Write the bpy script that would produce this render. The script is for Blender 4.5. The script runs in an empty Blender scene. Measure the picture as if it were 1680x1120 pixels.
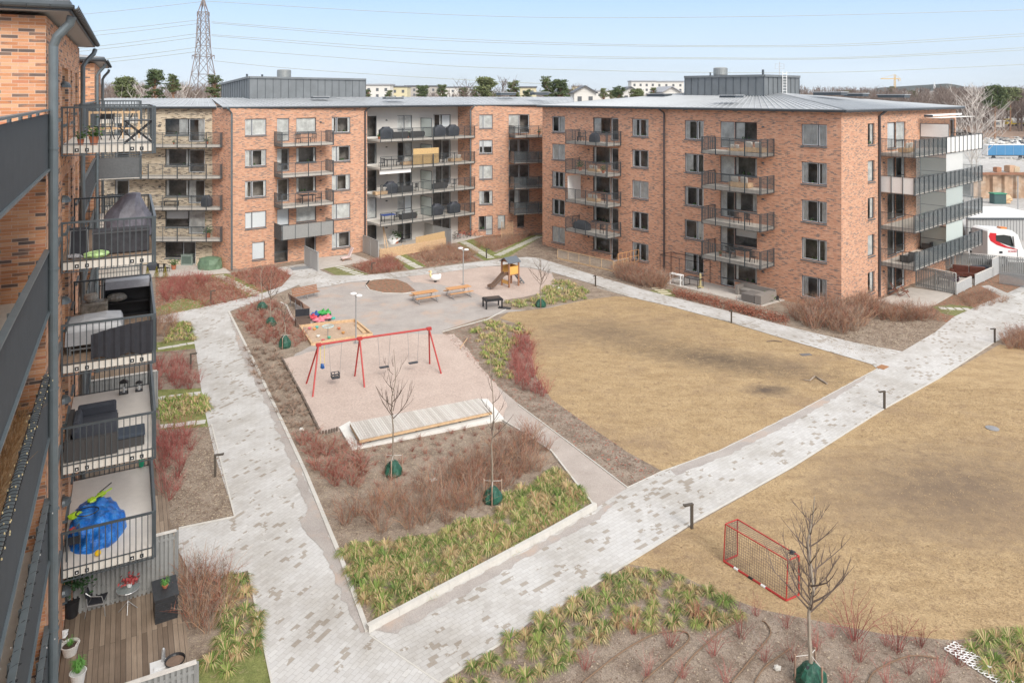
import bpy, math, random
from mathutils import Vector, Matrix, noise
R = math.radians
rnd = random.Random(7)
scene = bpy.context.scene
# ---------------------------------------------------------------- camera
H, F, CX, HY = 16.6, 1200.0, 840.0, 157.0
cam = bpy.data.cameras.new('camera'); camo = bpy.data.objects.new('camera', cam)
scene.collection.objects.link(camo); scene.camera = camo
camo.location = (0, 0, H); camo.rotation_euler = (R(90), 0, 0)
cam.sensor_width = 36.0; cam.lens = F/1680*36.0
cam.shift_y = -(560-HY)/1680.0
cam.clip_start = 0.1; cam.clip_end = 12000
# ---------------------------------------------------------------- world, sun, exposure
SUN_EL, SUN_AZ = R(38), R(151)      # azimuth measured clockwise from +Y
w = bpy.data.worlds.new('World'); scene.world = w; w.use_nodes = True
nt = w.node_tree; bg = nt.nodes['Background']
sky = nt.nodes.new('ShaderNodeTexSky'); sky.sky_type = 'NISHITA'; sky.sun_disc = False
sky.sun_elevation = SUN_EL; sky.sun_rotation = SUN_AZ
sky.air_density = 1.0; sky.dust_density = 3.0; sky.ozone_density = 1.4; sky.altitude = 50
# thin high overcast: pale veil over the blue, streaked; whiter zenith out of view is added fill light
tc = nt.nodes.new('ShaderNodeTexCoord'); mp = nt.nodes.new('ShaderNodeMapping')
mp.inputs['Scale'].default_value = (1.2, 1.2, 9.0)
nt.links.new(tc.outputs['Generated'], mp.inputs['Vector'])
nz = nt.nodes.new('ShaderNodeTexNoise'); nz.inputs['Scale'].default_value = 2.2; nz.inputs['Detail'].default_value = 6
nt.links.new(mp.outputs['Vector'], nz.inputs['Vector'])
cr = nt.nodes.new('ShaderNodeValToRGB'); cr.color_ramp.elements[0].position = .38; cr.color_ramp.elements[1].position = .72
cr.color_ramp.elements[0].color = (.80,.80,.80,1); cr.color_ramp.elements[1].color = (.97,.97,.97,1)
nt.links.new(nz.outputs['Fac'], cr.inputs['Fac'])
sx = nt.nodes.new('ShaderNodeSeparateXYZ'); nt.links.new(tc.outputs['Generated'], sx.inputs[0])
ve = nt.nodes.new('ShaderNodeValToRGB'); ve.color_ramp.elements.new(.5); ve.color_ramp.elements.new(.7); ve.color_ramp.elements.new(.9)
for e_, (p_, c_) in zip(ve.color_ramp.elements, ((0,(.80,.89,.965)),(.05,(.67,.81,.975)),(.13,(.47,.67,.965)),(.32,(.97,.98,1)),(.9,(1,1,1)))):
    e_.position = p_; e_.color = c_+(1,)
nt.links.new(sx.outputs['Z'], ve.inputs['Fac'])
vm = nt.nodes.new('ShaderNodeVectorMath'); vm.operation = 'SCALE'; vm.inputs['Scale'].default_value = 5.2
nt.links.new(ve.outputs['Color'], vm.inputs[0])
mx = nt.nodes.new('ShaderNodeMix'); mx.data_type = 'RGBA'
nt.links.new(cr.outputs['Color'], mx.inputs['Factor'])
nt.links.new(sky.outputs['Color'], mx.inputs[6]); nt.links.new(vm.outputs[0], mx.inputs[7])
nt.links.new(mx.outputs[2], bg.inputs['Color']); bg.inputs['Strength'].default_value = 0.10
sl = bpy.data.lights.new('sun', 'SUN'); so = bpy.data.objects.new('sun', sl); scene.collection.objects.link(so)
sl.energy = 1.5; sl.angle = R(25); sl.color = (1, .95, .88)
d = Vector((math.sin(SUN_AZ)*math.cos(SUN_EL), math.cos(SUN_AZ)*math.cos(SUN_EL), math.sin(SUN_EL)))
so.rotation_euler = (-d).to_track_quat('-Z', 'Y').to_euler()
so.location = (60, -60, 60)
scene.view_settings.view_transform = 'Standard'; scene.view_settings.look = 'None'
scene.view_settings.exposure = 1.15; scene.view_settings.gamma = 1.0
# ---------------------------------------------------------------- projection helpers (photo pixel -> place)
def G(px, py, z=0.0):
    Y = (H-z)*F/(py-HY); return Vector(((px-CX)/F*Y, Y, z))
def AT(px, Y, z=0.0): return Vector(((px-CX)/F*Y, Y, z))
def ZY(py, Y): return H-(py-HY)*Y/F
def V2(p): return Vector((p[0], p[1], 0))
# ---------------------------------------------------------------- mesh helper
COL = scene.collection; BASE = {}
def thing(name, label, cat, loc=(0,0,0), rz=0.0, group=None, kind=None):
    o = bpy.data.objects.new(name, None); COL.objects.link(o); o.empty_display_size = .2
    o.location = loc; o.rotation_euler = (0, 0, rz); BASE[o.name] = Vector(loc)
    tag(o, label, cat, group, kind); return o
def tag(o, label=None, cat=None, group=None, kind=None):
    if label: o['label'] = label
    if cat: o['category'] = cat
    if group: o['group'] = group
    if kind: o['kind'] = kind
    return o
class MB:
    def __init__(s): s.v = []; s.f = []; s.m = []; s.uv = []; s.mi = 0; s.hasuv = False
    def mat(s, i): s.mi = i; return s
    def add(s, vs, fs, uvs=None):
        b = len(s.v); s.v.extend([tuple(p) for p in vs])
        for k, f in enumerate(fs):
            s.f.append(tuple(b+i for i in f)); s.m.append(s.mi)
            if uvs: s.uv.append(uvs[k]); s.hasuv = True
            else: s.uv.append(None)
        return s
    def quad(s, a, b, c, d, uv=None): return s.add([a,b,c,d], [(0,1,2,3)], [uv] if uv else None)
    def par(s, o, a, b, c):          # parallelepiped from corner o and three edge vectors
        o = Vector(o); a = Vector(a); b = Vector(b); c = Vector(c)
        vs = [o, o+a, o+a+b, o+b, o+c, o+a+c, o+a+b+c, o+b+c]
        return s.add(vs, [(0,3,2,1),(4,5,6,7),(0,1,5,4),(1,2,6,5),(2,3,7,6),(3,0,4,7)])
    def box(s, x0, x1, y0, y1, z0, z1): return s.par((x0,y0,z0), (x1-x0,0,0), (0,y1-y0,0), (0,0,z1-z0))
    def cbox(s, c, sx, sy, sz, rz=0, rx=0, ry=0):
        M = Matrix.Rotation(rz,3,'Z') @ Matrix.Rotation(ry,3,'Y') @ Matrix.Rotation(rx,3,'X')
        a, b, e = M@Vector((sx,0,0)), M@Vector((0,sy,0)), M@Vector((0,0,sz))
        return s.par(Vector(c)-a/2-b/2-e/2, a, b, e)
    def bar(s, p, q, w, h=None, up=(0,0,1)):
        h = h or w; p = Vector(p); q = Vector(q); d = q-p
        if d.length < 1e-6: return s
        u = Vector(up); sd = d.cross(u)
        if sd.length < 1e-5: sd = d.cross(Vector((1,0,0)))
        sd.normalize(); up2 = sd.cross(d).normalized()
        return s.par(p-sd*w/2-up2*h/2, d, sd*w, up2*h)
    def tube(s, pts, r, n=8, caps=True):
        pts = [Vector(p) for p in pts]; k = len(pts); rs = r if isinstance(r, (list, tuple)) else [r]*k
        b = len(s.v); prev = None
        for i, p in enumerate(pts):
            d = (pts[min(i+1,k-1)]-pts[max(i-1,0)]).normalized()
            a = Vector((0,0,1)) if abs(d.z) < .9 else Vector((1,0,0))
            if prev is not None: a = prev
            x = d.cross(a)
            if x.length < 1e-4: x = d.cross(Vector((0,1,0)))
            x.normalize(); y = x.cross(d).normalized(); prev = y if prev is not None or True else None
            for j in range(n):
                t = 2*math.pi*j/n; s.v.append(tuple(p+(x*math.cos(t)+y*math.sin(t))*rs[i]))
        for i in range(k-1):
            for j in range(n):
                j2 = (j+1) % n
                s.f.append((b+i*n+j, b+i*n+j2, b+(i+1)*n+j2, b+(i+1)*n+j)); s.m.append(s.mi); s.uv.append(None)
        if caps and n > 2:
            s.f.append(tuple(b+j for j in range(n))[::-1]); s.m.append(s.mi); s.uv.append(None)
            s.f.append(tuple(b+(k-1)*n+j for j in range(n))); s.m.append(s.mi); s.uv.append(None)
        return s
    def lathe(s, c, prof, n=16, cap=True):     # prof: (r, z) list
        c = Vector(c); b = len(s.v)
        for r, z in prof:
            for j in range(n):
                t = 2*math.pi*j/n; s.v.append((c.x+r*math.cos(t), c.y+r*math.sin(t), c.z+z))
        for i in range(len(prof)-1):
            for j in range(n):
                j2 = (j+1) % n; s.f.append((b+i*n+j, b+i*n+j2, b+(i+1)*n+j2, b+(i+1)*n+j)); s.m.append(s.mi); s.uv.append(None)
        if cap:
            s.f.append(tuple(b+j for j in range(n))[::-1]); s.m.append(s.mi); s.uv.append(None)
            s.f.append(tuple(b+(len(prof)-1)*n+j for j in range(n))); s.m.append(s.mi); s.uv.append(None)
        return s
    def prism(s, poly, z0, z1):
        n = len(poly); a = [(p[0],p[1],z0) for p in poly]+[(p[0],p[1],z1) for p in poly]
        area = sum(poly[i][0]*poly[(i+1)%n][1]-poly[(i+1)%n][0]*poly[i][1] for i in range(n))
        fs = [tuple(range(n))[::-1], tuple(range(n,2*n))]+[(i,(i+1)%n,n+(i+1)%n,n+i) for i in range(n)]
        if area < 0: fs = [f[::-1] for f in fs]
        return s.add(a, fs)
    def loft(s, rings, cap=True):
        n = len(rings[0]); b = len(s.v)
        for r in rings: s.v.extend([tuple(p) for p in r])
        for i in range(len(rings)-1):
            for j in range(n):
                j2 = (j+1) % n; s.f.append((b+i*n+j, b+i*n+j2, b+(i+1)*n+j2, b+(i+1)*n+j)); s.m.append(s.mi); s.uv.append(None)
        if cap:
            s.f.append(tuple(b+j for j in range(n))[::-1]); s.m.append(s.mi); s.uv.append(None)
            s.f.append(tuple(b+(len(rings)-1)*n+j for j in range(n))); s.m.append(s.mi); s.uv.append(None)
        return s
    def blob(s, c, sx, sy, sz, nu=10, nv=7, amp=.15, sc=2.0, flat=True, seed=0):
        c = Vector(c); rings = []
        for i in range(nv+1):
            th = math.pi*(i/nv); ring = []
            for j in range(nu):
                ph = 2*math.pi*j/nu; d = Vector((math.sin(th)*math.cos(ph), math.sin(th)*math.sin(ph), -math.cos(th)))
                k = 1+amp*noise.noise(d*sc+Vector((seed*3.1, seed*1.7, 0)))*2
                p = Vector((d.x*sx*k, d.y*sy*k, d.z*sz*k))
                if flat and p.z < -sz*.75: p.z = -sz*.75
                ring.append(c+p)
            rings.append(ring)
        return s.loft(rings, cap=False)
    def build(s, name, mats, parent=None, smooth=False, loc=None, bevel=0, label=None):
        if not isinstance(mats, (list, tuple)): mats = [mats]
        base = BASE[parent.name] if parent else Vector(loc or (0,0,0))
        me = bpy.data.meshes.new(name)
        me.from_pydata([(p[0]-base.x, p[1]-base.y, p[2]-base.z) for p in s.v], [], s.f)
        for m in mats: me.materials.append(m)
        if max(s.m, default=0) > 0: me.polygons.foreach_set('material_index', s.m)
        if s.hasuv:
            l = me.uv_layers.new(name='UVMap'); k = 0
            for f, u in zip(s.f, s.uv):
                for j in range(len(f)):
                    if u: l.data[k].uv = u[j]
                    k += 1
        if smooth: me.polygons.foreach_set('use_smooth', [True]*len(me.polygons))
        me.update()
        o = bpy.data.objects.new(name, me); COL.objects.link(o)
        if parent: o.parent = parent
        else: o.location = base
        if bevel:
            b = o.modifiers.new('bevel', 'BEVEL'); b.width = bevel; b.segments = 2; b.limit_method = 'ANGLE'
        BASE[o.name] = base
        if label: o['label'] = label
        return o
def copy_tree(o, parent=None):
    c = o.copy(); COL.objects.link(c)
    if parent: c.parent = parent
    for ch in o.children: copy_tree(ch, c)
    return c
def place(o, loc, rz=0.0, sc=1.0, label=None, group=None):
    c = copy_tree(o) if o.get('_used') else o
    if o is c: o['_used'] = 1
    elif '_used' in c: del c['_used']
    c.location = loc; c.rotation_euler = (0,0,rz)
    c.scale = (sc,sc,sc) if not isinstance(sc, (tuple,list)) else sc
    if label: c['label'] = label
    if group: c['group'] = group
    return c
# ---------------------------------------------------------------- materials
MATS = {}
def newmat(name):
    m = bpy.data.materials.new(name); m.use_nodes = True; nt = m.node_tree
    return m, nt, nt.nodes['Principled BSDF']
def N(nt, t, **kw):
    n = nt.nodes.new(t)
    for k, v in kw.items():
        if k in n.inputs: n.inputs[k].default_value = v
        else: setattr(n, k, v)
    return n
def L(nt, a, b): nt.links.new(a, b)
def ramp(nt, fac, stops, interp='LINEAR'):
    r = nt.nodes.new('ShaderNodeValToRGB'); r.color_ramp.interpolation = interp
    e = r.color_ramp.elements
    while len(e) < len(stops): e.new(.5)
    for i, (p, c) in enumerate(stops): e[i].position = p; e[i].color = tuple(c)+((1,) if len(c) == 3 else ())
    L(nt, fac, r.inputs['Fac']); return r.outputs['Color']
def mixc(nt, fac, a, b, mode='MIX'):
    m = nt.nodes.new('ShaderNodeMix'); m.data_type = 'RGBA'; m.blend_type = mode
    for i, x in ((0, fac), (6, a), (7, b)):
        if hasattr(x, 'is_linked') or hasattr(x, 'links'): L(nt, x, m.inputs[i])
        elif i == 0: m.inputs[0].default_value = x
        else: m.inputs[i].default_value = tuple(x)+((1,) if len(x) == 3 else ())
    return m.outputs[2]
def noisef(nt, vec, scale, detail=4, rough=.6):
    n = N(nt, 'ShaderNodeTexNoise', Scale=scale, Detail=detail, Roughness=rough)
    if vec: L(nt, vec, n.inputs['Vector'])
    return n.outputs['Fac']
def objvec(nt, scale=None, rz=0):
    t = nt.nodes.new('ShaderNodeTexCoord'); v = t.outputs['Object']
    if scale or rz:
        m = nt.nodes.new('ShaderNodeMapping'); m.inputs['Scale'].default_value = scale or (1,1,1)
        m.inputs['Rotation'].default_value = (0,0,rz); L(nt, v, m.inputs['Vector']); v = m.outputs['Vector']
    return v
def bump(nt, b, h, dist=.01, st=.5):
    n = N(nt, 'ShaderNodeBump', Strength=st, Distance=dist); L(nt, h, n.inputs['Height']); L(nt, n.outputs['Normal'], b.inputs['Normal'])
def M(name, col, rough=.7, metal=0.0, var=.12, sc=6.0, bmp=0.0, spec=None, dirt=None):
    if name in MATS: return MATS[name]
    m, nt, b = newmat(name); v = objvec(nt)
    f = noisef(nt, v, sc, 5, .65)
    lo = tuple(c*(1-var) for c in col); hi = tuple(min(1, c*(1+var)) for c in col)
    c = ramp(nt, f, [(.3, lo), (.7, hi)])
    if dirt:
        g = noisef(nt, v, dirt[1], 6, .7); gm = ramp(nt, g, [(.5, (0,0,0)), (.72, (1,1,1))])
        c = mixc(nt, gm, c, dirt[0])
    L(nt, c, b.inputs['Base Color']); b.inputs['Roughness'].default_value = rough; b.inputs['Metallic'].default_value = metal
    if spec is not None: b.inputs['Specular IOR Level'].default_value = spec
    if bmp: bump(nt, b, f, bmp, .6)
    MATS[name] = m; return m
def brickmat(name, stops, mortar, bw=.31, bh=.075, uvm=True):
    m, nt, b = newmat(name)
    t = nt.nodes.new('ShaderNodeTexCoord'); v = t.outputs['UV']
    br = N(nt, 'ShaderNodeTexBrick', Scale=1.0)
    br.inputs['Color1'].default_value = (0,0,0,1); br.inputs['Color2'].default_value = (1,1,1,1); br.inputs['Mortar'].default_value = (.5,.5,.5,1)
    br.inputs['Mortar Size'].default_value = .006; br.inputs['Mortar Smooth'].default_value = .3
    br.inputs['Brick Width'].default_value = bw; br.inputs['Row Height'].default_value = bh
    br.offset = .37; br.offset_frequency = 2; br.inputs['Bias'].default_value = 0
    L(nt, v, br.inputs['Vector'])
    # clusters of dark clinker bricks: shift each brick's random value by a slow noise
    mp = nt.nodes.new('ShaderNodeMapping'); mp.inputs['Scale'].default_value = (1.1, 2.6, 1); L(nt, v, mp.inputs['Vector'])
    nf = noisef(nt, mp.outputs['Vector'], .8, 5, .7)
    ma = N(nt, 'ShaderNodeMath', operation='MULTIPLY_ADD'); L(nt, nf, ma.inputs[0]); ma.inputs[1].default_value = .55; ma.inputs[2].default_value = -.275
    ad = N(nt, 'ShaderNodeMath', operation='ADD'); L(nt, br.outputs['Color'], ad.inputs[0]); L(nt, ma.outputs[0], ad.inputs[1])
    c = ramp(nt, ad.outputs[0], stops, 'LINEAR')
    fine = noisef(nt, v, 38, 3, .7); c = mixc(nt, .35, c, ramp(nt, fine, [(.3, (.5,.5,.5)), (.7, (1,1,1))]), 'MULTIPLY')
    mm = N(nt, 'ShaderNodeMath', operation='MULTIPLY'); L(nt, br.outputs['Fac'], mm.inputs[0]); mm.inputs[1].default_value = .85
    c = mixc(nt, mm.outputs[0], c, mortar)
    st = noisef(nt, v, .25, 4, .6); c = mixc(nt, .35, c, ramp(nt, st, [(.3, (.72,.70,.68)), (.7, (1,1,1))]), 'MULTIPLY')
    L(nt, c, b.inputs['Base Color']); b.inputs['Roughness'].default_value = .85
    bump(nt, b, br.outputs['Fac'], -.006, .6)
    MATS[name] = m; return m
BRICK = brickmat('orange_brick', [(.0,(.23,.17,.15)),(.14,(.30,.20,.16)),(.20,(.61,.29,.175)),(.5,(.69,.35,.22)),(.8,(.75,.43,.29)),(1,(.62,.28,.17))], (.64,.50,.41), .27, .066)
BRICKN = brickmat('orange_brick_warm', [(.0,(.23,.17,.15)),(.14,(.32,.21,.165)),(.20,(.57,.275,.16)),(.5,(.66,.335,.20)),(.8,(.73,.43,.28)),(1,(.57,.26,.16))], (.63,.52,.44), .27, .066)
BRICKL = brickmat('near_brick', [(.0,(.14,.11,.10)),(.15,(.27,.18,.14)),(.21,(.58,.25,.12)),(.5,(.68,.33,.17)),(.8,(.78,.45,.27)),(1,(.60,.25,.14))], (.64,.54,.46), .34, .082)
TAN = brickmat('tan_brick', [(.0,(.13,.11,.09)),(.2,(.25,.20,.15)),(.3,(.50,.40,.28)),(.6,(.60,.50,.36)),(1,(.68,.58,.44))], (.62,.56,.48))
PLASTER = M('grey_plaster', (.62,.60,.57), .9, var=.04, sc=1.2)
ANTH = M('anthracite_metal', (.085,.10,.115), .45, .2, var=.12, sc=3)
ANTHL = M('grey_rail_metal', (.085,.10,.11), .4, .3, var=.1, sc=3)
PIPE = M('downpipe_metal', (.15,.18,.195), .42, .3, var=.12, sc=2.5)
DARKP = M('dark_pipe', (.07,.065,.07), .5, .2)
ROOFM = M('roof_sheet_metal', (.40,.415,.43), .45, .2, var=.2, sc=.6)
ZINC = M('zinc_cladding', (.20,.215,.225), .5, .3, var=.12, sc=.8)
CONC = M('pale_concrete', (.55,.53,.49), .9, var=.08, sc=3, bmp=.003)
SLABM = M('balcony_concrete', (.66,.62,.56), .9, var=.08, sc=4)
SASH = M('pale_sash', (.62,.64,.66), .5, var=.05)
CURT = M('curtain_cloth', (.68,.675,.65), .9, var=.25, sc=1.6)
BLIND = M('blind_white', (.78,.79,.79), .8, var=.03)
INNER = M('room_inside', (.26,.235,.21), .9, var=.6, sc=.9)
WHITE = M('white_paint', (.78,.78,.77), .5, var=.04)
GREYW = M('grey_painted_wood', (.28,.285,.28), .75, var=.12, sc=5)
PALEW = M('pale_weathered_wood', (.60,.57,.53), .8, var=.14, sc=6)
BLACKC = M('black_cloth', (.022,.023,.03), .75, var=.25, sc=5)
BLACKM = M('black_metal', (.03,.03,.033), .45, .3)
WICKER = M('dark_wicker', (.06,.057,.057), .7, var=.35, sc=60)
def glassmat():
    m, nt, b = newmat('window_glass'); nt.nodes.remove(b); out = nt.nodes['Material Output']
    tr = N(nt, 'ShaderNodeBsdfTransparent'); tr.inputs['Color'].default_value = (.98,.99,.99,1)
    gl = N(nt, 'ShaderNodeBsdfGlossy'); gl.inputs['Roughness'].default_value = .03; gl.inputs['Color'].default_value = (.9,.95,1,1)
    fr = N(nt, 'ShaderNodeFresnel'); fr.inputs['IOR'].default_value = 1.5
    mx = N(nt, 'ShaderNodeMixShader'); L(nt, fr.outputs[0], mx.inputs[0]); L(nt, tr.outputs[0], mx.inputs[1]); L(nt, gl.outputs[0], mx.inputs[2])
    L(nt, mx.outputs[0], out.inputs['Surface']); return m
GLASS = glassmat()
def tintglass(name, col, fac, rough=.1):
    m, nt, b = newmat(name); out = nt.nodes['Material Output']
    b.inputs['Base Color'].default_value = tuple(col)+(1,); b.inputs['Roughness'].default_value = rough
    tr = N(nt, 'ShaderNodeBsdfTransparent'); mx = N(nt, 'ShaderNodeMixShader'); mx.inputs[0].default_value = fac
    L(nt, tr.outputs[0], mx.inputs[1]); L(nt, b.outputs[0], mx.inputs[2]); L(nt, mx.outputs[0], out.inputs['Surface']); return m
SMOKE = tintglass('smoked_glass', (.12,.14,.15), .55)
FROST = tintglass('frosted_glass', (.62,.70,.68), .72, .35)
CLEARG = tintglass('clear_balcony_glass', (.45,.5,.5), .22, .05)
WIREM = None
# ================================================================ buildings
def uof(A, B, px):
    r = (px-CX)/F; d = (B-A); l = d.length; d = d/l
    return (r*A.y-A.x)/(d.x-r*d.y)
def W3(A, u, s, out=None, dep=0.0, z=0.0):
    p = A+u*s
    if out is not None: p = p+out*dep
    return Vector((p.x, p.y, z))
def facade(root, A, B, out, z0, z1, mat, holes, name='wall', rev=.16, inner=True, uoff=0.0, label=None):
    mb = MB(); u = (B-A).normalized(); Ln = (B-A).length
    us = sorted({0.0, Ln, *[h[0] for h in holes], *[h[1] for h in holes]}); zs = sorted({z0, z1, *[h[2] for h in holes], *[h[3] for h in holes]})
    flip = (u.cross(Vector((0,0,1)))).dot(out) < 0
    for i in range(len(us)-1):
        for j in range(len(zs)-1):
            a, b, c, d = us[i], us[i+1], zs[j], zs[j+1]; mu, mz = (a+b)/2, (c+d)/2
            if any(h[0] < mu < h[1] and h[2] < mz < h[3] for h in holes): continue
            q = [W3(A,u,a,z=c), W3(A,u,b,z=c), W3(A,u,b,z=d), W3(A,u,a,z=d)]; uv = [(a+uoff,c),(b+uoff,c),(b+uoff,d),(a+uoff,d)]
            if flip: q.reverse(); uv.reverse()
            mb.add(q, [(0,1,2,3)], [uv])
    for h in holes:
        a, b, c, d = h[:4]
        for (s0, t0, s1, t1) in ((a,c,a,d), (b,d,b,c), (a,d,b,d), (b,c,a,c)):
            mb.add([W3(A,u,s0,z=t0), W3(A,u,s1,z=t1), W3(A,u,s1,out,-rev,t1), W3(A,u,s0,out,-rev,t0)], [(0,1,2,3)],
                   [[(s0+uoff,t0), (s1+uoff,t1), (s1+uoff+(.16 if s0==s1 else 0),t1+(0 if s0==s1 else .16)), (s0+uoff+(.16 if s0==s1 else 0),t0+(0 if s0==s1 else .16))]])
    o = mb.build(name, mat, root, label=label)
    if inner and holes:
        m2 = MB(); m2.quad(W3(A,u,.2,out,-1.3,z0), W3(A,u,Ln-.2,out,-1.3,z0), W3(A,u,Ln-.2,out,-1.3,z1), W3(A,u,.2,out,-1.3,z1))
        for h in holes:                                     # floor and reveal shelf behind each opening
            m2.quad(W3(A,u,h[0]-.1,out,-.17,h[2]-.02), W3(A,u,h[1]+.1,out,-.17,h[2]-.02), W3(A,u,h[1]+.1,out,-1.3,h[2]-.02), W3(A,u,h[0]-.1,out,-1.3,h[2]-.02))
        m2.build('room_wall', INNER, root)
    return u
def win(root, A, u, out, u0, u1, z0, z1, kind='casement', cur=None, split=.42, sill=True):
    dp = -.10; name = 'door' if kind.startswith('door') else 'window'
    fb = MB(); t = .055
    def ring(a, b, c, d, w, dd, th, mi):
        fb.mat(mi)
        for (x0, x1, y0, y1) in ((a,a+w,c,d), (b-w,b,c,d), (a+w,b-w,c,c+w), (a+w,b-w,d-w,d)):
            fb.par(W3(A,u,x0,out,dd,y0), u*(x1-x0), -out*th, (0,0,y1-y0))
    ring(u0, u1, z0, z1, t, dp, .08, 0)
    lights = []
    if kind == 'casement':
        m = u0+(u1-u0)*split; fb.mat(0).par(W3(A,u,m-.045,out,dp-.004,z0+t), u*.09, -out*.07, (0,0,z1-z0-2*t))
        lights = [(u0+t, m-.045, 1), (m+.045, u1-t, 1)]
    elif kind == 'door':
        lights = [(u0+t, u1-t, 1)]; fb.mat(0).par(W3(A,u,u0+t,out,dp-.004,z0+.62), u*(u1-u0-2*t), -out*.06, (0,0,.07))
    elif kind == 'fixed': lights = [(u0+t, u1-t, 0)]
    elif kind == 'triple':
        a1 = u0+(u1-u0)*.33; a2 = u0+(u1-u0)*.66
        for m in (a1, a2): fb.mat(0).par(W3(A,u,m-.04,out,dp-.004,z0+t), u*.08, -out*.07, (0,0,z1-z0-2*t))
        lights = [(u0+t,a1-.04,1), (a1+.04,a2-.04,0), (a2+.04,u1-t,1)]
    elif kind == 'doorglass':
        lights = [(u0+t, u1-t, 0)]; fb.mat(0).par(W3(A,u,u0+t,out,dp-.004,z0+1.0), u*(u1-u0-2*t), -out*.06, (0,0,.08))
    for (a, b, s) in lights:
        if s: ring(a+.004, b-.004, z0+t+.004, z1-t-.004, .04, dp-.012, .05, 1)
    fr = fb.build(name, [ANTH, SASH], root)
    pb = MB()
    for (a, b, s) in lights: pb.quad(W3(A,u,a,out,dp-.045,z0+t), W3(A,u,b,out,dp-.045,z0+t), W3(A,u,b,out,dp-.045,z1-t), W3(A,u,a,out,dp-.045,z1-t))
    pb.build('pane', GLASS, fr)
    if sill and not kind.startswith('door'):
        sb = MB(); sb.par(W3(A,u,u0-.03,out,.07,z0-.10), u*(u1-u0+.06), -out*.24, (0,0,.085)); sb.build('sill', PIPE, fr)
    if cur:
        cb = MB()
        def drape(a, b, zt, zb, mi=0):
            n = max(3, int((b-a)/.07)); cb.mat(mi)
            for i in range(n):
                s0 = a+(b-a)*i/n; s1 = a+(b-a)*(i+1)/n; e0 = .165+.03*(i % 2); e1 = .165+.03*((i+1) % 2)
                cb.quad(W3(A,u,s0,out,-e0,zb), W3(A,u,s1,out,-e1,zb), W3(A,u,s1,out,-e1,zt), W3(A,u,s0,out,-e0,zt))
        wd = u1-u0; zt = z1-.04; zb = z0+.03
        if cur == 'full': drape(u0, u1, zt, zb)
        elif cur == 'left': drape(u0, u0+wd*.42, zt, zb)
        elif cur == 'right': drape(u1-wd*.42, u1, zt, zb)
        elif cur == 'both': drape(u0, u0+wd*.24, zt, zb); drape(u1-wd*.22, u1, zt, zb)
        elif cur == 'thin': drape(u0, u0+wd*.14, zt, zb); drape(u1-wd*.12, u1, zt, zb)
        elif cur == 'blind': cb.mat(1).quad(W3(A,u,u0,out,-.16,zb), W3(A,u,u1,out,-.16,zb), W3(A,u,u1,out,-.16,zt), W3(A,u,u0,out,-.16,zt))
        elif cur == 'halfblind': cb.mat(1).quad(W3(A,u,u0,out,-.2,(zb+zt)/2), W3(A,u,u1,out,-.2,(zb+zt)/2), W3(A,u,u1,out,-.2,zt), W3(A,u,u0,out,-.2,zt))
        if cur in ('thin', 'both', 'left', 'right') and rnd.random() < .8 and z1-z0 < 2:   # things on the window ledge
            for q in range(rnd.randint(1,3)):
                s = u0+wd*rnd.uniform(.25,.8); cb.mat(2).blob(W3(A,u,s,out,-.24,z0+.16), .10, .10, .15, 7, 5, .4, 3, seed=q)
        cb.build('blind' if 'blind' in cur else 'curtain', [CURT, BLIND, PLANTM], fr)
    return fr
PLANTM = M('window_plant', (.06,.11,.04), .8, var=.5, sc=20)
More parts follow.
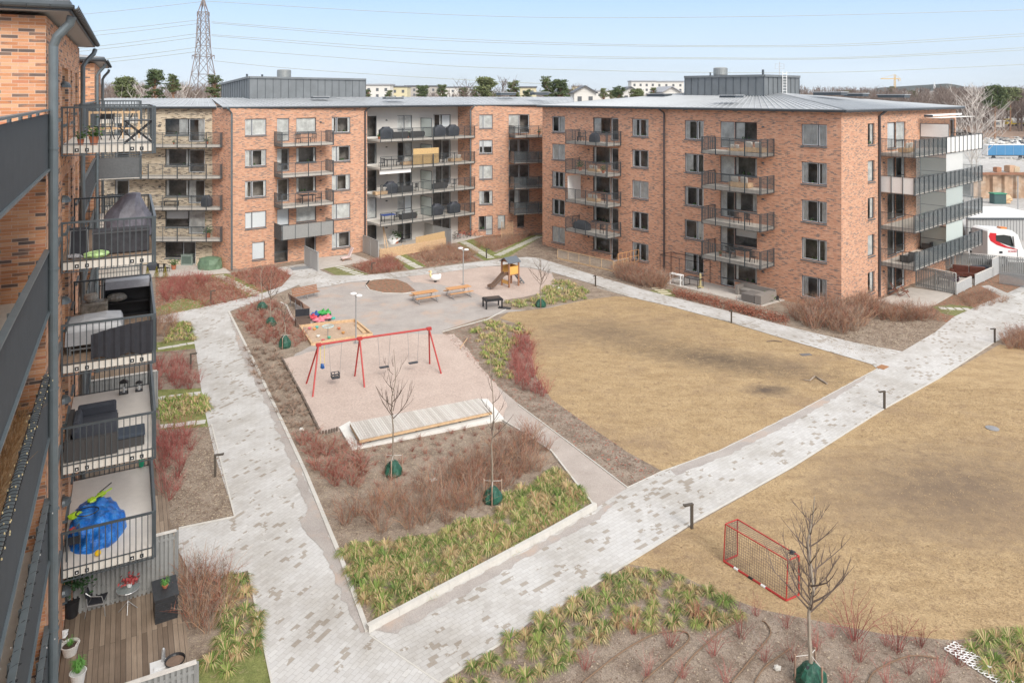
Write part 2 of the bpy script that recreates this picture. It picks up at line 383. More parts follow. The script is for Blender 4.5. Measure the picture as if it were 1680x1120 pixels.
def balcony(root, pts, zb, rail_z, th=.22, styles=None, bar_mat=None, deck=None, step=.11, name='balcony', lab=None, r=.022, drop=.05, posts=1.35, toprail=.05):
    """pts: outline from wall out and back to the wall; styles per rail segment: bars, smoke, white, grey, frost, cloth, none"""
    bar_mat = bar_mat or ANTHL
    s = MB(); s.prism([(p.x,p.y) for p in pts], zb, zb+th)
    mats = [SLABM]
    if deck: s.mat(1).prism([(p.x*.9995+pts[0].x*.0005, p.y*.9995+pts[0].y*.0005) for p in pts], zb+th, zb+th+.03); mats.append(deck)
    slab = s.build(name, mats, root, label=lab)
    rb = MB(); n = len(pts); cen = sum(pts, Vector((0,0,0)))/n
    for i in range(n-1):
        a, b = pts[i], pts[i+1]; st = (styles[i] if styles else 'bars')
        if st == 'none': continue
        d = (b-a); ln = d.length; d.normalize(); nn = Vector((d.y,-d.x,0))
        if nn.dot((a+b)/2-cen) < 0: nn = -nn
        o = nn*.035; a2, b2 = a+o, b+o; z0 = zb-drop
        rb.bar(Vector((a2.x,a2.y,rail_z)), Vector((b2.x,b2.y,rail_z)), toprail, toprail*.8)
        rb.bar(Vector((a2.x,a2.y,z0)), Vector((b2.x,b2.y,z0)), .03, .03)
        np_ = max(1, round(ln/posts))
        for k in range(np_+1):
            p = a2+d*(ln*k/np_); p = p+d*(.03 if k == 0 else (-.03 if k == np_ else 0))
            rb.bar(Vector((p.x,p.y,z0-.02)), Vector((p.x,p.y,rail_z)), .05, .06, up=nn)
            q = p-nn*.03
        if st == 'bars':
            m = max(2, int(ln/step))
            for k in range(1, m):
                p = a2+d*(ln*k/m); rb.bar(Vector((p.x,p.y,z0)), Vector((p.x,p.y,rail_z)), r, r, up=nn)
            rb.bar(Vector((a2.x,a2.y,zb+th+.05)), Vector((b2.x,b2.y,zb+th+.05)), .025, .025)
        elif st in ('cbars',):
            m = max(2, int(ln/step))
            for k in range(1, m):
                p = a2+d*(ln*k/m); rb.bar(Vector((p.x,p.y,z0)), Vector((p.x,p.y,rail_z)), r, r, up=nn)
        else:
            pm = {'smoke': SMOKE, 'white': WHITE, 'grey': GREYPANEL, 'frost': FROST, 'cloth': BLACKC, 'reed': REED, 'screen': SCREENM}[st]
            pb = MB(); q0 = a+d*.05; pb.par(Vector((q0.x,q0.y,zb+th*.2)), d*(ln-.1), nn*.012, (0,0,rail_z-zb-th*.2-.06))
            pb.build('panel', pm, slab)
            if st in ('grey',):
                m = int(ln/.1)
                for k in range(1, m): p = a2+d*(ln*k/m); rb.bar(Vector((p.x,p.y,z0)), Vector((p.x,p.y,rail_z)), r, r, up=nn)
    rb.build('railing', bar_mat, slab)
    return slab
GREYPANEL = M('grey_panel', (.42,.42,.41), .7, var=.05)
REED = M('reed_screen', (.52,.36,.19), .85, var=.3, sc=18)
SCREENM = M('mesh_screen', (.11,.115,.12), .8, var=.15, sc=8)
def outline(A, u, out, u0, u1, dep):
    return [A+u*u0, A+u*u0+out*dep, A+u*u1+out*dep, A+u*u1]
def lamp(root, A, u, out, px_or_u, z, s=1.0):
    p = W3(A,u,px_or_u,out,.0,z); mb = MB(); rings = []
    for i in range(5):
        th = math.pi/2*i/4; ring = []
        for j in range(9):
            ph = math.pi*j/8; r = .14*s*math.cos(th)
            ring.append(p+u*(r*math.cos(ph))+out*(r*math.sin(ph)+.02)+Vector((0,0,.12*s*math.sin(th))))
        rings.append(ring)
    mb.loft(rings, cap=True); mb.build('wall_lamp', ANTHL, root, smooth=False)
def pipe(root, pts, r=.055, mat=None):
    MB().tube(pts, r, 10).build('downpipe', mat or PIPE, root)
def vset(*a): return [Vector((x,y,0)) for x, y in a]
ZT = [14.35-3*k for k in range(5)]      # window heads
ZS = [11.67-3*k for k in range(4)]      # balcony slab undersides
EZ = 15.52
# ---- roofs: eave line front, ridge, with standing seams, fascia and gutter
def roofstrip(root, fe, rd, ez, rz, seam=.62, gutter=True, back=None, gmat=None):
    """fe: eave polyline, rd: ridge polyline, same number of points"""
    mb = MB(); gb = MB()
    for i in range(len(fe)-1):
        a, b, c, d = fe[i], fe[i+1], rd[i+1], rd[i]
        z = lambda p, h: Vector((p.x,p.y,h))
        mb.quad(z(a,ez), z(b,ez), z(c,rz), z(d,rz))
        mb.quad(z(b,ez-.06), z(a,ez-.06), z(d,ez-.06), z(c,ez-.06))
        n = max(1, int((b-a).length/seam))
        for k in range(n+1):
            t = k/n; p = z(a.lerp(b,t), ez+.02); q = z(d.lerp(c,t), rz+.02); mb.mat(1).bar(p, q, .05, .07).mat(0)
        gb.bar(z(a,ez-.10), z(b,ez-.10), .04, .20)
        if gutter:
            o = (a-d).normalized()*.09; gb.tube([z(a+o,ez-.05), z(b+o,ez-.05)], .075, 8)
        if back:
            mb.quad(z(d,rz), z(c,rz), z(back[i+1],ez), z(back[i],ez))
    r = mb.build('roof', [ROOFM, SEAMM], root); gb.build('gutter', ANTH, r); return r
SEAMM = M('roof_seam', (.55,.57,.59), .4, .2, var=.05)
def walls_rest(root, pts, z0, z1, mat):
    mb = MB()
    for a, b in zip(pts, pts[1:]):
        ln = (b-a).length; mb.add([(a.x,a.y,z0),(b.x,b.y,z0),(b.x,b.y,z1),(a.x,a.y,z1)], [(0,1,2,3)], [[(0,z0),(ln,z0),(ln,z1),(0,z1)]])
    mb.build('side_wall', mat, root)
# ================================================================ block C (right)
cA, cB, cC = vset((3.39,81.3), (25.13,55.8), (43.4,71.5))
cD = cA+(cC-cB)
blockC = thing('apartment_building', 'large five storey orange brick block at the right with a sharp corner towards the lawn', 'building', (cB.x, cB.y, 0))
u1 = (cB-cA).normalized(); o1 = Vector((-u1.y, u1.x, 0)); o1 = -o1 if o1.dot(Vector((-.76,-.65,0))) < 0 else o1
U = lambda px: uof(cA, cB, px)
def CW(cols, A, B, kinds):
    pass
holes = []; wl = []
cur_c = [['right','full','both','thin','full'],['both','thin','full','thin','both'],['both','left','thin','right','left'],['full','both','both','thin','both']]
for k in range(5):
    zt = ZT[k]; zb = zt-1.72
    for ci, (a, b, sp) in enumerate(((905.3,926.8,.5),(1036.5,1064,.45),(1123,1154.3,.66),(1314.5,1356.5,.66))):
        h = (U(a), U(b), zb, zt); holes.append(h); wl.append(h+('casement', cur_c[ci][k] if not (ci == 3 and k == 0) else 'full', sp))
    fl = zt-2.28
    a, m, b = U(972.6), U(1001.8), U(1014.6)
    holes += [(a,m,zt-1.62,zt), (m,b,fl,zt)]; wl += [(a,m,zt-1.62,zt,'fixed','thin' if k != 0 else 'left',.5), (m,b,fl,zt,'door',None,.5)]
    a, m, b = U(1181.5), U(1205), U(1241.8)
    holes += [(a,m,fl,zt), (m,b,zt-1.55,zt)]; wl += [(a,m,fl,zt,'door','full' if k < 2 else 'left',.5), (m,b,zt-1.55,zt,'fixed',['left','thin','both','halfblind','thin'][k],.5)]
facade(blockC, cA, cB, o1, -.2, EZ-.15, BRICK, holes)
for h in wl: win(blockC, cA, u1, o1, *h[:4], kind=h[4], cur=h[5], split=h[6])
for k in range(4):
    balcony(blockC, outline(cA,u1,o1,U(951),U(1018.3),2.05), ZS[k], ZS[k]+1.38)
    balcony(blockC, outline(cA,u1,o1,U(1174),U(1269.5),2.05), ZS[k], ZS[k]+1.38)
p = W3(cA,u1,U(953),o1,.05,ZS[2]+.25); MB().par(p, o1*1.9, u1*.03, (0,0,2.4)).build('side_screen', WHITE, blockC)
for k in range(5):
    lamp(blockC, cA, u1, o1, U(1252), ZT[k]-.4); 
    if k: lamp(blockC, cA, u1, o1, U(966), ZT[k]-.4)
up = U(1090.5); pipe(blockC, [W3(cA,u1,up-.35,o1,.5,EZ-.12), W3(cA,u1,up-.2,o1,.35,EZ-.3), W3(cA,u1,up,o1,.1,EZ-.55), W3(cA,u1,up,o1,.1,.1)], .08, DARKP)
u2 = (cC-cB).normalized(); o2 = Vector((u2.y, -u2.x, 0)); U2 = lambda px: uof(cB, cC, px)
holes = []; wl = []
for k in range(5):
    zt = ZT[k]; fl = zt-2.28
    a, b = U2(1423.8), U2(1435); holes.append((a,b,zt-1.72,zt)); wl.append((a,b,zt-1.72,zt,'fixed','full' if k%2 else 'right'))
    a, m, b = U2(1456), U2(1470), U2(1485.5); holes += [(a,m,zt-2.2,zt), (m,b,fl,zt)]; wl += [(a,m,zt-2.2,zt,'fixed',['blind','full','both','thin','both'][k]), (m,b,fl,zt,'door',['full','both',None,None,'thin'][k])]
    a, b = U2(1559), U2(1566.5); holes.append((a,b,fl,zt)); wl.append((a,b,fl,zt,'door',None))
facade(blockC, cB, cC, o2, -.2, EZ-.15, BRICKN, holes)
for h in wl: win(blockC, cB, u2, o2, *h[:4], kind=h[4], cur=h[5])
uW = U2(1444); uE = uW+15.8
st2 = [('bars','smoke','bars'), ('white','smoke','bars'), ('bars','smoke','bars'), ('bars','smoke','bars')]
for k in range(4):
    a0, a1, a2, a3 = outline(cB,u2,o2,uW,uE,2.65); mid = a1.lerp(a2,.43)
    sb = [st2[k][0], 'smoke', 'white' if k == 0 else 'smoke', 'bars']
    balcony(blockC, [a0, a1, mid, a2, a3], ZS[k], ZS[k]+1.38, styles=sb, posts=1.0)
    zt = ZS[k]+.22
    us_ = U2(1508)+.1
    p = W3(cB,u2,us_,o2,.05,zt)            # dividing screen: white upper pane, dark lower pane, dark frame
    sc_ = MB(); sc_.mat(1).par(p, o2*.05, u2*.04, (0,0,2.2)); sc_.par(p+o2*2.3, o2*.05, u2*.04, (0,0,2.2)); sc_.par(p+Vector((0,0,2.18)), o2*2.35, u2*.04, (0,0,.05)); sc_.par(p+Vector((0,0,1.0)), o2*2.35, u2*.04, (0,0,.05))
    sc_.mat(0).par(p+o2*.05+Vector((0,0,1.05)), o2*2.25, u2*.02, (0,0,1.13)); sc_.mat(2).par(p+o2*.05+Vector((0,0,.1)), o2*2.25, u2*.02, (0,0,.9))
    sc_.build('privacy_screen', [FROST if k else WHITE, ANTH, FROST if k else SMOKE], blockC)
    if k:                                   # folding glazing above the rail
        gz = MB(); a = a1.lerp(a2, .02); b = a1.lerp(a2, .985); e = o2*.0
        gz.quad(Vector((a.x,a.y,zt+1.15)), Vector((b.x,b.y,zt+1.15)), Vector((b.x,b.y,zt+2.72)), Vector((a.x,a.y,zt+2.72))) if k < 3 else None
        c0 = a1.lerp(a2,.45); c1 = a1.lerp(a2,.70)
        gz.mat(1).par(Vector((c0.x,c0.y,zt+.1))-o2*.1, (c1-c0), -o2*.02, (0,0,2.6))
        gz.build('balcony_glazing', [CLEARG, FROST if k != 1 else WHITE], blockC)
for k in range(5): lamp(blockC, cB, u2, o2, U2(1449), ZT[k]-.35)
up = U2(1441); pipe(blockC, [W3(cB,u2,up+.5,o2,.5,EZ-.1), W3(cB,u2,up+.25,o2,.3,EZ-.35), W3(cB,u2,up,o2,.11,EZ-.6), W3(cB,u2,up,o2,.11,.1)], .1, DARKP)
walls_rest(blockC, [cC, cD, cA], -.2, EZ-.15, BRICK)
e = .55   # eaves
ce = [cA-u1*.3+o1*e, cB+u1*e+o1*e, cC+u2*e+o2*e, cD-u1*e+u2*e, cA-u1*.3+o1*e]
rA, rB = cA+u1*11-o1*11, cB-u1*12-o1*12; rp = [rA, rB, rB, rA, rA]
roofstrip(blockC, ce, rp, EZ, 16.85)
# awning box and small sign at the far end of the top terrace
aw = MB(); a = W3(cB,u2,U2(1506),o2,.55,14.75); aw.par(a, u2*((U2(1566)-U2(1506))*.98), o2*.16, (0,0,.16)); aw.mat(1).par(a+o2*.17-Vector((0,0,.14)), u2*((U2(1566)-U2(1506))*.97), o2*1.1, (0,0,.03)); aw.mat(2).par(a-u2*.15-Vector((0,0,.05)), u2*.12, o2*.7, (0,0,.2))
aw.build('awning', [WHITE, M('awning_cloth', (.80,.79,.76), .8), ANTH], blockC)
# ---- plant rooms with seamed cladding
def plantroom(root, K, dl, ll, dr, lr, zb, zl, zc, zr, nl, nr):
    P0 = K+dl*ll; P2 = K+dr*lr; P3 = P0+dr*lr; mb = MB()
    z = lambda p, h: Vector((p.x,p.y,h))
    zz3 = zl+zr-zc
    for a, za, b, zb2 in ((P0,zl,K,zc),(K,zc,P2,zr),(P2,zr,P3,zz3),(P3,zz3,P0,zl)):
        mb.quad(z(a,zb), z(b,zb), z(b,zb2), z(a,za))
    mb.quad(z(P0,zl), z(K,zc), z(P2,zr), z(P3,zz3))
    for a, za, b, zb2, n in ((P0,zl,K,zc,nl),(K,zc,P2,zr,nr)):
        d = (b-a).normalized(); o = Vector((d.y,-d.x,0))
        if o.dot(a-(P0+P2)/2) < 0: o = -o
        for k in range(n+1):
            p = a.lerp(b, k/n)+o*.02; mb.mat(1).bar(z(p,zb), z(p, za+(zb2-za)*k/n), .035, .05, up=o)
        mb.mat(0).bar(z(a+o*.06,za+.02), z(b+o*.06,zb2+.02), .18, .22)
    pr = mb.build('plant_room', [ZINC, ANTH], root); return pr
def vent(pr, x, y, z, r, h):
    mb = MB(); mb.lathe((x,y,z), [(r*.8,0),(r*.8,h*.15),(r,h*.2),(r,h*.92),(r*.85,h)], 20); mb.build('vent_cowl', M('steel_cowl', (.36,.37,.36), .4, .6), pr, smooth=False)
prC = plantroom(blockC, Vector((24.3,70.6,0)), -u1, 9.2, u2, 6.8, 16.2, 18.55, 18.5, 18.5, 11, 8)
p = AT(1182, 76); vent(prC, p.x, p.y, 18.55, .72, .95)
def stick(root, nm, pts, r, mat): MB().tube(pts, r, 5).build(nm, mat, root)
p = AT(1165.5, 76, 18.5); stick(prC, 'roof_pipe', [p, p+Vector((0,0,.5))], .09, ANTH)
p = AT(1252, 72, 18.5); stick(prC, 'roof_pipe', [p, p+Vector((0,0,.65))], .12, ANTH)
lb = MB(); a = AT(1281,72.3,16.6); b = AT(1287.5,72.6,16.6)   # ladder and aerial
for q in (a, b): lb.bar(q-Vector((.0,.5,0)), q-Vector((0,.5,-2.4)), .05)
for k in range(8): lb.bar(a+Vector((0,-.5,.2+.28*k)), b+Vector((0,-.5,.2+.28*k)), .04)
lb.build('ladder', WHITE, prC)
ab = MB(); a = AT(1279,74,18.4); ab.bar(a, a+Vector((0,0,1.6)), .05)
for (dx, dz, ex, ez_) in ((-.45,1.4,.45,1.4),(-.45,.9,.45,.9),(-.45,.9,-.45,1.4),(.45,.9,.45,1.4),(-.2,1.1,.3,1.15)): ab.bar(a+Vector((dx,0,dz)), a+Vector((ex,0,ez_)), .03)
ab.build('aerial', M('galv', (.5,.5,.5), .5, .4), prC)
def hatch(root, px, y, Y, wpx, hh=.25):
    p = AT(px, Y, ZY(y, Y)); wd = wpx*Y/F; mb = MB()
    mb.cbox(p+Vector((0,0,hh/2)), wd, 1.3, hh, rz=math.atan2(u1.y,u1.x) if px > 900 else .5); mb.mat(1).cbox(p+Vector((0,0,hh+.05)), wd*1.06, 1.5, .07, rz=math.atan2(u1.y,u1.x) if px > 900 else .5)
    mb.build('roof_hatch', [ANTH, ROOFM], root)
hatch(blockC, 1082, 158.5, 79, 36); hatch(blockC, 1200, 160.5, 66, 30, .18); hatch(blockC, 1362, 156.5, 68, 46); hatch(blockC, 1405, 158.5, 72, 30); hatch(blockC, 1466, 160.5, 72, 42)
# ================================================================ block B (brick, centre left)
bA, bB = vset((-26.8,69.6), (-15.5,78.2))
blockB = thing('apartment_building', 'five storey orange brick block at centre left carrying the long grey roof plant room', 'building', (bA.x,bA.y,0))
ub = (bB-bA).normalized(); ob = Vector((ub.y,-ub.x,0)); UB = lambda px: uof(bA, bB, px)
holes = []; wl = []
for k in range(5):
    zt = ZT[k]; fl = zt-2.28
    if k < 4: h = (UB(402), UB(437), zt-1.62, zt); holes.append(h); wl.append(h+('casement', ['full','both','thin','blind'][k], .33))
    else: h = (UB(413.7), UB(434.5), zt-1.7, zt); holes.append(h); wl.append(h+('fixed','blind',.5))
    if k < 4: h = (UB(454.5), UB(474.5), fl, zt); holes.append(h); wl.append(h+('door', ['full','left','thin','blind'][k], .5))
    else: h = (UB(450), UB(472.5), .06, 2.45); holes.append(h); wl.append(h+('doorglass', None, .5))
    if k < 4: h = (UB(486), UB(518.7), zt-1.5, zt); holes.append(h); wl.append(h+('fixed', ['full','thin','thin','full'][k], .5))
    else: h = (UB(500), UB(518.7), fl, zt); holes.append(h); wl.append(h+('door', None, .5))
    h = (UB(544.5), UB(574.8), zt-1.62, zt); holes.append(h); wl.append(h+('casement', ['thin','left','both','full','left'][k], .27))
facade(blockB, bA, bB, ob, -.2, EZ-.15, BRICKN, holes)
for h in wl: win(blockB, bA, ub, ob, *h[:4], kind=h[4], cur=h[5], split=h[6])
for k in range(4):
    stl = ['grey']*3 if k == 3 else None
    balcony(blockB, outline(bA,ub,ob,UB(450.7),UB(534),2.0), ZS[k], ZS[k]+1.38, styles=stl)
    lamp(blockB, bA, ub, ob, UB(526), ZT[k]-.5)
for px, dx in ((376.8,.5), (598.5,-.4)):
    up = UB(px); up = max(.1, min((bB-bA).length-.1, up)); pipe(blockB, [W3(bA,ub,up-dx,ob,.5,EZ-.1), W3(bA,ub,up-dx*.5,ob,.3,EZ-.35), W3(bA,ub,up,ob,.1,EZ-.6), W3(bA,ub,up,ob,.1,.1)], .09, DARKP if dx < 0 else PIPE)
# ================================================================ block T (tan brick, far left)
tA, tB = vset((-46,71.5), (-29.3,71.5))
blockT = thing('apartment_building', 'pale tan brick wing at the far left behind the near balconies', 'building', (tB.x,tB.y,0))
ut = Vector((1,0,0)); ot = Vector((0,-1,0)); UT = lambda px: uof(tA, tB, px)
holes = []; wl = []
for k in range(5):
    zt = ZT[k]; fl = zt-2.28
    a, m, b = UT(270.8), UT(309), UT(336)
    if k == 4: m = UT(299); b = UT(321)
    holes += [(a,m,zt-1.6,zt), (m,b,fl,zt)]; wl += [(a,m,zt-1.6,zt,'fixed',['right','thin','thin','halfblind',None][k]), (m,b,fl,zt,'door',['right',None,'left','full',None][k])]
    a, b = UT(188), UT(212); holes.append((a,b,fl,zt)); wl.append((a,b,fl,zt,'door','thin'))
facade(blockT, tA, tB, ot, -.2, EZ-.15, TAN, holes)
for h in wl: win(blockT, tA, ut, ot, *h[:4], kind=h[4], cur=h[5])
for k in range(4):
    stl = ['bars']*3
    a = AT(172,70.0); b = AT(362.3,70.0); a.z = b.z = 0
    balcony(blockT, [Vector((a.x,71.5,0)), a, b, Vector((b.x-.05,71.0,0))], ZS[k], ZS[k]+1.38, styles=stl)
    lamp(blockT, tA, ut, ot, UT(262), ZT[k]-.7)
facade(blockB, tB, bA, Vector((-.62,-.78,0)), -.2, EZ-.15, BRICK, [], name='return_wall')
# ================================================================ block P (grey plaster, long balconies)
pA0 = Vector((-14.0,81.8,0)); up_ = Vector((.764,.645,0)).normalized(); op = Vector((up_.y,-up_.x,0))
pA = pA0-up_*2.6; pB = pA0+up_*9.8
blockP = thing('apartment_building', 'grey plastered section with four very long balconies between two brick blocks', 'building', (pA.x,pA.y,0))
UP = lambda px: uof(pA, pB, px)
holes = []; wl = []
for k in range(5):
    zt = ZT[k]; fl = zt-2.28
    for (a, b, kd, cu) in ((602.5,618,'fixed',[None,'thin',None,'full',None][k]), (652,664,'door',['full',None,'left','full',None][k]), (664.2,676,'door',['full','full','thin','blind',None][k]), (710.5,725,'fixed',['both',None,'left',None,None][k]), (725.2,739.5,'door',['blind','thin','thin',None,None][k])):
        h = (max(.12,UP(a)), UP(b), fl, zt); holes.append(h); wl.append(h+(kd, cu))
facade(blockP, pA, pB, op, -.2, EZ-.15, PLASTER, holes)
for h in wl: win(blockP, pA, up_, op, *h[:4], kind=h[4], cur=h[5], sill=False)
for k in range(4):
    a = pA+up_*.05; b = pB-up_*.05
    stl = ['none','bars','bars','bars','bars'] if k else ['none','bars','bars','bars','bars']
    m1 = (a+op*2.95).lerp(b+op*2.95, .55)
    balcony(blockP, [a, a+op*2.95, m1, b+op*2.95+up_*.35, b+up_*.35+op*.6], ZS[k], ZS[k]+1.38, styles=['none','bars','bars','none'], bar_mat=ANTHL)
    lamp(blockP, pA, up_, op, UP(634), ZT[k]-.55)
    sc_ = MB(); p = W3(pA,up_,UP(690),op,.05,ZS[k]+.22); sc_.par(p, op*2.2, up_*.02, (0,0,2.1)); sc_.mat(1)
    for zz in (0, 1.0, 2.1): sc_.par(p-up_*.02+Vector((0,0,zz)), op*2.25, up_*.06, (0,0,.05))
    for dd in (0, 2.2): sc_.par(p-up_*.02+op*dd, op*.05, up_*.06, (0,0,2.1))
    sc_.build('privacy_screen', [FROST, ANTH], blockP)
lamp(blockP, pA, up_, op, UP(634), ZT[4]-.55)
# white awning and bamboo screen belong to the balconies
a = pA+up_*.1+op*2.7; MB().par(Vector((a.x,a.y,ZS[1]-.5)), up_*3.9, op*.1, (0,0,.45)).build('awning', BLIND, blockP)
# ================================================================ block E (brick, centre back)
eA, eB = vset((-4.75,86.1), (6.2,89.6)); ue = (eB-eA).normalized(); oe = Vector((ue.y,-ue.x,0))
blockE = thing('apartment_building', 'orange brick section in the inner corner between the plastered section and the right block', 'building', (eA.x,eA.y,0))
UE = lambda px: uof(eA, eB, px)
holes = []; wl = []
for k in range(5):
    zt = ZT[k]; fl = zt-2.28
    if k < 4:
        h = (UE(786.3), UE(808.3), zt-1.62, zt); holes.append(h); wl.append(h+('casement',['full','halfblind','full','both'][k],.3))
        a, m, b = UE(834.5), UE(852), UE(868.5); holes += [(a,m,fl,zt),(m,b,fl,zt)]; wl += [(a,m,fl,zt,'door',['full','thin',None,'right'][k],.5),(m,b,fl,zt,'door',None,.5)]
    else:
        a, m, b = UE(785.3), UE(797), UE(808.3); holes += [(a,m,zt-1.6,zt),(m,b,fl,zt)]; wl += [(a,m,zt-1.6,zt,'fixed','thin',.5),(m,b,fl,zt,'door','full',.5)]
        h = (UE(816.5), UE(829), zt-1.6, zt); holes.append(h); wl.append(h+('fixed','full',.5))
        h = (UE(848.5), UE(860), zt-1.5, zt); holes.append(h); wl.append(h+('fixed',None,.5))
facade(blockE, eA, eB, oe, -.2, EZ-.15, BRICKN, holes)
for h in wl: win(blockE, eA, ue, oe, *h[:4], kind=h[4], cur=h[5], split=h[6])
facade(blockE, pB, eA, -up_, -.2, EZ-.15, BRICK, [], name='return_wall')
for k in range(4):
    balcony(blockE, outline(eA,ue,oe,UE(836),UE(893),2.0), ZS[k], ZS[k]+1.38, styles=[['bars','smoke','smoke','smoke'][k]]*3)
up = UE(771.5); pipe(blockE, [W3(eA,ue,up+.4,oe,.5,EZ-.1), W3(eA,ue,up+.2,oe,.3,EZ-.35), W3(eA,ue,up,oe,.1,EZ-.6), W3(eA,ue,up,oe,.1,.1)], .09, PIPE)
# roofs of T, B, P, E
nb = Vector((-.55,.84,0)).normalized()
def sect(root, pts, outs, back, rz=16.5):
    fe = [p+o*.5 for p, o in zip(pts, outs)]; rd = back; roofstrip(root, fe, rd, EZ, rz, back=[r+(r-f)*.9 for f, r in zip(fe, rd)])
sect(blockT, [tA, tB+Vector((.6,0,0))], [ot, ot], [Vector((-44,80,0)), Vector((-33,80,0))], 16.3)
sect(blockB, [bA+Vector((-.9,.1,0)), bB+ub*.4], [ob, ob], [Vector((-33,80.02,0)), Vector((-21.5,87,0))], 16.35)
sect(blockP, [bB+ub*.4+op*.0, pB+op*2.2+up_*.5], [ob, op], [Vector((-21.5,87.02,0)), Vector((-7.5,97,0))], 16.42)
sect(blockE, [pB+op*2.2+up_*.5, eB+ue*1.5], [op, oe], [Vector((-7.5,97.02,0)), Vector((8,99,0))], 16.42)
kb = AT(409,80.5); kb.z = 0
prB = plantroom(blockB, kb, Vector((-.66,.75,0)), 8.4, Vector((.76,.65,0)), 14.4, 16.2, 17.95, 18.6, 18.55, 12, 16)
p = AT(466, 86); vent(prB, p.x, p.y, 18.5, .8, 1.15)
for px, hh in ((405,.45),(430,.4)): p = AT(px, 83, 18.6); stick(prB, 'roof_pipe', [p, p+Vector((0,0,hh))], .12, ANTH)
hatch(blockP, 645, 162.5, 84, 30, .15); hatch(blockE, 830, 156.5, 95, 28, .3); hatch(blockE, 885, 156, 92, 26, .3); hatch(blockP, 525, 161.5, 82, 26, .15)
# ================================================================ building L (left, the one the photo is taken from)
K0 = Vector((-11.26, 17.67, 0)); uL = Vector((-.465,.885,0)).normalized(); nL = Vector((uL.y,-uL.x,0))
def LP(s, o=0.0, z=0.0): p = K0+uL*s+nL*o; return Vector((p.x,p.y,z))
FL = [15.12, 11.70, 8.68, 5.72, 2.68]; RL = [16.25, 12.87, 9.87, 6.87, 3.80]; EL = 18.62
blockL = thing('apartment_building', 'tall orange brick block along the left edge with a thick grey downpipe', 'building', (K0.x,K0.y,0))
holes = []; wl = []
for fl in FL+[.12]:
    for (a, b, lo, hi, kd, cu) in ((2.1,3.8,.85,2.35,'fixed','right'), (5.0,6.0,.02,2.35,'door','full'), (6.01,7.5,.6,2.35,'fixed','thin'), (8.6,9.5,.6,2.35,'fixed',None), (11.2,12.6,.85,2.35,'fixed','thin')):
        holes.append((a,b,fl+lo,fl+hi)); wl.append((a,b,fl+lo,fl+hi,kd,cu))
facade(blockL, LP(0), LP(13.8), nL, -.2, EL-.1, BRICKL, holes)
for h in wl: win(blockL, LP(0), uL, nL, *h[:4], kind=h[4], cur=h[5])
facade(blockL, LP(0,-2.6), LP(0), -uL, -.2, EL-.1, BRICKL, [], name='end_wall')
facade(blockL, LP(-15,-2.6), LP(0,-2.6), nL, -.2, 16.2, BRICKL, [], name='loggia_wall')
facade(blockL, LP(13.8,-2.6), LP(29.2,-2.6), nL, -.2, EL-.1, BRICKL, [], name='loggia_wall')
facade(blockL, LP(13.8), LP(13.8,-2.6), uL, -.2, EL-.1, BRICKL, [], name='end_wall')
facade(blockL, LP(29.2,-2.6), LP(29.2), -uL, -.2, EL-.1, BRICKL, [], name='end_wall')
holes = []; wl = []
for fl in FL+[.12]:
    for (a, b, lo, hi, kd, cu) in ((2.1,3.8,.85,2.35,'fixed','right'), (5.0,6.0,.02,2.35,'door','full'), (7.01,8.5,.6,2.35,'fixed','thin')):
        holes.append((a,b,fl+lo,fl+hi)); wl.append((a,b,fl+lo,fl+hi,kd,cu))
facade(blockL, LP(29.2), LP(40.5), nL, -.2, EL-.1, BRICKL, holes)
for h in wl: win(blockL, LP(29.2), uL, nL, *h[:4], kind=h[4], cur=h[5])
walls_rest(blockL, [LP(40.5), LP(40.5,-13), LP(-15,-13), LP(-15,-2.6)], -.2, EL-.1, BRICKL)
# floors of the recessed balconies and their dark ribbed parapets
RIBM = M('ribbed_parapet', (.075,.088,.10), .5, .2, var=.1, sc=3)
for s0, s1 in ((-14.8, -.02), (13.85, 29.15)):
    for fl, rz in zip(FL, RL):
        mb = MB(); a = LP(s0,-2.58,fl-.22); mb.par(a, uL*(s1-s0), nL*2.55, (0,0,.2)); bl = mb.build('balcony', SLABM, blockL)
        pb = MB(); a = LP(s0,-.01,fl-.28); pb.par(a, uL*(s1-s0), nL*.04, (0,0,rz-fl+.18))
        n = int((s1-s0)/.09)
        for k in range(n): pb.par(LP(s0+.09*k+.02,.03,fl-.28), uL*.04, nL*.028, (0,0,rz-fl+.18))
        pb.build('parapet', RIBM, bl)
        rb = MB(); rb.bar(LP(s0,.03,rz+.0), LP(s1,.03,rz+.0), .12, .045); rb.bar(LP(s0,.05,fl-.30), LP(s1,.05,fl-.30), .11, .05)
        n = int((s1-s0)/1.5)
        for k in range(n+1): rb.bar(LP(s0+.03+1.5*k,-.05,fl-.2), LP(s0+.03+1.5*k,-.05,rz), .05)
        rb.build('railing', PIPE, bl)
# protruding balcony stacks
WOODD = M('worn_deck_boards', (.30,.215,.155), .85, var=.3, sc=12)
PALED = M('pale_floor', (.66,.62,.57), .85, var=.05, sc=4)
for k, (fl, rz) in enumerate(zip(FL, RL)):
    pts = [LP(4.2,.02), LP(4.2,2.46), LP(9.8,2.46), LP(9.8,.02)]
    deck = [None, WOODD, WOODD, PALED, PALED][k]
    b = balcony(blockL, pts, fl-.22, rz, step=.155, r=.026, bar_mat=ANTHL, deck=deck, toprail=.07, posts=2.2, drop=.06, lab='balcony of the near protruding stack')
    cl = MB()
    for sx in (.55, 2.0):                      # pairs of square fixing brackets on the slab edge
        for q in (-.13, .13):
            p = LP(4.2-.01, sx+q, fl-.13); cl.cbox(p, .10, .03, .10, rz=math.atan2(nL.y,nL.x)); cl.mat(1).cbox(p-uL*.02, .035, .02, .035, rz=math.atan2(nL.y,nL.x)).mat(0)
    cl.build('bracket', [BLACKM, WHITE], b)
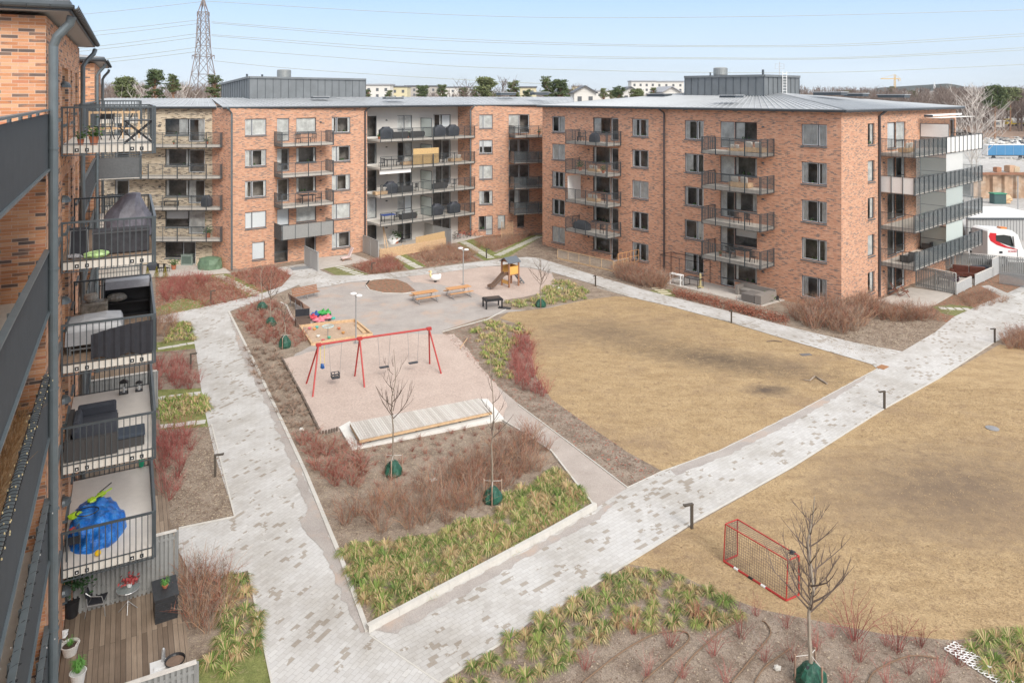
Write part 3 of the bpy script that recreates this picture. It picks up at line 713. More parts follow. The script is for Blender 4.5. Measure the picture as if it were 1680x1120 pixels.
for k, (fl, rz) in enumerate(zip(FL, RL)):
    pts = [LP(30.2,.02), LP(30.2,2.46), LP(35.6,2.46), LP(35.6,.02)]
    balcony(blockL, pts, fl-.22, rz, step=.155, r=.028, toprail=.07, posts=2.2, drop=.06, styles=['bars','bars','bars'] if k != 1 else ['screen','screen','bars'])
# wall lamps, downpipes, gutter and roof
for s in (4.75,):
    for fl in FL+[0]: lamp(blockL, LP(0), uL, nL, s, fl+1.72, 1.7)
gt = BASE[blockL.name]
def lpipe(s, top, r=.1, o=.13, lo=.1, back=.0, mat=None):
    pts = [LP(s+back,.55,top-.12), LP(s+back*.7,.50,top-.30), LP(s+back*.3,.24,top-.62), LP(s,o,top-.85), LP(s,o,lo)]
    mb = MB(); mb.tube(pts, r, 12)
    for z in [lo+.7+2.9*i for i in range(6)]:
        if z < top-1.2: mb.tube([LP(s,o,z), LP(s,o,z+.05)], r+.018, 12); mb.bar(LP(s,o,z+.02), LP(s,-.02,z+.02), .03, .03)
    return mb.build('downpipe', mat or PIPE, blockL, smooth=False)
lpipe(-.10, EL+.02, .105, .16, back=-.1); lpipe(13.65, EL, .09, back=.45); lpipe(29.3, EL, .09); lpipe(40.2, EL, .09)
SOF = M('soffit_boards', (.42,.43,.44), .8, var=.06)
for s0, s1 in ((-.5, 14.35), (28.7, 41.0)):
    mb = MB(); c = [LP(s0,.52), LP(s1,.52), LP(s1,-6.5), LP(s0,-6.5)]; z = lambda p, h: Vector((p.x,p.y,h))
    mb.mat(1).quad(z(c[0],EL), z(c[3],EL), z(c[2],EL), z(c[1],EL))
    mb.mat(0).quad(z(c[0],EL+.22), z(c[1],EL+.22), z(LP(s1-4,-6.5),EL+1.0), z(LP(s0+4,-6.5),EL+1.0))
    mb.quad(z(c[3],EL+.22), z(c[0],EL+.22), z(LP(s0+4,-6.5),EL+1.0), z(c[3],EL+1.0)); mb.quad(z(c[1],EL+.22), z(c[2],EL+.22), z(c[2],EL+1.0), z(LP(s1-4,-6.5),EL+1.0))
    n = int((s1-s0)/.6)
    for k in range(n+1):
        t = k/n; mb.bar(z(c[0],EL+.24).lerp(z(c[1],EL+.24),t), z(LP(s0+4,-6.5),EL+1.02).lerp(z(LP(s1-4,-6.5),EL+1.02),t), .03, .05)
    n = int(7/.6)
    for k in range(n+1):
        t = k/n; mb.bar(z(c[0],EL+.24).lerp(z(c[3],EL+.24),t), z(LP(s0+4,-6.5),EL+1.02), .03, .05)
    for a, b in ((c[0],c[1]),(c[3],c[0]),(c[1],c[2])): mb.mat(2).bar(z(a,EL+.11), z(b,EL+.11), .05, .24)
    rf = mb.build('roof', [ROOFM, SOF, ANTH], blockL)
    g = MB()
    for a, b in ((LP(s0-.08,.62),LP(s1+.08,.62)),(LP(s0-.1,-6.5),LP(s0-.1,.62))):
        # half-round gutter with bracket rings
        d = (b-a).normalized(); sd = Vector((d.y,-d.x,0)); n = 6
        ring = lambda p: [p+sd*(.085*math.cos(math.pi+math.pi*j/n))+Vector((0,0,EL+.12+.085*math.sin(math.pi+math.pi*j/n))) for j in range(n+1)]
        r0, r1 = ring(a), ring(b)
        for j in range(n): g.quad(r0[j], r1[j], r1[j+1], r0[j+1]); g.quad(r0[j]+Vector((0,0,.008)), r0[j+1]+Vector((0,0,.008)), r1[j+1]+Vector((0,0,.008)), r1[j]+Vector((0,0,.008)))
        m = int((b-a).length/.45)
        for k in range(m+1):
            p = a.lerp(b,k/m); rr = [p+sd*(.097*math.cos(math.pi+math.pi*j/n))+Vector((0,0,EL+.125+.097*math.sin(math.pi+math.pi*j/n))) for j in range(n+1)]; g.tube(rr, .012, 4)
    g.build('gutter', ANTHL, blockL)
# grey metal sills that stick out beside the downpipe are part of the windows; lower plinth
# ================================================================ ground floor decks and slatted fences of building L
DECKM = None
def deckmat():
    m, nt, b = newmat('deck_boards'); v = nt.nodes.new('ShaderNodeTexCoord').outputs['UV']
    br = N(nt, 'ShaderNodeTexBrick', Scale=1.0); br.offset = .5
    br.inputs['Color1'].default_value = (.22,.16,.115,1); br.inputs['Color2'].default_value = (.45,.35,.26,1); br.inputs['Mortar'].default_value = (.03,.025,.02,1)
    br.inputs['Mortar Size'].default_value = .005; br.inputs['Brick Width'].default_value = 4.2; br.inputs['Row Height'].default_value = .142
    L(nt, v, br.inputs['Vector']); mp = nt.nodes.new('ShaderNodeMapping'); mp.inputs['Scale'].default_value = (.6,9,1); L(nt, v, mp.inputs['Vector'])
    f = noisef(nt, mp.outputs['Vector'], 3, 6, .7); c = mixc(nt, .75, br.outputs['Color'], ramp(nt, f, [(.25,(.55,.55,.57)),(.75,(1,1,1))]), 'MULTIPLY')
    f2 = noisef(nt, v, 1.1, 4, .6); c = mixc(nt, .8, c, ramp(nt, f2, [(.3,(.72,.70,.68)),(.7,(1,1,1))]), 'MULTIPLY')
    L(nt, c, b.inputs['Base Color']); b.inputs['Roughness'].default_value = .72; bump(nt, b, br.outputs['Fac'], -.01); return m
DECKM = deckmat()
def decking(s0, s1, o0, o1, z=.15, lab=None, alongu=True):
    mb = MB(); a, b, c, d_ = LP(s0,o0,z), LP(s1,o0,z), LP(s1,o1,z), LP(s0,o1,z)
    uv = [(s0,o0),(s1,o0),(s1,o1),(s0,o1)]
    mb.add([a,d_,c,b], [(0,1,2,3)], [[uv[0],uv[3],uv[2],uv[1]]])
    for p, q in ((a,d_),(d_,c),(c,b),(b,a)): mb.add([Vector((p.x,p.y,0)),Vector((q.x,q.y,0)),q,p], [(0,1,2,3)], [[(0,0),(1,0),(1,.13),(0,.13)]])
    o = mb.build('terrace_deck', DECKM, None, loc=(a.x,a.y,0)); return tag(o, lab, 'deck')
decking(-.75, 6.12, .02, 3.35, lab='brown board deck with a round table and chair, at the bottom left')
decking(6.2, 21.7, .02, 3.2, lab='pale board deck beyond the fence, partly under the balconies')
decking(21.9, 29, .02, 3.2, lab='farthest board deck along the left block')
def slatfence(A, B, z0, z1, label, mat=GREYW, cap=True, sw=.08, gap=.05, both=True, post=True, name='slatted_fence', capm=None, group=None):
    A = V2(A); B = V2(B); u = (B-A).normalized(); o = Vector((u.y,-u.x,0)); ln = (B-A).length
    t = thing(name, label, 'fence', (A.x,A.y,z0), group=group); mb = MB(); n = max(1,int(ln/(sw+gap)))
    for k in range(n):
        s = (sw+gap)*k+.01; p = A+u*s+o*.02; mb.par((p.x,p.y,z0+.05), u*sw, o*.02, (0,0,z1-z0-.1))
        if both: p = A+u*(s+.065)-o*.07; mb.par((p.x,p.y,z0+.05), u*sw, o*.02, (0,0,z1-z0-.1))
    mb.build('slats', mat, t)
    fb = MB()
    if cap: fb.bar((A.x,A.y,z1-.02), (B.x,B.y,z1-.02), .13, .035)
    if cap: fb.build('cap_rail', capm or PALEW, t)
    for zz in (z0+.25, z1-.25): MB().bar((A.x,A.y,zz), (B.x,B.y,zz), .035, .09).build('rail', mat, t)
    if post:
        m = max(1, round(ln/1.8))
        for k in range(m+1):
            p = A+u*(ln*k/m); MB().box(p.x-.045,p.x+.045,p.y-.045,p.y+.045,z0,z1-.04).build('post', mat, t)
    return t
slatfence(LP(6.15,.1), LP(6.15,3.2), .0, 2.02, 'tall grey slatted fence behind the round table')
slatfence(LP(-.62,.1), LP(-.62,3.3), .0, 2.2, 'grey slatted fence with pale cap at the bottom edge of the photo')
slatfence(LP(21.8,.1), LP(21.8,3.1), .0, 2.2, 'slatted fence seen through the balcony bars above the sofa')
# ================================================================ ground sheets
def gmat(name, stops, sc=3.0, fine=30.0, fc=(.45,1.0), patch=None, rough=.95, bmp=.01, stretch=None, spots=None, speck=None):
    m, nt, b = newmat(name); v = objvec(nt)
    v2 = v
    if stretch: v2 = objvec(nt, stretch[:3], stretch[3])
    f = noisef(nt, v2, sc, 8, .68); c = ramp(nt, f, stops)
    ff = noisef(nt, v2, fine, 6, .75); c = mixc(nt, 1.0, c, ramp(nt, ff, [(.32,(fc[0],)*3),(.62,(fc[1],)*3)]), 'MULTIPLY')
    if patch:      # (colour, scale, lo, hi)
        for (pc, ps, lo, hi) in patch:
            g = noisef(nt, v, ps, 6, .7); c = mixc(nt, ramp(nt, g, [(lo,(0,0,0)),(hi,(1,1,1))]), c, pc)
    if speck:
        vo = N(nt, 'ShaderNodeTexVoronoi', Scale=speck[1]); L(nt, v, vo.inputs['Vector'])
        g = N(nt, 'ShaderNodeSeparateColor'); L(nt, vo.outputs['Color'], g.inputs[0])
        c = mixc(nt, ramp(nt, g.outputs[0], [(speck[2],(0,0,0)),(speck[2]+.02,(1,1,1))], 'LINEAR'), c, speck[0])
    if spots:      # trampled places: (x, y, rx, ry, rot, colour, strength)
        for (x, y, rx, ry, rz, pc, st) in spots:
            mp = nt.nodes.new('ShaderNodeMapping'); mp.vector_type = 'TEXTURE'
            mp.inputs['Location'].default_value = (x,y,0); mp.inputs['Rotation'].default_value = (0,0,rz); mp.inputs['Scale'].default_value = (rx,ry,1); L(nt, v, mp.inputs['Vector'])
            ln = N(nt, 'ShaderNodeVectorMath', operation='LENGTH'); L(nt, mp.outputs['Vector'], ln.inputs[0])
            ad = N(nt, 'ShaderNodeMath', operation='MULTIPLY_ADD'); L(nt, noisef(nt, v, 1.6, 7, .75), ad.inputs[0]); ad.inputs[1].default_value = 1.6; L(nt, ln.outputs['Value'], ad.inputs[2])
            g = ramp(nt, ad.outputs[0], [(.55,(st,)*3),(1.35 if False else 1.0,(0,0,0))])
            mm = N(nt, 'ShaderNodeMath', operation='MULTIPLY'); L(nt, ad.outputs[0], mm.inputs[0]); mm.inputs[1].default_value = .55
            g = ramp(nt, mm.outputs[0], [(.45,(st,)*3),(1.0,(0,0,0))]); c = mixc(nt, g, c, pc)
    L(nt, c, b.inputs['Base Color']); b.inputs['Roughness'].default_value = rough; b.inputs['Specular IOR Level'].default_value = .25
    if bmp: bump(nt, b, ff, bmp, .8)
    return m
def pavermat(name, rz, bw=.31, bh=.165):
    m, nt, b = newmat(name); v = objvec(nt, (1,1,1), rz)
    br = N(nt, 'ShaderNodeTexBrick', Scale=1.0); br.offset = .5
    br.inputs['Color1'].default_value = (0,0,0,1); br.inputs['Color2'].default_value = (1,1,1,1); br.inputs['Mortar'].default_value = (.5,.5,.5,1)
    br.inputs['Mortar Size'].default_value = .006; br.inputs['Mortar Smooth'].default_value = .4; br.inputs['Brick Width'].default_value = bw; br.inputs['Row Height'].default_value = bh
    L(nt, v, br.inputs['Vector'])
    c = ramp(nt, br.outputs['Color'], [(0,(.53,.515,.50)),(.35,(.60,.59,.575)),(.7,(.57,.56,.55)),(1,(.64,.63,.615))])
    # damp, worn stones gather in loose clusters
    g1 = noisef(nt, v, .42, 4, .6); g2 = noisef(nt, v, 3.3, 3, .6)
    a = N(nt, 'ShaderNodeMath', operation='MULTIPLY_ADD'); L(nt, g1, a.inputs[0]); a.inputs[1].default_value = 1.1; L(nt, br.outputs['Color'], a.inputs[2])
    a2 = N(nt, 'ShaderNodeMath', operation='MULTIPLY_ADD'); L(nt, g2, a2.inputs[0]); a2.inputs[1].default_value = .45; L(nt, a.outputs[0], a2.inputs[2])
    dm = ramp(nt, a2.outputs[0], [(0,(0,0,0)),(1,(0,0,0))]); mm = N(nt, 'ShaderNodeMath', operation='MULTIPLY'); L(nt, a2.outputs[0], mm.inputs[0]); mm.inputs[1].default_value = .5
    dm = ramp(nt, mm.outputs[0], [(.847,(0,0,0)),(.857,(1,1,1))]); c = mixc(nt, dm, c, (.39,.35,.305))
    mo = N(nt, 'ShaderNodeMath', operation='MULTIPLY'); L(nt, br.outputs['Fac'], mo.inputs[0]); mo.inputs[1].default_value = .55
    c = mixc(nt, mo.outputs[0], c, (.30,.275,.25))
    st = noisef(nt, v, .35, 7, .7); c = mixc(nt, .9, c, ramp(nt, st, [(.36,(.74,.71,.67)),(.58,(1,1,1))]), 'MULTIPLY')
    fi = noisef(nt, v, 45, 4, .7); c = mixc(nt, .5, c, ramp(nt, fi, [(.3,(.72,.72,.72)),(.65,(1,1,1))]), 'MULTIPLY')
    L(nt, c, b.inputs['Base Color']); b.inputs['Roughness'].default_value = .85; bump(nt, b, br.outputs['Fac'], -.004, .7)
    return m
PAV1 = pavermat('pale_pavers', R(-62.3)); PAV2 = pavermat('pale_pavers_walk', R(-39)); PAV3 = pavermat('pale_pavers_far', R(50))
SOIL = gmat('planting_soil', [(.25,(.20,.15,.115)),(.45,(.32,.25,.195)),(.6,(.43,.35,.28)),(.78,(.30,.235,.185))], 1.4, 34, (.35,1.05), patch=[((.40,.33,.24),9,.54,.64)], bmp=.03)
SOILG = gmat('grey_mulch', [(.25,(.17,.125,.095)),(.45,(.29,.225,.175)),(.6,(.40,.325,.26)),(.78,(.27,.205,.16))], 1.2, 26, (.4,1.05), patch=[((.34,.28,.24),7,.56,.66)], bmp=.03)
LEAFY = gmat('leaf_litter', [(.25,(.16,.10,.07)),(.5,(.28,.19,.13)),(.75,(.36,.25,.17))], 3, 30, (.4,1.1), patch=[((.40,.15,.09),5,.53,.6)], bmp=.03)
la = G(1262,640); lb_ = G(1180,590); lc_ = G(1560,800); ld_ = G(1000,545)
LAWN = gmat('dormant_lawn', [(.22,(.31,.21,.115)),(.42,(.46,.325,.18)),(.6,(.55,.40,.23)),(.8,(.42,.29,.165))], .55, 11, (.44,1.08),
    patch=[((.17,.115,.075),6.5,.60,.67), ((.25,.17,.105),2.0,.55,.70), ((.27,.19,.125),.16,.50,.72)], stretch=(1.0,2.6,1,R(35)), bmp=.03,
    spots=[(la.x,la.y,1.9,1.1,0,(.12,.09,.07),1.0), (lb_.x,lb_.y,9,3.0,R(-25),(.15,.11,.075),1.0), (ld_.x,ld_.y,7,4,R(-20),(.20,.145,.095),.9), (lc_.x,lc_.y,8,5,R(20),(.20,.145,.10),1.0)])
GREENG = gmat('fresh_grass', [(.3,(.14,.17,.055)),(.55,(.24,.26,.09)),(.75,(.34,.32,.15))], 2.2, 24, (.5,1.1), patch=[((.36,.30,.17),3,.56,.66)], bmp=.02)
GRAVEL = gmat('stone_dust', [(.25,(.35,.315,.295)),(.5,(.44,.40,.375)),(.75,(.50,.46,.43))], .6, 42, (.62,1.08), patch=[((.46,.36,.30),.35,.52,.66)], bmp=.012)
SAND = gmat('play_sand', [(.25,(.47,.375,.325)),(.5,(.54,.435,.38)),(.75,(.59,.485,.425))], .8, 9, (.74,1.06), patch=[((.42,.33,.28),4,.60,.72)], bmp=.03)
SANDO = gmat('ochre_sand', [(.25,(.46,.33,.24)),(.6,(.56,.42,.31))], 1.1, 12, (.7,1.05), patch=[((.46,.22,.12),1.6,.6,.7)], bmp=.02)
EARTH = gmat('far_ground', [(.3,(.20,.165,.14)),(.55,(.27,.23,.20)),(.75,(.33,.29,.25))], .02, 1.2, (.7,1.05), patch=[((.22,.20,.13),.008,.5,.65)], bmp=0)
YARD = gmat('yard_gravel', [(.3,(.40,.385,.37)),(.55,(.50,.485,.47)),(.75,(.58,.56,.54))], .09, 2.2, (.62,1.08), patch=[((.30,.28,.26),.15,.56,.68)], bmp=0)
TURFB = gmat('clover_path', [(.3,(.16,.18,.07)),(.55,(.25,.25,.11)),(.75,(.36,.33,.19))], 2, 22, (.5,1.1), bmp=.02)
from mathutils.geometry import tessellate_polygon
def gpoly(pix): return [G(x,y) for x, y in pix]
def sheet(name, pix, mat, z, kind='structure', gp=None):
    pts = gp or gpoly(pix)
    area = sum(pts[i].x*pts[(i+1)%len(pts)].y-pts[(i+1)%len(pts)].x*pts[i].y for i in range(len(pts)))
    if area < 0: pts = pts[::-1]
    tri = [t if (pts[t[1]]-pts[t[0]]).cross(pts[t[2]]-pts[t[0]]).z > 0 else t[::-1] for t in tessellate_polygon([[(p.x,p.y,0) for p in pts]])]
    me = MB(); me.add([(p.x,p.y,z) for p in pts], tri)
    o = me.build(name, mat); return tag(o, kind=kind)
def rough_edge(pts, amp=.12, step=.35, seed=1):
    out = []; r = random.Random(seed)
    for i in range(len(pts)):
        a, b = pts[i], pts[(i+1)%len(pts)]; n = max(1,int((b-a).length/step))
        for k in range(n):
            p = a.lerp(b,k/n); out.append(p+Vector((r.uniform(-amp,amp), r.uniform(-amp,amp), 0)))
    return out
def inpoly(p, poly):
    c = False; n = len(poly); j = n-1
    for i in range(n):
        a, b = poly[i], poly[j]
        if ((a.y > p.y) != (b.y > p.y)) and (p.x < (b.x-a.x)*(p.y-a.y)/(b.y-a.y)+a.x): c = not c
        j = i
    return c
def scatter(poly, n, mind=0.0, r=rnd):
    xs = [p.x for p in poly]; ys = [p.y for p in poly]; out = []; t = 0
    while len(out) < n and t < n*60:
        t += 1; p = Vector((r.uniform(min(xs),max(xs)), r.uniform(min(ys),max(ys)), 0))
        if inpoly(p, poly) and (mind == 0 or all((p-q).length > mind for q in out)): out.append(p)
    return out
g = MB(); g.box(-3000,3000,-200,6000,-1,-.02); g = g.build('ground', EARTH); tag(g, kind='structure')
sheet('courtyard_ground', [(240,1500),(240,440),(350,440),(378,445),(600,405),(770,385),(893,390),(1383,500),(1600,430),(1680,440),(1900,480),(2400,1500)], SOIL, 0.0)
# lawns
LAWN_A = [(835,512),(870,509),(900,505),(960,492),(1010,486),(1030,487),(1100,503),(1200,530),(1290,557),(1380,583),(1430,598),(1440,606),(1400,628),(1300,682),(1180,742),(1100,772),(1085,772),(1060,758),(1030,742),(960,694),(905,655),(878,618),(872,580),(868,548),(845,530),(820,522)]
LAWN_B = [(1640,565),(1540,622),(1450,672),(1300,768),(1135,862),(1030,925),(1110,940),(1180,975),(1250,1000),(1350,1020),(1450,1040),(1560,1050),(1680,1042),(1750,1040),(2300,900),(2300,560),(1800,545),(1700,575)]
ls = gmat
o = sheet('lawn', LAWN_A, LAWN, .008); o = sheet('lawn', LAWN_B, LAWN, .008)
# gravel and sand
PG = [(480,478),(520,455),(560,455),(620,460),(700,450),(800,437),(860,437),(905,447),(975,468),(960,492),(900,505),(835,512),(790,522),(725,543),(760,580),(800,620),(850,662),(930,722),(1030,800),(975,836),(905,742),(820,690),(800,700),(560,705),(520,700),(470,600),(500,560),(488,530)]
sheet('playground_gravel', PG, GRAVEL, .008)
sheet('gravel_path', [(760,580),(800,620),(850,662),(930,722),(1030,800),(975,836),(905,742),(815,685),(800,640)], gmat('pinkish_gravel', [(.3,(.40,.345,.31)),(.6,(.50,.44,.40))], .5, 40, (.66,1.06), bmp=.01), .012)
sheet('sand_area', None, SAND, .016, gp=rough_edge(gpoly([(462,590),(520,575),(600,553),(680,548),(745,548),(780,590),(820,640),(835,668),(818,690),(800,700),(560,712),(525,712),(495,650)]), .10, .5, 3))
SANDFAR = [(655,445),(700,447),(800,436),(870,440),(905,450),(912,465),(905,476),(870,485),(830,492),(800,488),(760,478),(720,466),(680,463)]
sheet('sand_area', None, SAND, .016, gp=rough_edge(gpoly(SANDFAR), .12, .7, 4))
sheet('sandbox_sand', [(498,534),(585,526),(608,552),(515,567)], SANDO, .020)
ovl = [(600,468),(606,461),(622,457),(650,458),(668,465),(683,478),(660,482),(628,481),(606,476)]
sheet('planting_bed', ovl, LEAFY, .020)
# beds
BED_M = [(725,545),(790,527),(845,530),(868,545),(872,580),(878,615),(905,655),(960,694),(1030,742),(1085,772),(1100,775),(1030,800),(930,722),(850,662),(800,620),(760,580)]
sheet('planting_bed', BED_M, SOILG, .012)
BED_FR = [(905,447),(975,468),(1020,485),(960,492),(905,503),(870,509),(830,508),(822,500),(830,492),(870,485),(905,476),(912,465)]
sheet('planting_bed', BED_FR, SOIL, .012)
PLANTER = [(378,512),(440,488),(470,500),(488,530),(500,545),(512,566),(495,576),(462,590),(525,712),(560,708),(820,690),(905,742),(975,836),(603,1036),(500,770),(420,600)]
sheet('planting_bed', PLANTER, SOIL, .020)
BED_BR = [(720,1125),(860,1030),(1000,945),(1040,930),(1110,940),(1180,975),(1250,1000),(1350,1020),(1450,1040),(1560,1050),(1680,1042),(1750,1040),(2300,950),(2300,1700),(600,1700)]
sheet('planting_bed', BED_BR, SOILG, .012)
BED_FRR = [(1380,583),(1480,577),(1535,545),(1560,500),(1500,480),(1400,500),(1350,540)]
# paths
P_LEFT = [(313,528),(322,580),(333,660),(352,745),(385,848),(293,868),(293,905),(322,960),(408,936),(420,1000),(445,1120),(470,1300),(900,1300),(720,1122),(640,1060),(603,1038),(559,918),(499,773),(419,601),(375,512),(440,488),(490,468),(520,458),(545,452),(520,441),(498,433),(450,440),(478,452),(462,470),(420,485),(330,505),(255,520),(255,530)]
sheet('paved_path', P_LEFT, PAV1, .024)
P_DIAG = [(603,1038),(975,836),(1030,800),(1085,775),(1180,742),(1300,682),(1440,606),(1430,598),(1480,577),(1535,545),(1565,520),(1620,495),(1690,475),(1900,440),(2200,470),(1700,535),(1630,562),(1540,622),(1450,672),(1300,768),(1135,860),(1000,945),(860,1032),(720,1122),(640,1062)]
sheet('paved_path', P_DIAG, PAV2, .028)
P_BACK = [(520,456),(545,452),(600,452),(660,446),(730,437),(800,428),(835,424),(865,422),(885,424),(905,430),(975,452),(1050,474),(1100,487),(1200,512),(1300,538),(1400,562),(1480,577),(1430,598),(1380,583),(1290,557),(1200,530),(1100,503),(1030,487),(975,467),(905,447),(870,439),(835,436),(800,437),(730,447),(660,455),(620,459),(575,463),(540,470),(500,476),(490,468)]
sheet('paved_path', P_BACK, PAV3, .032)
# dirt and gravel drifted onto the paving along the planter kerb
sheet('gravel_drift', None, GRAVEL, .036, gp=rough_edge(gpoly([(377,518),(418,601),(497,773),(557,918),(601,1038),(590,1036),(560,975),(530,905),(492,862),(503,835),(487,785),(462,722),(433,655),(398,585)]), .10, .25, 5))
sheet('gravel_drift', None, GRAVEL, .036, gp=rough_edge(gpoly([(612,1036),(760,958),(870,900),(975,842),(1010,822),(985,852),(905,892),(780,966),(650,1040)]), .07, .25, 6))
sheet('gravel_drift', None, GRAVEL, .036, gp=rough_edge(gpoly([(1100,770),(1200,730),(1330,665),(1425,612),(1420,622),(1330,678),(1200,745),(1110,780)]), .07, .3, 7))
# stepping paths, grass and terraces along the back blocks
def stone_steps(a, b, n, w=.42, l=.42, mat=CONC, z=.03, sk=.0):
    A, B = G(*a), G(*b); d = (B-A); u = d.normalized(); mb = MB()
    for k in range(n):
        p = A.lerp(B,(k+.5)/n)+Vector((rnd.uniform(-.04,.04), rnd.uniform(-.04,.04),0)); mb.cbox(p+Vector((0,0,z)), l, w, .03, rz=math.atan2(u.y,u.x)+rnd.uniform(-.05,.05)+sk)
    o = mb.build('stepping_stones', mat); return tag(o, kind='structure')
BEDT = [(255,455),(345,452),(430,487),(400,492),(330,507),(256,520)]
sheet('planting_bed', BEDT, LEAFY, .012)
sheet('planting_bed', [(378,448),(450,438),(478,452),(462,470),(425,482)], LEAFY, .012)
sheet('grass_strip', [(343,452),(372,449),(440,478),(405,488)], GREENG, .016); stone_steps((358,452), (425,485), 14, .8, .34)
sheet('grass_strip', [(255,505),(300,490),(345,492),(330,507),(256,520)], GREENG, .016)
TERR = M('terrace_concrete', (.50,.46,.42), .9, var=.1, sc=1.5)
def slabsheet(pix, h, mat, name='terrace_slab'):
    pts = gpoly(pix); mb = MB(); mb.prism([(p.x,p.y) for p in pts], 0.0, h); o = mb.build(name, mat); return tag(o, kind='structure')
slabsheet([(235,470),(250,455),(378,448),(350,425),(235,427)], .06, TERR)
slabsheet([(520,443),(607,428),(580,418),(515,424)], .06, TERR)
slabsheet([(640,418),(760,396),(800,385),(780,378),(600,400)], .06, TERR)
sheet('grass_strip', [(530,441),(560,436),(605,450),(560,456)], TURFB, .016); stone_steps((552,436), (592,452), 8, .8, .3)
sheet('planting_bed', [(575,436),(640,420),(668,443),(607,450)], LEAFY, .012)
sheet('grass_strip', [(640,421),(665,416),(700,437),(672,443)], GREENG, .016); stone_steps((650,420), (688,440), 12, .8, .3)
sheet('planting_bed', [(660,416),(730,400),(790,427),(700,438)], LEAFY, .012)
sheet('grass_strip', [(750,398),(775,392),(825,422),(795,428)], GREENG, .016); stone_steps((760,397), (806,424), 16, .8, .3)
sheet('grass_strip', [(800,422),(872,386),(893,386),(830,424)], GREENG, .020); stone_steps((815,420), (885,388), 20, .8, .3)
sheet('planting_bed', [(765,396),(800,386),(870,384),(850,400),(805,414)], LEAFY, .012)
MULCH = [(835,424),(893,392),(915,408),(1005,442),(1070,462),(1088,467),(1095,480),(1050,474),(975,452),(905,430),(865,421)]
sheet('planting_bed', MULCH, SOILG, .012)
slabsheet([(1088,464),(1250,503),(1290,492),(1120,452)], .05, TERR)
slabsheet([(1440,494),(1494,472),(1566,482),(1535,500),(1490,507)], .05, TERR)
sheet('planting_bed', [(1500,520),(1535,500),(1566,483),(1642,448),(1690,463),(1640,487),(1600,503),(1560,530)], LEAFY, .012)
slabsheet([(1500,470),(1566,482),(1642,447),(1580,440)], .055, TERR)
sheet('grass_strip', [(1530,503),(1560,500),(1602,504),(1575,520),(1545,514)], TURFB, .016); stone_steps((1540,506), (1592,508), 4, .6, .45)
sheet('side_path', [(1610,470),(1622,468),(1668,488),(1655,493)], PAV3, .034)
sheet('grass_strip', [(1065,476),(1100,475),(1110,487),(1080,484)], TURFB, .016); stone_steps((1075,471), (1095,484), 4, .9, .35, M('yellow_stone', (.55,.50,.36), .9), .03)
# beds beside the left path
sheet('planting_bed', [(255,530),(315,530),(320,575),(255,580)], SOILG, .012)
sheet('planting_bed', [(250,590),(325,578),(333,645),(255,650)], SOILG, .012)
sheet('planting_bed', [(255,655),(335,645),(345,700),(255,705)], SOILG, .012)
sheet('planting_bed', [(255,700),(347,697),(385,848),(250,872)], SOIL, .012)
sheet('grass_strip', [(255,562),(318,557),(321,572),(255,578)], GREENG, .020); stone_steps((258,573), (318,563), 5, .35, .42)
sheet('grass_strip', [(250,640),(331,637),(333,652),(252,660)], GREENG, .020); stone_steps((258,655), (332,645), 5, .5, .35)
sheet('grass_strip', [(250,683),(342,677),(346,700),(255,706)], GREENG, .020); stone_steps((250,702), (340,692), 5, .42, .42)
sheet('planting_bed', [(300,950),(322,940),(406,935),(445,1120),(300,1130)], SOIL, .012)
sheet('grass_strip', [(318,1085),(430,1060),(446,1125),(310,1140)], GREENG, .020)
# planter kerbs, edgings
def kerb(pix, w=.12, h=.10, mat=CONC, name='kerb', gp=None, z0=0.0, seg=1.0):
    pts = gp or gpoly(pix); mb = MB()
    for a, b in zip(pts, pts[1:]):
        n = max(1, round((b-a).length/seg)); 
        for k in range(n):
            p = a.lerp(b,k/n); q = a.lerp(b,(k+1)/n); d = (q-p).normalized()*.004
            mb.bar(p+d+Vector((0,0,z0+h/2)), q-d+Vector((0,0,z0+h/2)), w, h)
    o = mb.build(name, mat); return tag(o, kind='structure')
kerb([(375,511),(420,601),(500,773),(560,918),(603,1037)], .15, .065)
kerb([(603,1037),(700,985),(800,932),(900,878),(977,834)], .16, .24)
kerb([(977,834),(948,798),(905,742),(860,712),(822,689)], .08, .10)
kerb([(1030,801),(930,724),(850,664)], .05, .05); kerb([(725,545),(760,535),(800,524),(830,508)], .08, .05)
kerb([(606,1042),(720,1120)], .05, .03)
kerb([(1000,943),(1135,858),(1300,766),(1450,671),(1540,621),(1630,562)], .07, .04); kerb([(720,1121),(860,1031),(1000,943)], .07, .04)
kerb([(1030,800),(1085,774),(1180,740),(1300,681),(1440,605)], .05, .038)
kerb([(347,697),(385,848),(293,867)], .06, .05); kerb([(408,936),(420,1000),(446,1122)], .06, .05)
kerb([(980,472),(1030,486)], .08, .06); kerb([(606,461),(600,468),(606,476),(628,481),(660,482),(683,479)], .1, .06)
kerb([(600,468),(606,461),(622,457),(650,458)], .1, .06)
kerb([(460,497),(470,502),(478,520),(492,537),(512,566)], .14, .10)
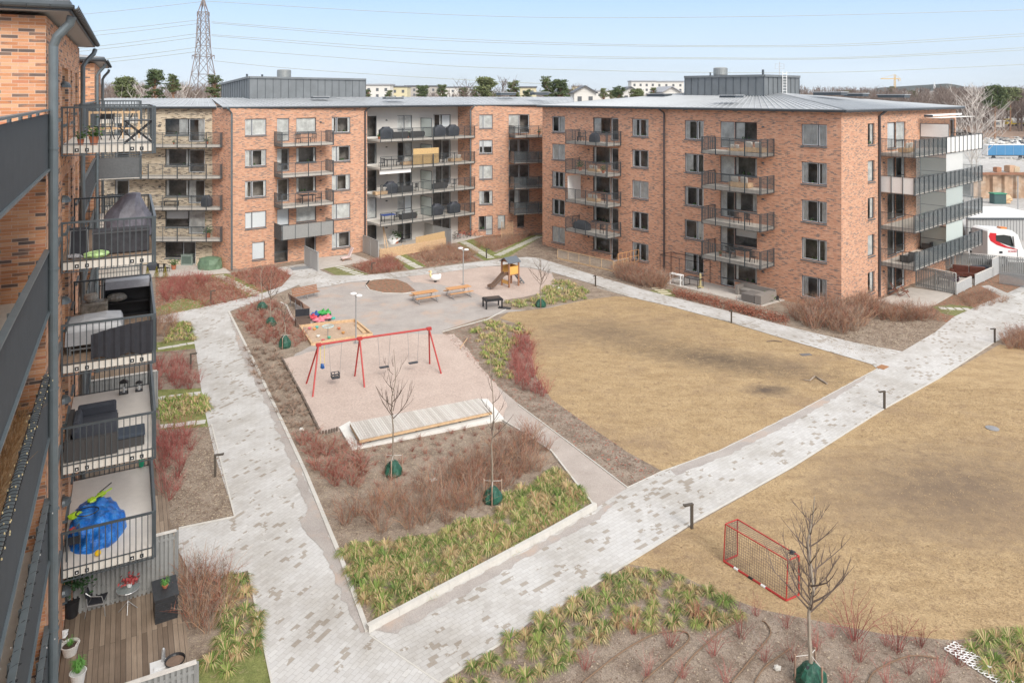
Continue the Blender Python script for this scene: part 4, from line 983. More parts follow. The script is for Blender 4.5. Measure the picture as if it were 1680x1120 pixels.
# ================================================================ plants
def leafmat(name, stops, sc=3.0, rough=.8):
    m, nt, b = newmat(name); i = nt.nodes.new('ShaderNodeObjectInfo'); v = objvec(nt)
    f = noisef(nt, v, sc, 3, .6); a = N(nt, 'ShaderNodeMath', operation='MULTIPLY_ADD'); L(nt, i.outputs['Random'], a.inputs[0]); a.inputs[1].default_value = .35; L(nt, f, a.inputs[2])
    a2 = N(nt, 'ShaderNodeMath', operation='SUBTRACT'); L(nt, a.outputs[0], a2.inputs[0]); a2.inputs[1].default_value = .17
    L(nt, ramp(nt, a2.outputs[0], stops), b.inputs['Base Color']); b.inputs['Roughness'].default_value = rough; b.inputs['Specular IOR Level'].default_value = .25
    return m
SEDG = leafmat('sedge_green', [(.25,(.085,.15,.035)),(.5,(.17,.25,.06)),(.75,(.30,.34,.10))])
SEDY = leafmat('sedge_straw', [(.25,(.36,.30,.14)),(.5,(.52,.42,.24)),(.75,(.42,.29,.15))])
SEDR = leafmat('sedge_rust', [(.25,(.33,.20,.10)),(.6,(.45,.31,.16)),(.8,(.5,.40,.24))])
REDS = leafmat('dogwood_red', [(.25,(.24,.07,.06)),(.5,(.37,.12,.105)),(.75,(.47,.22,.185))])
RUST = leafmat('rust_twigs', [(.25,(.24,.085,.055)),(.5,(.34,.13,.085)),(.75,(.42,.20,.13))])
BRNT = leafmat('brown_twigs', [(.25,(.23,.15,.11)),(.5,(.35,.235,.175)),(.75,(.47,.35,.27))])
ORGT = leafmat('orange_twigs', [(.25,(.30,.16,.09)),(.5,(.44,.25,.15)),(.75,(.54,.36,.24))])
GRYT = leafmat('grey_twigs', [(.25,(.17,.135,.11)),(.5,(.26,.21,.17)),(.75,(.36,.30,.25))])
BARK = leafmat('young_bark', [(.3,(.22,.18,.14)),(.6,(.34,.29,.235)),(.8,(.42,.37,.30))])
BARKD = leafmat('dark_bark', [(.3,(.10,.075,.06)),(.7,(.19,.145,.12))])
def blades(mb, c, n, ln, wd, mats, r, up=.55, droop=.8):
    for _ in range(n):
        ph = r.uniform(0, 2*math.pi); l = ln*r.uniform(.55,1.1); rise = r.uniform(up*.5, up*1.4); d = Vector((math.cos(ph), math.sin(ph), 0)); s = Vector((-d.y, d.x, 0))*wd*r.uniform(.6,1.2)
        b0 = c+d*r.uniform(0,.06); p1 = b0+d*l*.45+Vector((0,0,l*rise)); p2 = b0+d*l+Vector((0,0,max(.02,l*(rise-droop*r.uniform(.3,.9)))))
        mb.mat(r.choices(range(len(mats)), mats)[0]); mb.add([b0-s*.6, b0+s*.6, p1+s, p1-s, p2], [(0,1,2,3),(3,2,4)])
def stems(mb, c, n, h, spread, r, th=.009, mats=(1,), branch=2, lean=0, rad=.12):
    for _ in range(n):
        ph = r.uniform(0, 2*math.pi); hh = h*r.uniform(.55,1.1); sp = spread*r.uniform(.1,1)
        b0 = c+Vector((math.cos(ph)*rad*r.random(), math.sin(ph)*rad*r.random(), 0))
        m = b0+Vector((math.cos(ph)*sp*.5+r.gauss(0,.05), math.sin(ph)*sp*.5+r.gauss(0,.05), hh*.6)); t = m+Vector((math.cos(ph)*sp*.6+r.gauss(0,.11), math.sin(ph)*sp*.6+r.gauss(0,.11), hh*r.uniform(.1,.5)))
        mb.mat(r.choices(range(len(mats)), mats)[0]); mb.tube([b0,m,t], [th,th*.75,th*.35], 3, caps=False)
        for _ in range(branch):
            k = r.uniform(.35,.9); p = b0.lerp(m,k*1.6) if k < .6 else m.lerp(t,(k-.55)*2)
            q = p+Vector((r.uniform(-1,1), r.uniform(-1,1), r.uniform(.6,1.6)))*hh*.17; mb.tube([p,q], [th*.6,th*.3], 3, caps=False)
def proto(fn, n):
    return [fn(random.Random(100+i)) for i in range(n)]
def mk_sedge(r):
    k = r.choice(((7,2,1),(5,3,2),(3,4,4),(6,3,1),(2,4,5))); mb = MB(); blades(mb, Vector((0,0,0)), 160, .40, .0085, k, r, .38, 1.0); return mb
def multi(mbs, names, mats, label, cat, group):
    out = []
    for mb in mbs:
        o = mb.build(names, mats); tag(o, label, cat, group); out.append(o)
    return out
def strew(protos, pts, label, group, smin=.8, smax=1.2, r=rnd, z=.02):
    for p in pts:
        o = r.choice(protos); s = r.uniform(smin, smax); place(o, (p.x,p.y,z), r.uniform(0,6.28), (s,s,s*r.uniform(.85,1.15)), label, group)
def fin(protos):      # a prototype nobody placed is removed
    for o in protos:
        if not o.get('_used'): bpy.data.objects.remove(o)
def mass(name, pts, fn, mats, kind='stuff', label=None, cat=None):
    mb = MB()
    for p in pts: fn(mb, p)
    o = mb.build(name, mats, loc=(pts[0].x,pts[0].y,0)); return tag(o, label, cat, None, kind)
r0 = random.Random(21)
SM = [SEDG, SEDY, SEDR]
# foreground bed at the bottom right: clumps one by one
sed = multi(proto(mk_sedge, 9), 'sedge_clump', SM, 'a', 'plant', 'g')
fr = gpoly([(735,1120),(860,1035),(1000,950),(1040,935),(1110,945),(1180,978),(1225,1000),(1215,1018),(1130,1030),(1040,1030),(960,1060),(900,1115),(870,1150),(740,1150)])
strew(sed, scatter(fr, 78, .46, r0), 'yellow-green sedge clump in the bed at the lower edge, beside the wide paved path', 'sedge clumps in the bed along the paved path', .75, 1.15, r0)
fr2 = gpoly([(1590,1050),(1640,1040),(1700,1045),(1720,1130),(1655,1125),(1600,1080)])
strew(sed, scatter(fr2, 16, .42, r0), 'sedge clump beside the white grass-paver grid in the bottom right corner', 'sedge clumps in the bottom right corner', .9, 1.3, r0)
fp = gpoly([(556,905),(600,893),(700,880),(760,865),(820,838),(835,810),(880,795),(905,770),(965,820),(955,836),(900,868),(800,920),(700,972),(615,1012),(590,980)])
strew(sed, scatter(fp, 135, .34, r0), 'green and straw-coloured sedge clump at the front of the raised planter', 'sedge clumps along the front of the planter', .9, 1.35, r0)
fl = gpoly([(330,1090),(350,1040),(372,985),(370,945),(405,940),(418,990),(430,1050),(420,1080),(370,1105)])
strew(sed, scatter(fl, 20, .40, r0), 'sedge clump in the bed between the board deck and the left path', 'sedge clumps by the left path', .8, 1.25, r0)
fin(sed)
def sedfn(mb, p): blades(mb, Vector((p.x,p.y,.01)), 38, .42*r0.uniform(.8,1.2), .020, r0.choice(((7,2,1),(5,3,2),(3,4,3))), r0, .48, 1.1)
mass('sedge_cover', scatter(gpoly([(800,528),(850,532),(868,548),(850,560),(832,590),(838,622),(812,618),(795,585),(775,545)]), 75, .3, r0), sedfn, SM, 'stuff', 'sedge growing thickly in the bed right of the swings', 'ground cover')
mass('sedge_cover', scatter(gpoly([(905,462),(930,462),(965,478),(958,492),(900,500),(850,505),(828,498),(880,490)]), 110, .3, r0), sedfn, SM, 'stuff', 'sedge growing around the young tree near the play tower', 'ground cover')
mass('sedge_cover', scatter(gpoly([(285,530),(312,532),(318,558),(270,562)]), 32, .3, r0)+scatter(gpoly([(262,660),(300,650),(338,655),(342,675),(262,690)]), 50, .3, r0), sedfn, SM, 'stuff', 'sedge in the small beds left of the left path', 'ground cover')
# twiggy shrubs
def shrubset(nm, n, nst, h, sp, th, mats, br=2, rad=.12):
    return multi(proto(lambda r: (lambda mb: (stems(mb, Vector((0,0,0)), nst, h, sp, r, th, tuple(1 for _ in mats), br, rad=rad), mb)[1])(MB()), n), nm, mats, 'a', 'shrub', 'g')
dog = shrubset('red_dogwood', 4, 20, .75, .5, .0058, [REDS])
pos = [(1242,1010),(1145,1018),(1100,1060),(1170,1075),(1040,1040),(960,1098),(1215,1045),(1290,1030),(1255,1085),(1060,1110),(1410,1085),(1455,1060),(1510,1060),(1365,1045),(1300,1085),(1490,1105),(1390,1125),(1545,1108),(1455,1125),(1572,1090),(1530,1130),(1120,1112),(1190,1120),(1340,1065)]
for x, y in pos: q = G(x,y); place(r0.choice(dog), (q.x,q.y,.01), r0.uniform(0,6), r0.uniform(.7,1.0), 'small red-stemmed dogwood in the bottom right bed among the brown hoses', 'small dogwoods among the hoses')
q = G(1402,1050); place(dog[0], (q.x,q.y,.01), 1, (1.7,1.7,1.75), 'tallest red-stemmed dogwood, at the lawn edge right of the bare tree')
q = G(1472,1068); place(dog[1], (q.x,q.y,.01), 1, 1.35, 'second tallest dogwood, right of the tallest one at the lawn edge')
lst = scatter(gpoly([(845,555),(872,560),(880,615),(905,655),(865,650),(838,620)]), 46, .32, r0)
for p in lst: place(r0.choice(dog), (p.x,p.y,.01), r0.uniform(0,6), r0.uniform(.9,1.35), 'bright red dogwood in the band between the sedge and the straw-coloured lawn', 'red dogwoods beside the lawn')
for p in scatter(gpoly([(255,600),(300,592),(325,622),(330,640),(300,645),(255,640)]), 26, .42, r0): place(r0.choice(dog), (p.x,p.y,.01), r0.uniform(0,6), r0.uniform(.9,1.4), 'deep red dogwood in the upper bed left of the left path', 'dogwoods in the upper left bed')
for p in scatter(gpoly([(255,715),(325,712),(330,745),(300,800),(270,830),(255,800)]), 22, .42, r0): place(r0.choice(dog), (p.x,p.y,.01), r0.uniform(0,6), r0.uniform(.9,1.5), 'open red dogwood in the large bed left of the left path', 'dogwoods in the large left bed')
for p in scatter(gpoly([(265,470),(300,455),(345,462),(330,475),(300,488),(262,500)]), 30, .5, r0): place(r0.choice(dog), (p.x,p.y,.01), r0.uniform(0,6), r0.uniform(1.0,1.5), 'red dogwood in front of the tan brick wing', 'dogwoods in front of the tan wing')
fin(dog)
low = shrubset('low_red_shrub', 4, 26, .40, .38, .0065, [REDS, RUST, BRNT])
for p in scatter(gpoly([(490,722),(590,735),(600,760),(590,800),(545,800),(510,765)]), 40, .36, r0): place(r0.choice(low), (p.x,p.y,.02), r0.uniform(0,6), r0.uniform(.9,1.5), 'dense red shrub in the left corner of the planter', 'dense red shrubs in the planter')
for p in scatter(gpoly([(600,735),(700,718),(815,695),(880,725),(850,750),(760,765),(650,800),(590,800)]), 60, .62, r0): place(r0.choice(low), (p.x,p.y,.02), r0.uniform(0,6), r0.uniform(.45,.8), 'small sparse red shrub in the middle of the planter', 'sparse shrubs in the planter')
for p in scatter(gpoly([(385,515),(440,492),(470,505),(500,560),(490,572),(440,565),(405,545)]), 78, .42, r0): place(r0.choice(low), (p.x,p.y,.02), r0.uniform(0,6), r0.uniform(.9,1.6), 'rust-red shrub around the three young trees at the upper end of the planter', 'rust-red shrubs at the upper end of the planter')
for p in scatter(gpoly([(300,455),(378,458),(420,487),(330,505),(300,488)]), 70, .5, r0): place(r0.choice(low), (p.x,p.y,.02), r0.uniform(0,6), r0.uniform(1.0,1.7), 'red shrub in the bed left of the stepping stones', 'red shrubs left of the stepping stones')
for p in scatter(gpoly([(385,452),(445,440),(476,453),(460,470),(430,480)]), 60, .48, r0): place(r0.choice(low), (p.x,p.y,.02), r0.uniform(0,6), r0.uniform(1.0,1.7), 'red shrub between the stepping stones and the entrance door', 'red shrubs by the entrance')
for p in scatter(gpoly([(580,440),(640,424),(664,443),(610,450)]), 60, .42, r0): place(r0.choice(low), (p.x,p.y,.02), r0.uniform(0,6), r0.uniform(1.2,1.8), 'dark red hedge shrub in front of the first terrace screen', 'hedge shrubs before the plastered section')
fin(low)
tuf = shrubset('dry_tuft', 3, 22, .22, .22, .010, [BRNT, GRYT], 0)
tp = [p for p in scatter(gpoly([(395,570),(455,575),(468,600),(525,712),(495,735),(430,640)]), 74, .42, r0)]
for p in tp: place(r0.choice(tuf), (p.x,p.y,.02), r0.uniform(0,6), r0.uniform(.8,1.5), 'small dry brown tuft in the bare strip between the kerb and the sand', 'dry tufts along the long kerb')
fin(tuf)
spi = shrubset('brown_spirea', 6, 46, .88, .72, .0055, [BRNT, RUST, ORGT, GRYT], 3, .22)
for p in scatter(gpoly([(560,850),(640,815),(720,790),(800,745),(870,715),(905,745),(880,775),(835,800),(790,830),(740,855),(640,875),(575,880)]), 64, .42, r0): place(r0.choice(spi), (p.x,p.y,.02), r0.uniform(0,6), r0.uniform(.85,1.25), 'tall reddish brown bare shrub in the planter behind the sedge', 'tall bare shrubs in the planter')
for p in scatter(gpoly([(1300,520),(1345,510),(1400,500),(1430,500),(1440,515),(1400,545),(1370,550),(1320,535)]), 62, .5, r0): place(r0.choice(spi), (p.x,p.y,.02), r0.uniform(0,6), r0.uniform(1.3,1.9), 'tall rusty brown shrub at the foot of the sharp brick corner', 'brown shrubs at the sharp brick corner')
for p in scatter(gpoly([(1445,515),(1480,510),(1530,522),(1500,530),(1440,525)]), 22, .5, r0): place(r0.choice(spi), (p.x,p.y,.02), r0.uniform(0,6), r0.uniform(1.0,1.5), 'brown shrub in front of the terrace with the folding chairs', 'brown shrubs before the folding chairs')
for p in scatter(gpoly([(1020,445),(1050,452),(1090,466),(1085,475),(1050,470),(1010,455)]), 44, .5, r0): place(r0.choice(spi), (p.x,p.y,.02), r0.uniform(0,6), r0.uniform(1.2,1.8), 'rusty brown shrub between the low mesh fence and the terrace with the corner sofa', 'brown shrubs between the two terraces of the right block')
for p in scatter(gpoly([(690,415),(740,405),(785,418),(760,428),(700,430)]), 60, .5, r0): place(r0.choice(spi), (p.x,p.y,.02), r0.uniform(0,6), r0.uniform(.6,.95), 'low rusty shrub in the bed before the timber planter fence', 'low shrubs before the timber fence')
for p in scatter(gpoly([(300,955),(375,945),(380,990),(355,1040),(325,1045),(305,1000)]), 13, .40, r0): place(r0.choice(spi), (p.x,p.y,.02), r0.uniform(0,6), r0.uniform(1.0,1.35), 'large bare brown shrub beside the board deck', 'bare shrubs beside the board deck')
for p in scatter(gpoly([(255,525),(285,520),(280,560),(255,565)]), 10, .4, r0): place(r0.choice(spi), (p.x,p.y,.02), r0.uniform(0,6), r0.uniform(.9,1.3), 'brown grass-like shrub by the balcony corner at the upper end of the left path', 'brown shrubs at the upper end of the left path')
for p in scatter(gpoly([(1645,560),(1680,545),(1720,560),(1720,580),(1650,572)]), 26, .5, r0): place(r0.choice(spi), (p.x,p.y,.02), r0.uniform(0,6), r0.uniform(.8,1.1), 'brown twiggy shrub at the right edge of the photo beside the path lamp', 'shrubs at the right edge')
for p in scatter(gpoly([(1575,490),(1625,478),(1650,495),(1600,510)]), 30, .5, r0): place(r0.choice(spi), (p.x,p.y,.02), r0.uniform(0,6), r0.uniform(.5,.8), 'low brown shrub between the slatted fences and the paved path on the right', 'low shrubs before the right terrace fences')
for p in scatter(gpoly([(780,405),(830,392),(875,386),(850,398),(810,412)]), 50, .5, r0): place(r0.choice(spi), (p.x,p.y,.02), r0.uniform(0,6), r0.uniform(.6,1.0), 'dull red shrub in the inner corner beside the stepping stones', 'shrubs in the inner corner')
fin(spi)
# beech-leaf hedge, dead leaves still on
LEAFO = leafmat('dead_leaves', [(.25,(.19,.07,.045)),(.5,(.30,.11,.07)),(.75,(.42,.22,.13))])
def leaves(mb, p, n, rx, rz, sz, r):
    for _ in range(n):
        q = p+Vector((r.gauss(0,rx*.5), r.gauss(0,rx*.5), abs(r.gauss(0,rz*.55)))); a = Vector((r.uniform(-1,1),r.uniform(-1,1),r.uniform(-.6,.6))).normalized()*sz; b = a.cross(Vector((r.uniform(-1,1),r.uniform(-1,1),1))).normalized()*sz*.6
        mb.add([q-a, q+b, q+a, q-b], [(0,1,2,3)])
mass('dead_leaf_hedge', scatter(gpoly([(1103,478),(1130,482),(1200,500),(1290,522),(1290,534),(1200,511),(1110,488)]), 260, .12, r0), lambda mb, p: leaves(mb, p, 26, .30, .42, .05, r0), [LEAFO], None, 'low hedge with orange-brown dead leaves in front of the corner sofa', 'hedge')
# leaf litter and small twigs lying on the beds
def litter(poly, n, sz, mats, name='leaf_litter', zz=.03, lab=None):
    mb = MB()
    for p in scatter(poly, n, 0, r0):
        mb.mat(r0.randrange(len(mats))); a = Vector((r0.uniform(-1,1), r0.uniform(-1,1), r0.uniform(-.3,.3)))*sz; b = Vector((-a.y,a.x,r0.uniform(-.02,.02)))*r0.uniform(.25,.6); p = p+Vector((0,0,zz))
        mb.add([p-a,p+b,p+a,p-b], [(0,1,2,3)])
    return tag(mb.build(name, mats), lab, 'leaves' if lab else None, None, 'stuff')
LT1 = M('litter_tan', (.42,.34,.25), .9, var=.2); LT2 = M('litter_brown', (.22,.15,.11), .9, var=.2); LT3 = M('litter_red', (.36,.13,.09), .9, var=.2)
litter(gpoly(PLANTER), 9000, .045, [LT1, LT2, LT2], lab='dry leaf litter on the planter soil')
litter(gpoly(BED_BR), 16000, .04, [LT1, LT2], lab='dry leaf litter on the bottom right bed')
litter(gpoly(BED_M), 4500, .06, [LT2, LT2, LT3], lab='dark leaf litter in the bed beside the lawn')
litter(gpoly([(255,455),(345,452),(430,487),(330,507),(256,520)])+[], 3500, .09, [LT3, LT1, LT3], lab='red leaf litter in front of the tan wing')
litter(gpoly([(378,448),(450,438),(478,452),(462,470),(425,482)]), 2500, .09, [LT3, LT1, LT3], lab='red leaf litter by the entrance')
litter(gpoly([(660,416),(730,400),(790,427),(700,438)]), 3000, .10, [LT3, LT1, LT2], lab='leaf litter before the timber fence')
litter(gpoly([(255,700),(347,697),(385,848),(250,872)]), 3500, .045, [LT1, LT2], lab='leaf litter in the large left bed')
litter(gpoly([(1380,583),(1480,577),(1535,545),(1560,510),(1500,520),(1400,520),(1300,520)]), 5000, .07, [LT2, LT1], lab='twigs and litter right of the sharp brick corner')
litter(gpoly(MULCH), 4000, .08, [LT2, LT2, LT1], lab='dark mulch litter in the bed along the right block')
# grass blades on the lawns: short dead tussocks
GR1 = M('dead_grass_light', (.46,.325,.18), .9, var=.15); GR2 = M('dead_grass_dark', (.30,.21,.12), .9, var=.2)
def tuss(poly, n, h, wd, lab, seed):
    r = random.Random(seed); mb = MB()
    for p in scatter(poly, n, 0, r):
        if any(((p.x-cx)/rx)**2+((p.y-cy)/ry)**2 < 1 and r.random() < .8 for cx, cy, rx, ry in ((la.x,la.y,1.6,1),(lb_.x,lb_.y,6,2.2),(lc_.x,lc_.y,7,4.5),(ld_.x,ld_.y,5,3))): continue
        for _ in range(2):
            a = r.uniform(0,6.28); d = Vector((math.cos(a), math.sin(a), 0)); s = Vector((-d.y,d.x,0))*wd; mb.mat(0 if r.random() < .62 else 1)
            t = p+d*h*r.uniform(.8,2.2)+Vector((0,0,h*r.uniform(.3,1))); b = p+Vector((r.uniform(-.05,.05), r.uniform(-.05,.05), .008)); mb.add([b-s,b+s,t], [(0,1,2)])
    return tag(mb.build('dead_grass', [GR1, GR2]), lab, 'grass', None, 'stuff')
nearB = gpoly([(1140,865),(1300,772),(1450,675),(1540,626),(1690,640),(1690,1040),(1560,1048),(1450,1038),(1350,1018),(1250,998),(1110,938),(1040,925)])
tuss(nearB, 26000, .05, .009, 'short dead grass on the large lawn at the right', 5)
tuss(gpoly(LAWN_A), 24000, .055, .012, 'short dead grass on the middle lawn', 6)
# ================================================================ playground and yard furniture
REDP = M('red_paint', (.42,.04,.035), .4, var=.08, sc=4)
GALV = M('galvanised', (.45,.46,.47), .4, .7, var=.1)
RUBB = M('black_rubber', (.04,.045,.055), .6, var=.2)
ORW = M('oiled_wood', (.55,.29,.13), .65, var=.2, sc=8)
OLW = M('pale_timber', (.58,.40,.24), .8, var=.2, sc=7)
BRW = M('brown_stained_wood', (.33,.17,.10), .6, var=.25, sc=7)
YELP = M('amber_panel', (.76,.43,.12), .5, var=.05)
GRAYR = M('slate_roof_paint', (.12,.14,.165), .5, var=.1)
BROWNP = M('brown_plastic', (.14,.09,.065), .4)
GREENB = M('green_water_bag', (.018,.085,.055), .4, var=.5, sc=7, bmp=.03)
def ctop(n, l, c, loc, g=None, rz=0): return thing(n, l, c, loc, rz, g)
# ---- swing frame (real-size, feet where the photo has them)
c0 = Vector((-8.85,42.5,2.5)); tl = Vector((-10.96,41.43,2.5)); tr = Vector((-5.03,44.3,2.5))
sw = thing('swing_set', 'long red steel swing frame with three pairs of splayed legs on the sand', 'swing set', (c0.x,c0.y,0))
MB().tube([tl,c0,tr], .06, 10).build('top_bar', REDP, sw)
for tp_, f1, f2 in ((tl,G(502.5,629.5),G(513,651)), (c0,G(582,617),G(598,635.5)), (tr,G(705,597),G(723.8,613))):
    for f_ in (f1, f2): MB().tube([tp_, f_], .048, 8).build('leg', REDP, sw)
    MB().cbox(tp_, .28, .2, .16, rz=.45).build('bracket', REDP, sw)
bd = (tr-tl).normalized()
def onbar(px):
    r = (px-CX)/F
    a, b = (tl, c0) if px < 590 else (c0, tr); d = b-a; t = (r*a.y-a.x)/(d.x-r*d.y); return a+d*t
def swing(p1, p2, zs, kind, label):
    a, b = onbar(p1), onbar(p2); m = (a+b)/2; t = thing('swing', label, 'swing', (m.x,m.y,zs))
    hw = .26 if kind != 'trapeze' else .12; sa, sb_ = m-bd*hw, m+bd*hw; sa = Vector((sa.x,sa.y,zs)); sb_ = Vector((sb_.x,sb_.y,zs))
    for q, s in ((a,sa),(b,sb_)):
        MB().tube([q-Vector((0,0,.06)), s+Vector((0,0,.02))], .011, 5).build('chain', GALV if kind != 'trapeze' else M('yellow_rope', (.75,.6,.05)), t)
    mb = MB(); rz = math.atan2(bd.y,bd.x)
    if kind == 'belt': mb.cbox((m.x,m.y,zs), .56, .22, .05, rz=rz); mb.cbox((m.x,m.y,zs-.02), .50, .17, .06, rz=rz); mb.build('seat', RUBB, t, bevel=.01)
    elif kind == 'cradle':
        mb.cbox((m.x,m.y,zs-.14), .42, .34, .05, rz=rz)
        n_ = Vector((-bd.y,bd.x,0))
        for zz in (0,.17):
            c = [Vector((m.x,m.y,zs-.05+zz))+bd*x*.22+n_*y*.18 for x, y in ((-1,-1),(1,-1),(1,1),(-1,1))]
            for i in range(4): mb.tube([c[i],c[(i+1)%4]], .025, 6)
        for x, y in ((-1,-1),(1,-1),(1,1),(-1,1),(0,-1),(0,1)):
            p = Vector((m.x,m.y,zs-.14))+bd*x*.21+n_*y*.175; mb.tube([p,p+Vector((0,0,.27))], .02, 6)
        mb.build('seat', RUBB, t)
    else:
        mb.tube([sa,sb_], .02, 6); mb.blob((m.x,m.y,zs-.12), .12,.10,.16, 8, 6, .3, 3); mb.build('seat', M('blue_plastic', (.02,.10,.32), .4), t)
swing(539.5, 560.7, .62, 'cradle', 'black cradle swing seat for toddlers, second hanging seat from the left')
swing(620, 640.5, .62, 'belt', 'flat black swing seat just right of the middle legs')
swing(669, 687, .60, 'belt', 'flat black swing seat nearest the right legs')
swing(526, 532, 1.35, 'trapeze', 'short yellow-roped toy hung at the left end of the swing frame')
# ---- post lamps with twin discs
def post_lamp(base, h, label, k):
    t = thing('post_lamp', label, 'street lamp', tuple(base)); b = base
    MB().tube([b, b+Vector((0,0,h))], [.055,.04], 10).build('pole', M('lamp_pole', (.36,.37,.37), .5, .3), t); MB().cbox(b+Vector((0,0,.03)), .3,.3,.06).build('foot', GALV, t)
    for dx, dy, dz in k:
        p = b+Vector((dx,dy,h+dz)); MB().lathe(p, [(.02,-.06),(.20,-.05),(.24,0),(.20,.05),(.05,.09)], 18).build('lamp_head', WHITE, t, smooth=True)
        MB().tube([b+Vector((0,0,h-.1)), p-Vector((0,0,.04))], .02, 6).build('arm', GALV, t)
post_lamp(G(584,563), 3.25, 'post lamp with two white disc heads between the sandbox and the swings', ((-.12,-.25,.14),(.18,.1,-.08)))
post_lamp(G(760,467.5), 3.1, 'post lamp with two white disc heads behind the picnic tables', ((-.24,0,.13),(.26,.1,-.02)))
# ---- bollard lights
def bollard():
    t = thing('bollard_light', 'a', 'bollard light', (0,0,0)); MB().box(-.045,.045,-.045,.045,0,.95).build('post', M('bronze_metal', (.10,.085,.07), .5, .3), t)
    h = MB(); h.par((-.34,-.06,.90), (.39,0,.0), (0,.12,0), (0,0,.055)); h.par((-.36,-.06,.93), (.06,0,-.0), (0,.12,0), (0,0,.035)); hd = h.build('lamp_head', M('bronze_metal', (.10,.085,.07)), t)
    MB().par((-.32,-.045,.892), (.16,0,0), (0,.09,0), (0,0,.008)).build('lens', WHITE, hd); return t
bp = bollard()
for x, y, lab, rz in ((1135,867,'bollard light at the path edge nearest the red goal',0),(1451,671,'bollard light on the lawn edge halfway along the wide path',0),(1632,562,'bollard light by the brown shrubs at the right edge',0),
    (1200,530,'bollard light on the lawn edge in front of the dead-leaf hedge',.6),(977,470,'bollard light at the bend of the path near the play tower',.6),(353,782,'bollard light in the large bed left of the left path',3.14),(313,606,'bollard light beside the deep red dogwoods in the upper left bed',3.14),
    (346,497,'bollard light in front of the red shrubs of the tan wing',3.3),(610,448,'bollard light at the end of the dark red hedge',3.3),(798,424,'bollard light between the crossing stepping stones',3.6)):
    q = G(x,y); place(bp, (q.x,q.y,.02), rz+R(18), 1.0, lab, 'bollard lights along the paths')
# ---- picnic tables
def picnic():
    t = thing('picnic_table', 'a', 'picnic table', (0,0,0)); mb = MB()
    for k in range(5): mb.box(-1.05,1.05,-.36+.15*k,-.23+.15*k,.71,.75)
    mb.build('tabletop', ORW, t)
    for s in (-1,1):
        mb = MB()
        for k in range(2): mb.box(-1.05,1.05,(.56+.14*k)*s-.06,(.56+.14*k)*s+.06,.42,.455)
        mb.build('seat', ORW, t)
    for x in (-.78,.78):
        mb = MB(); mb.tube([(x,-.85,.03),(x,.85,.03)], .025, 6)
        for s in (-1,1): mb.tube([(x,.25*s,.7),(x,.40*s,.38),(x,.62*s,.03)], .025, 6); mb.tube([(x,.3*s,.40),(x,.72*s,.40),(x,.66*s,.03)], .022, 6)
        mb.build('leg_frame', GALV, t)
    return t
pt = picnic()
q = G(697,494); place(pt, (q.x,q.y,.02), R(31), 1.0, 'picnic table with orange boards, the left one nearer the bed island', 'picnic tables')
q = G(752,486); place(pt, (q.x,q.y,.02), R(31), 1.0, 'picnic table with orange boards, the right one beside the post lamp', 'picnic tables')
# ---- black barbecue table
q = G(808,504); t = thing('barbecue_table', 'black square metal barbecue table with a dropped lid at the gravel edge', 'barbecue', (q.x,q.y,0), .35)
mb = MB(); mb.box(-.72,.72,-.5,.5,.60,.72); mb.box(-.66,.66,-.44,.44,.721,.76); mb.mat(1).box(-.5,.5,-.32,.32,.761,.79); BASE[t.name] = Vector((0,0,0)); mb.build('grill_top', [BLACKM, M('soot_brown', (.07,.05,.04))], t)
for x in (-.64,.64):
    for y in (-.42,.42): MB().box(x-.05,x+.05,y-.05,y+.05,0,.6).build('leg', BLACKM, t)
q = G(828,506); tag(MB().cbox((q.x,q.y,.05), 1.0,.35,.03, rz=-.3, rx=.15).build('loose_lid', BLACKM, loc=(q.x,q.y,0)), 'dark sheet lying on the gravel right of the barbecue table', 'metal sheet')
# ---- play tower
q = G(837,468.5); t = thing('play_tower', 'small play tower with dark gabled roof, amber panels and brown slide', 'play tower', (q.x,q.y,0), 0); BASE[t.name] = Vector((0,0,0)); t.rotation_euler = (0,0,R(38)); t.location = (q.x, q.y, 0)
hw = .52
for x in (-hw,hw):
    for y in (-hw,hw): MB().box(x-.06,x+.06,y-.06,y+.06,0,2.15).build('post', BRW, t)
MB().box(-hw,hw,-hw,hw,1.02,1.08).build('platform', BRW, t)
for (x0,x1,y0,y1) in ((-hw+.06,hw-.06,-hw-.01,-hw+.03),(-hw+.06,hw-.06,hw-.03,hw+.01),(hw-.03,hw+.01,-hw+.06,hw-.06)): MB().box(x0,x1,y0,y1,1.1,1.78).build('side_panel', YELP, t)
MB().box(-hw-.01,-hw+.03,-hw+.06,hw-.06,.25,.55).build('low_board', YELP, t)
mb = MB(); e_ = .68
for s in (-1,1):
    mb.par((-e_,0,2.50), (2*e_,0,0), (0,s*e_,-.40), (0,0,.045))
rf = mb.build('roof', GRAYR, t); mb = MB()
for x in (-hw,hw): mb.add([(x,-hw,2.15),(x,hw,2.15),(x,0,2.45)], [(0,1,2)])
for y in (-hw,hw): mb.box(-hw-.06,hw+.06,y-.04,y+.04,2.05,2.15)
mb.build('gable', BRW, t)
mb = MB(); path = [(-hw,1.08),(-hw-.35,.98),(-hw-.9,.55),(-hw-1.35,.25),(-hw-1.75,.2)]
for (x0,z0),(x1,z1) in zip(path,path[1:]):
    mb.par((x0,-.26,z0),(x1-x0,0,z1-z0),(0,.52,0),(0,0,.03))
    for y in (-.28,.24): mb.par((x0,y,z0),(x1-x0,0,z1-z0),(0,.04,0),(0,0,.2))
mb.build('slide', BROWNP, t)
mb = MB()
for y in (-.27,.27): mb.bar((hw,y,1.05),(hw+.85,y,.05),.05,.12)
for k in range(5): mb.box(hw+.10+.15*k,hw+.22+.15*k,-.25,.25,.92-.18*k,.95-.18*k)
mb.build('ladder', M('ladder_grey', (.16,.17,.18), .6), t)
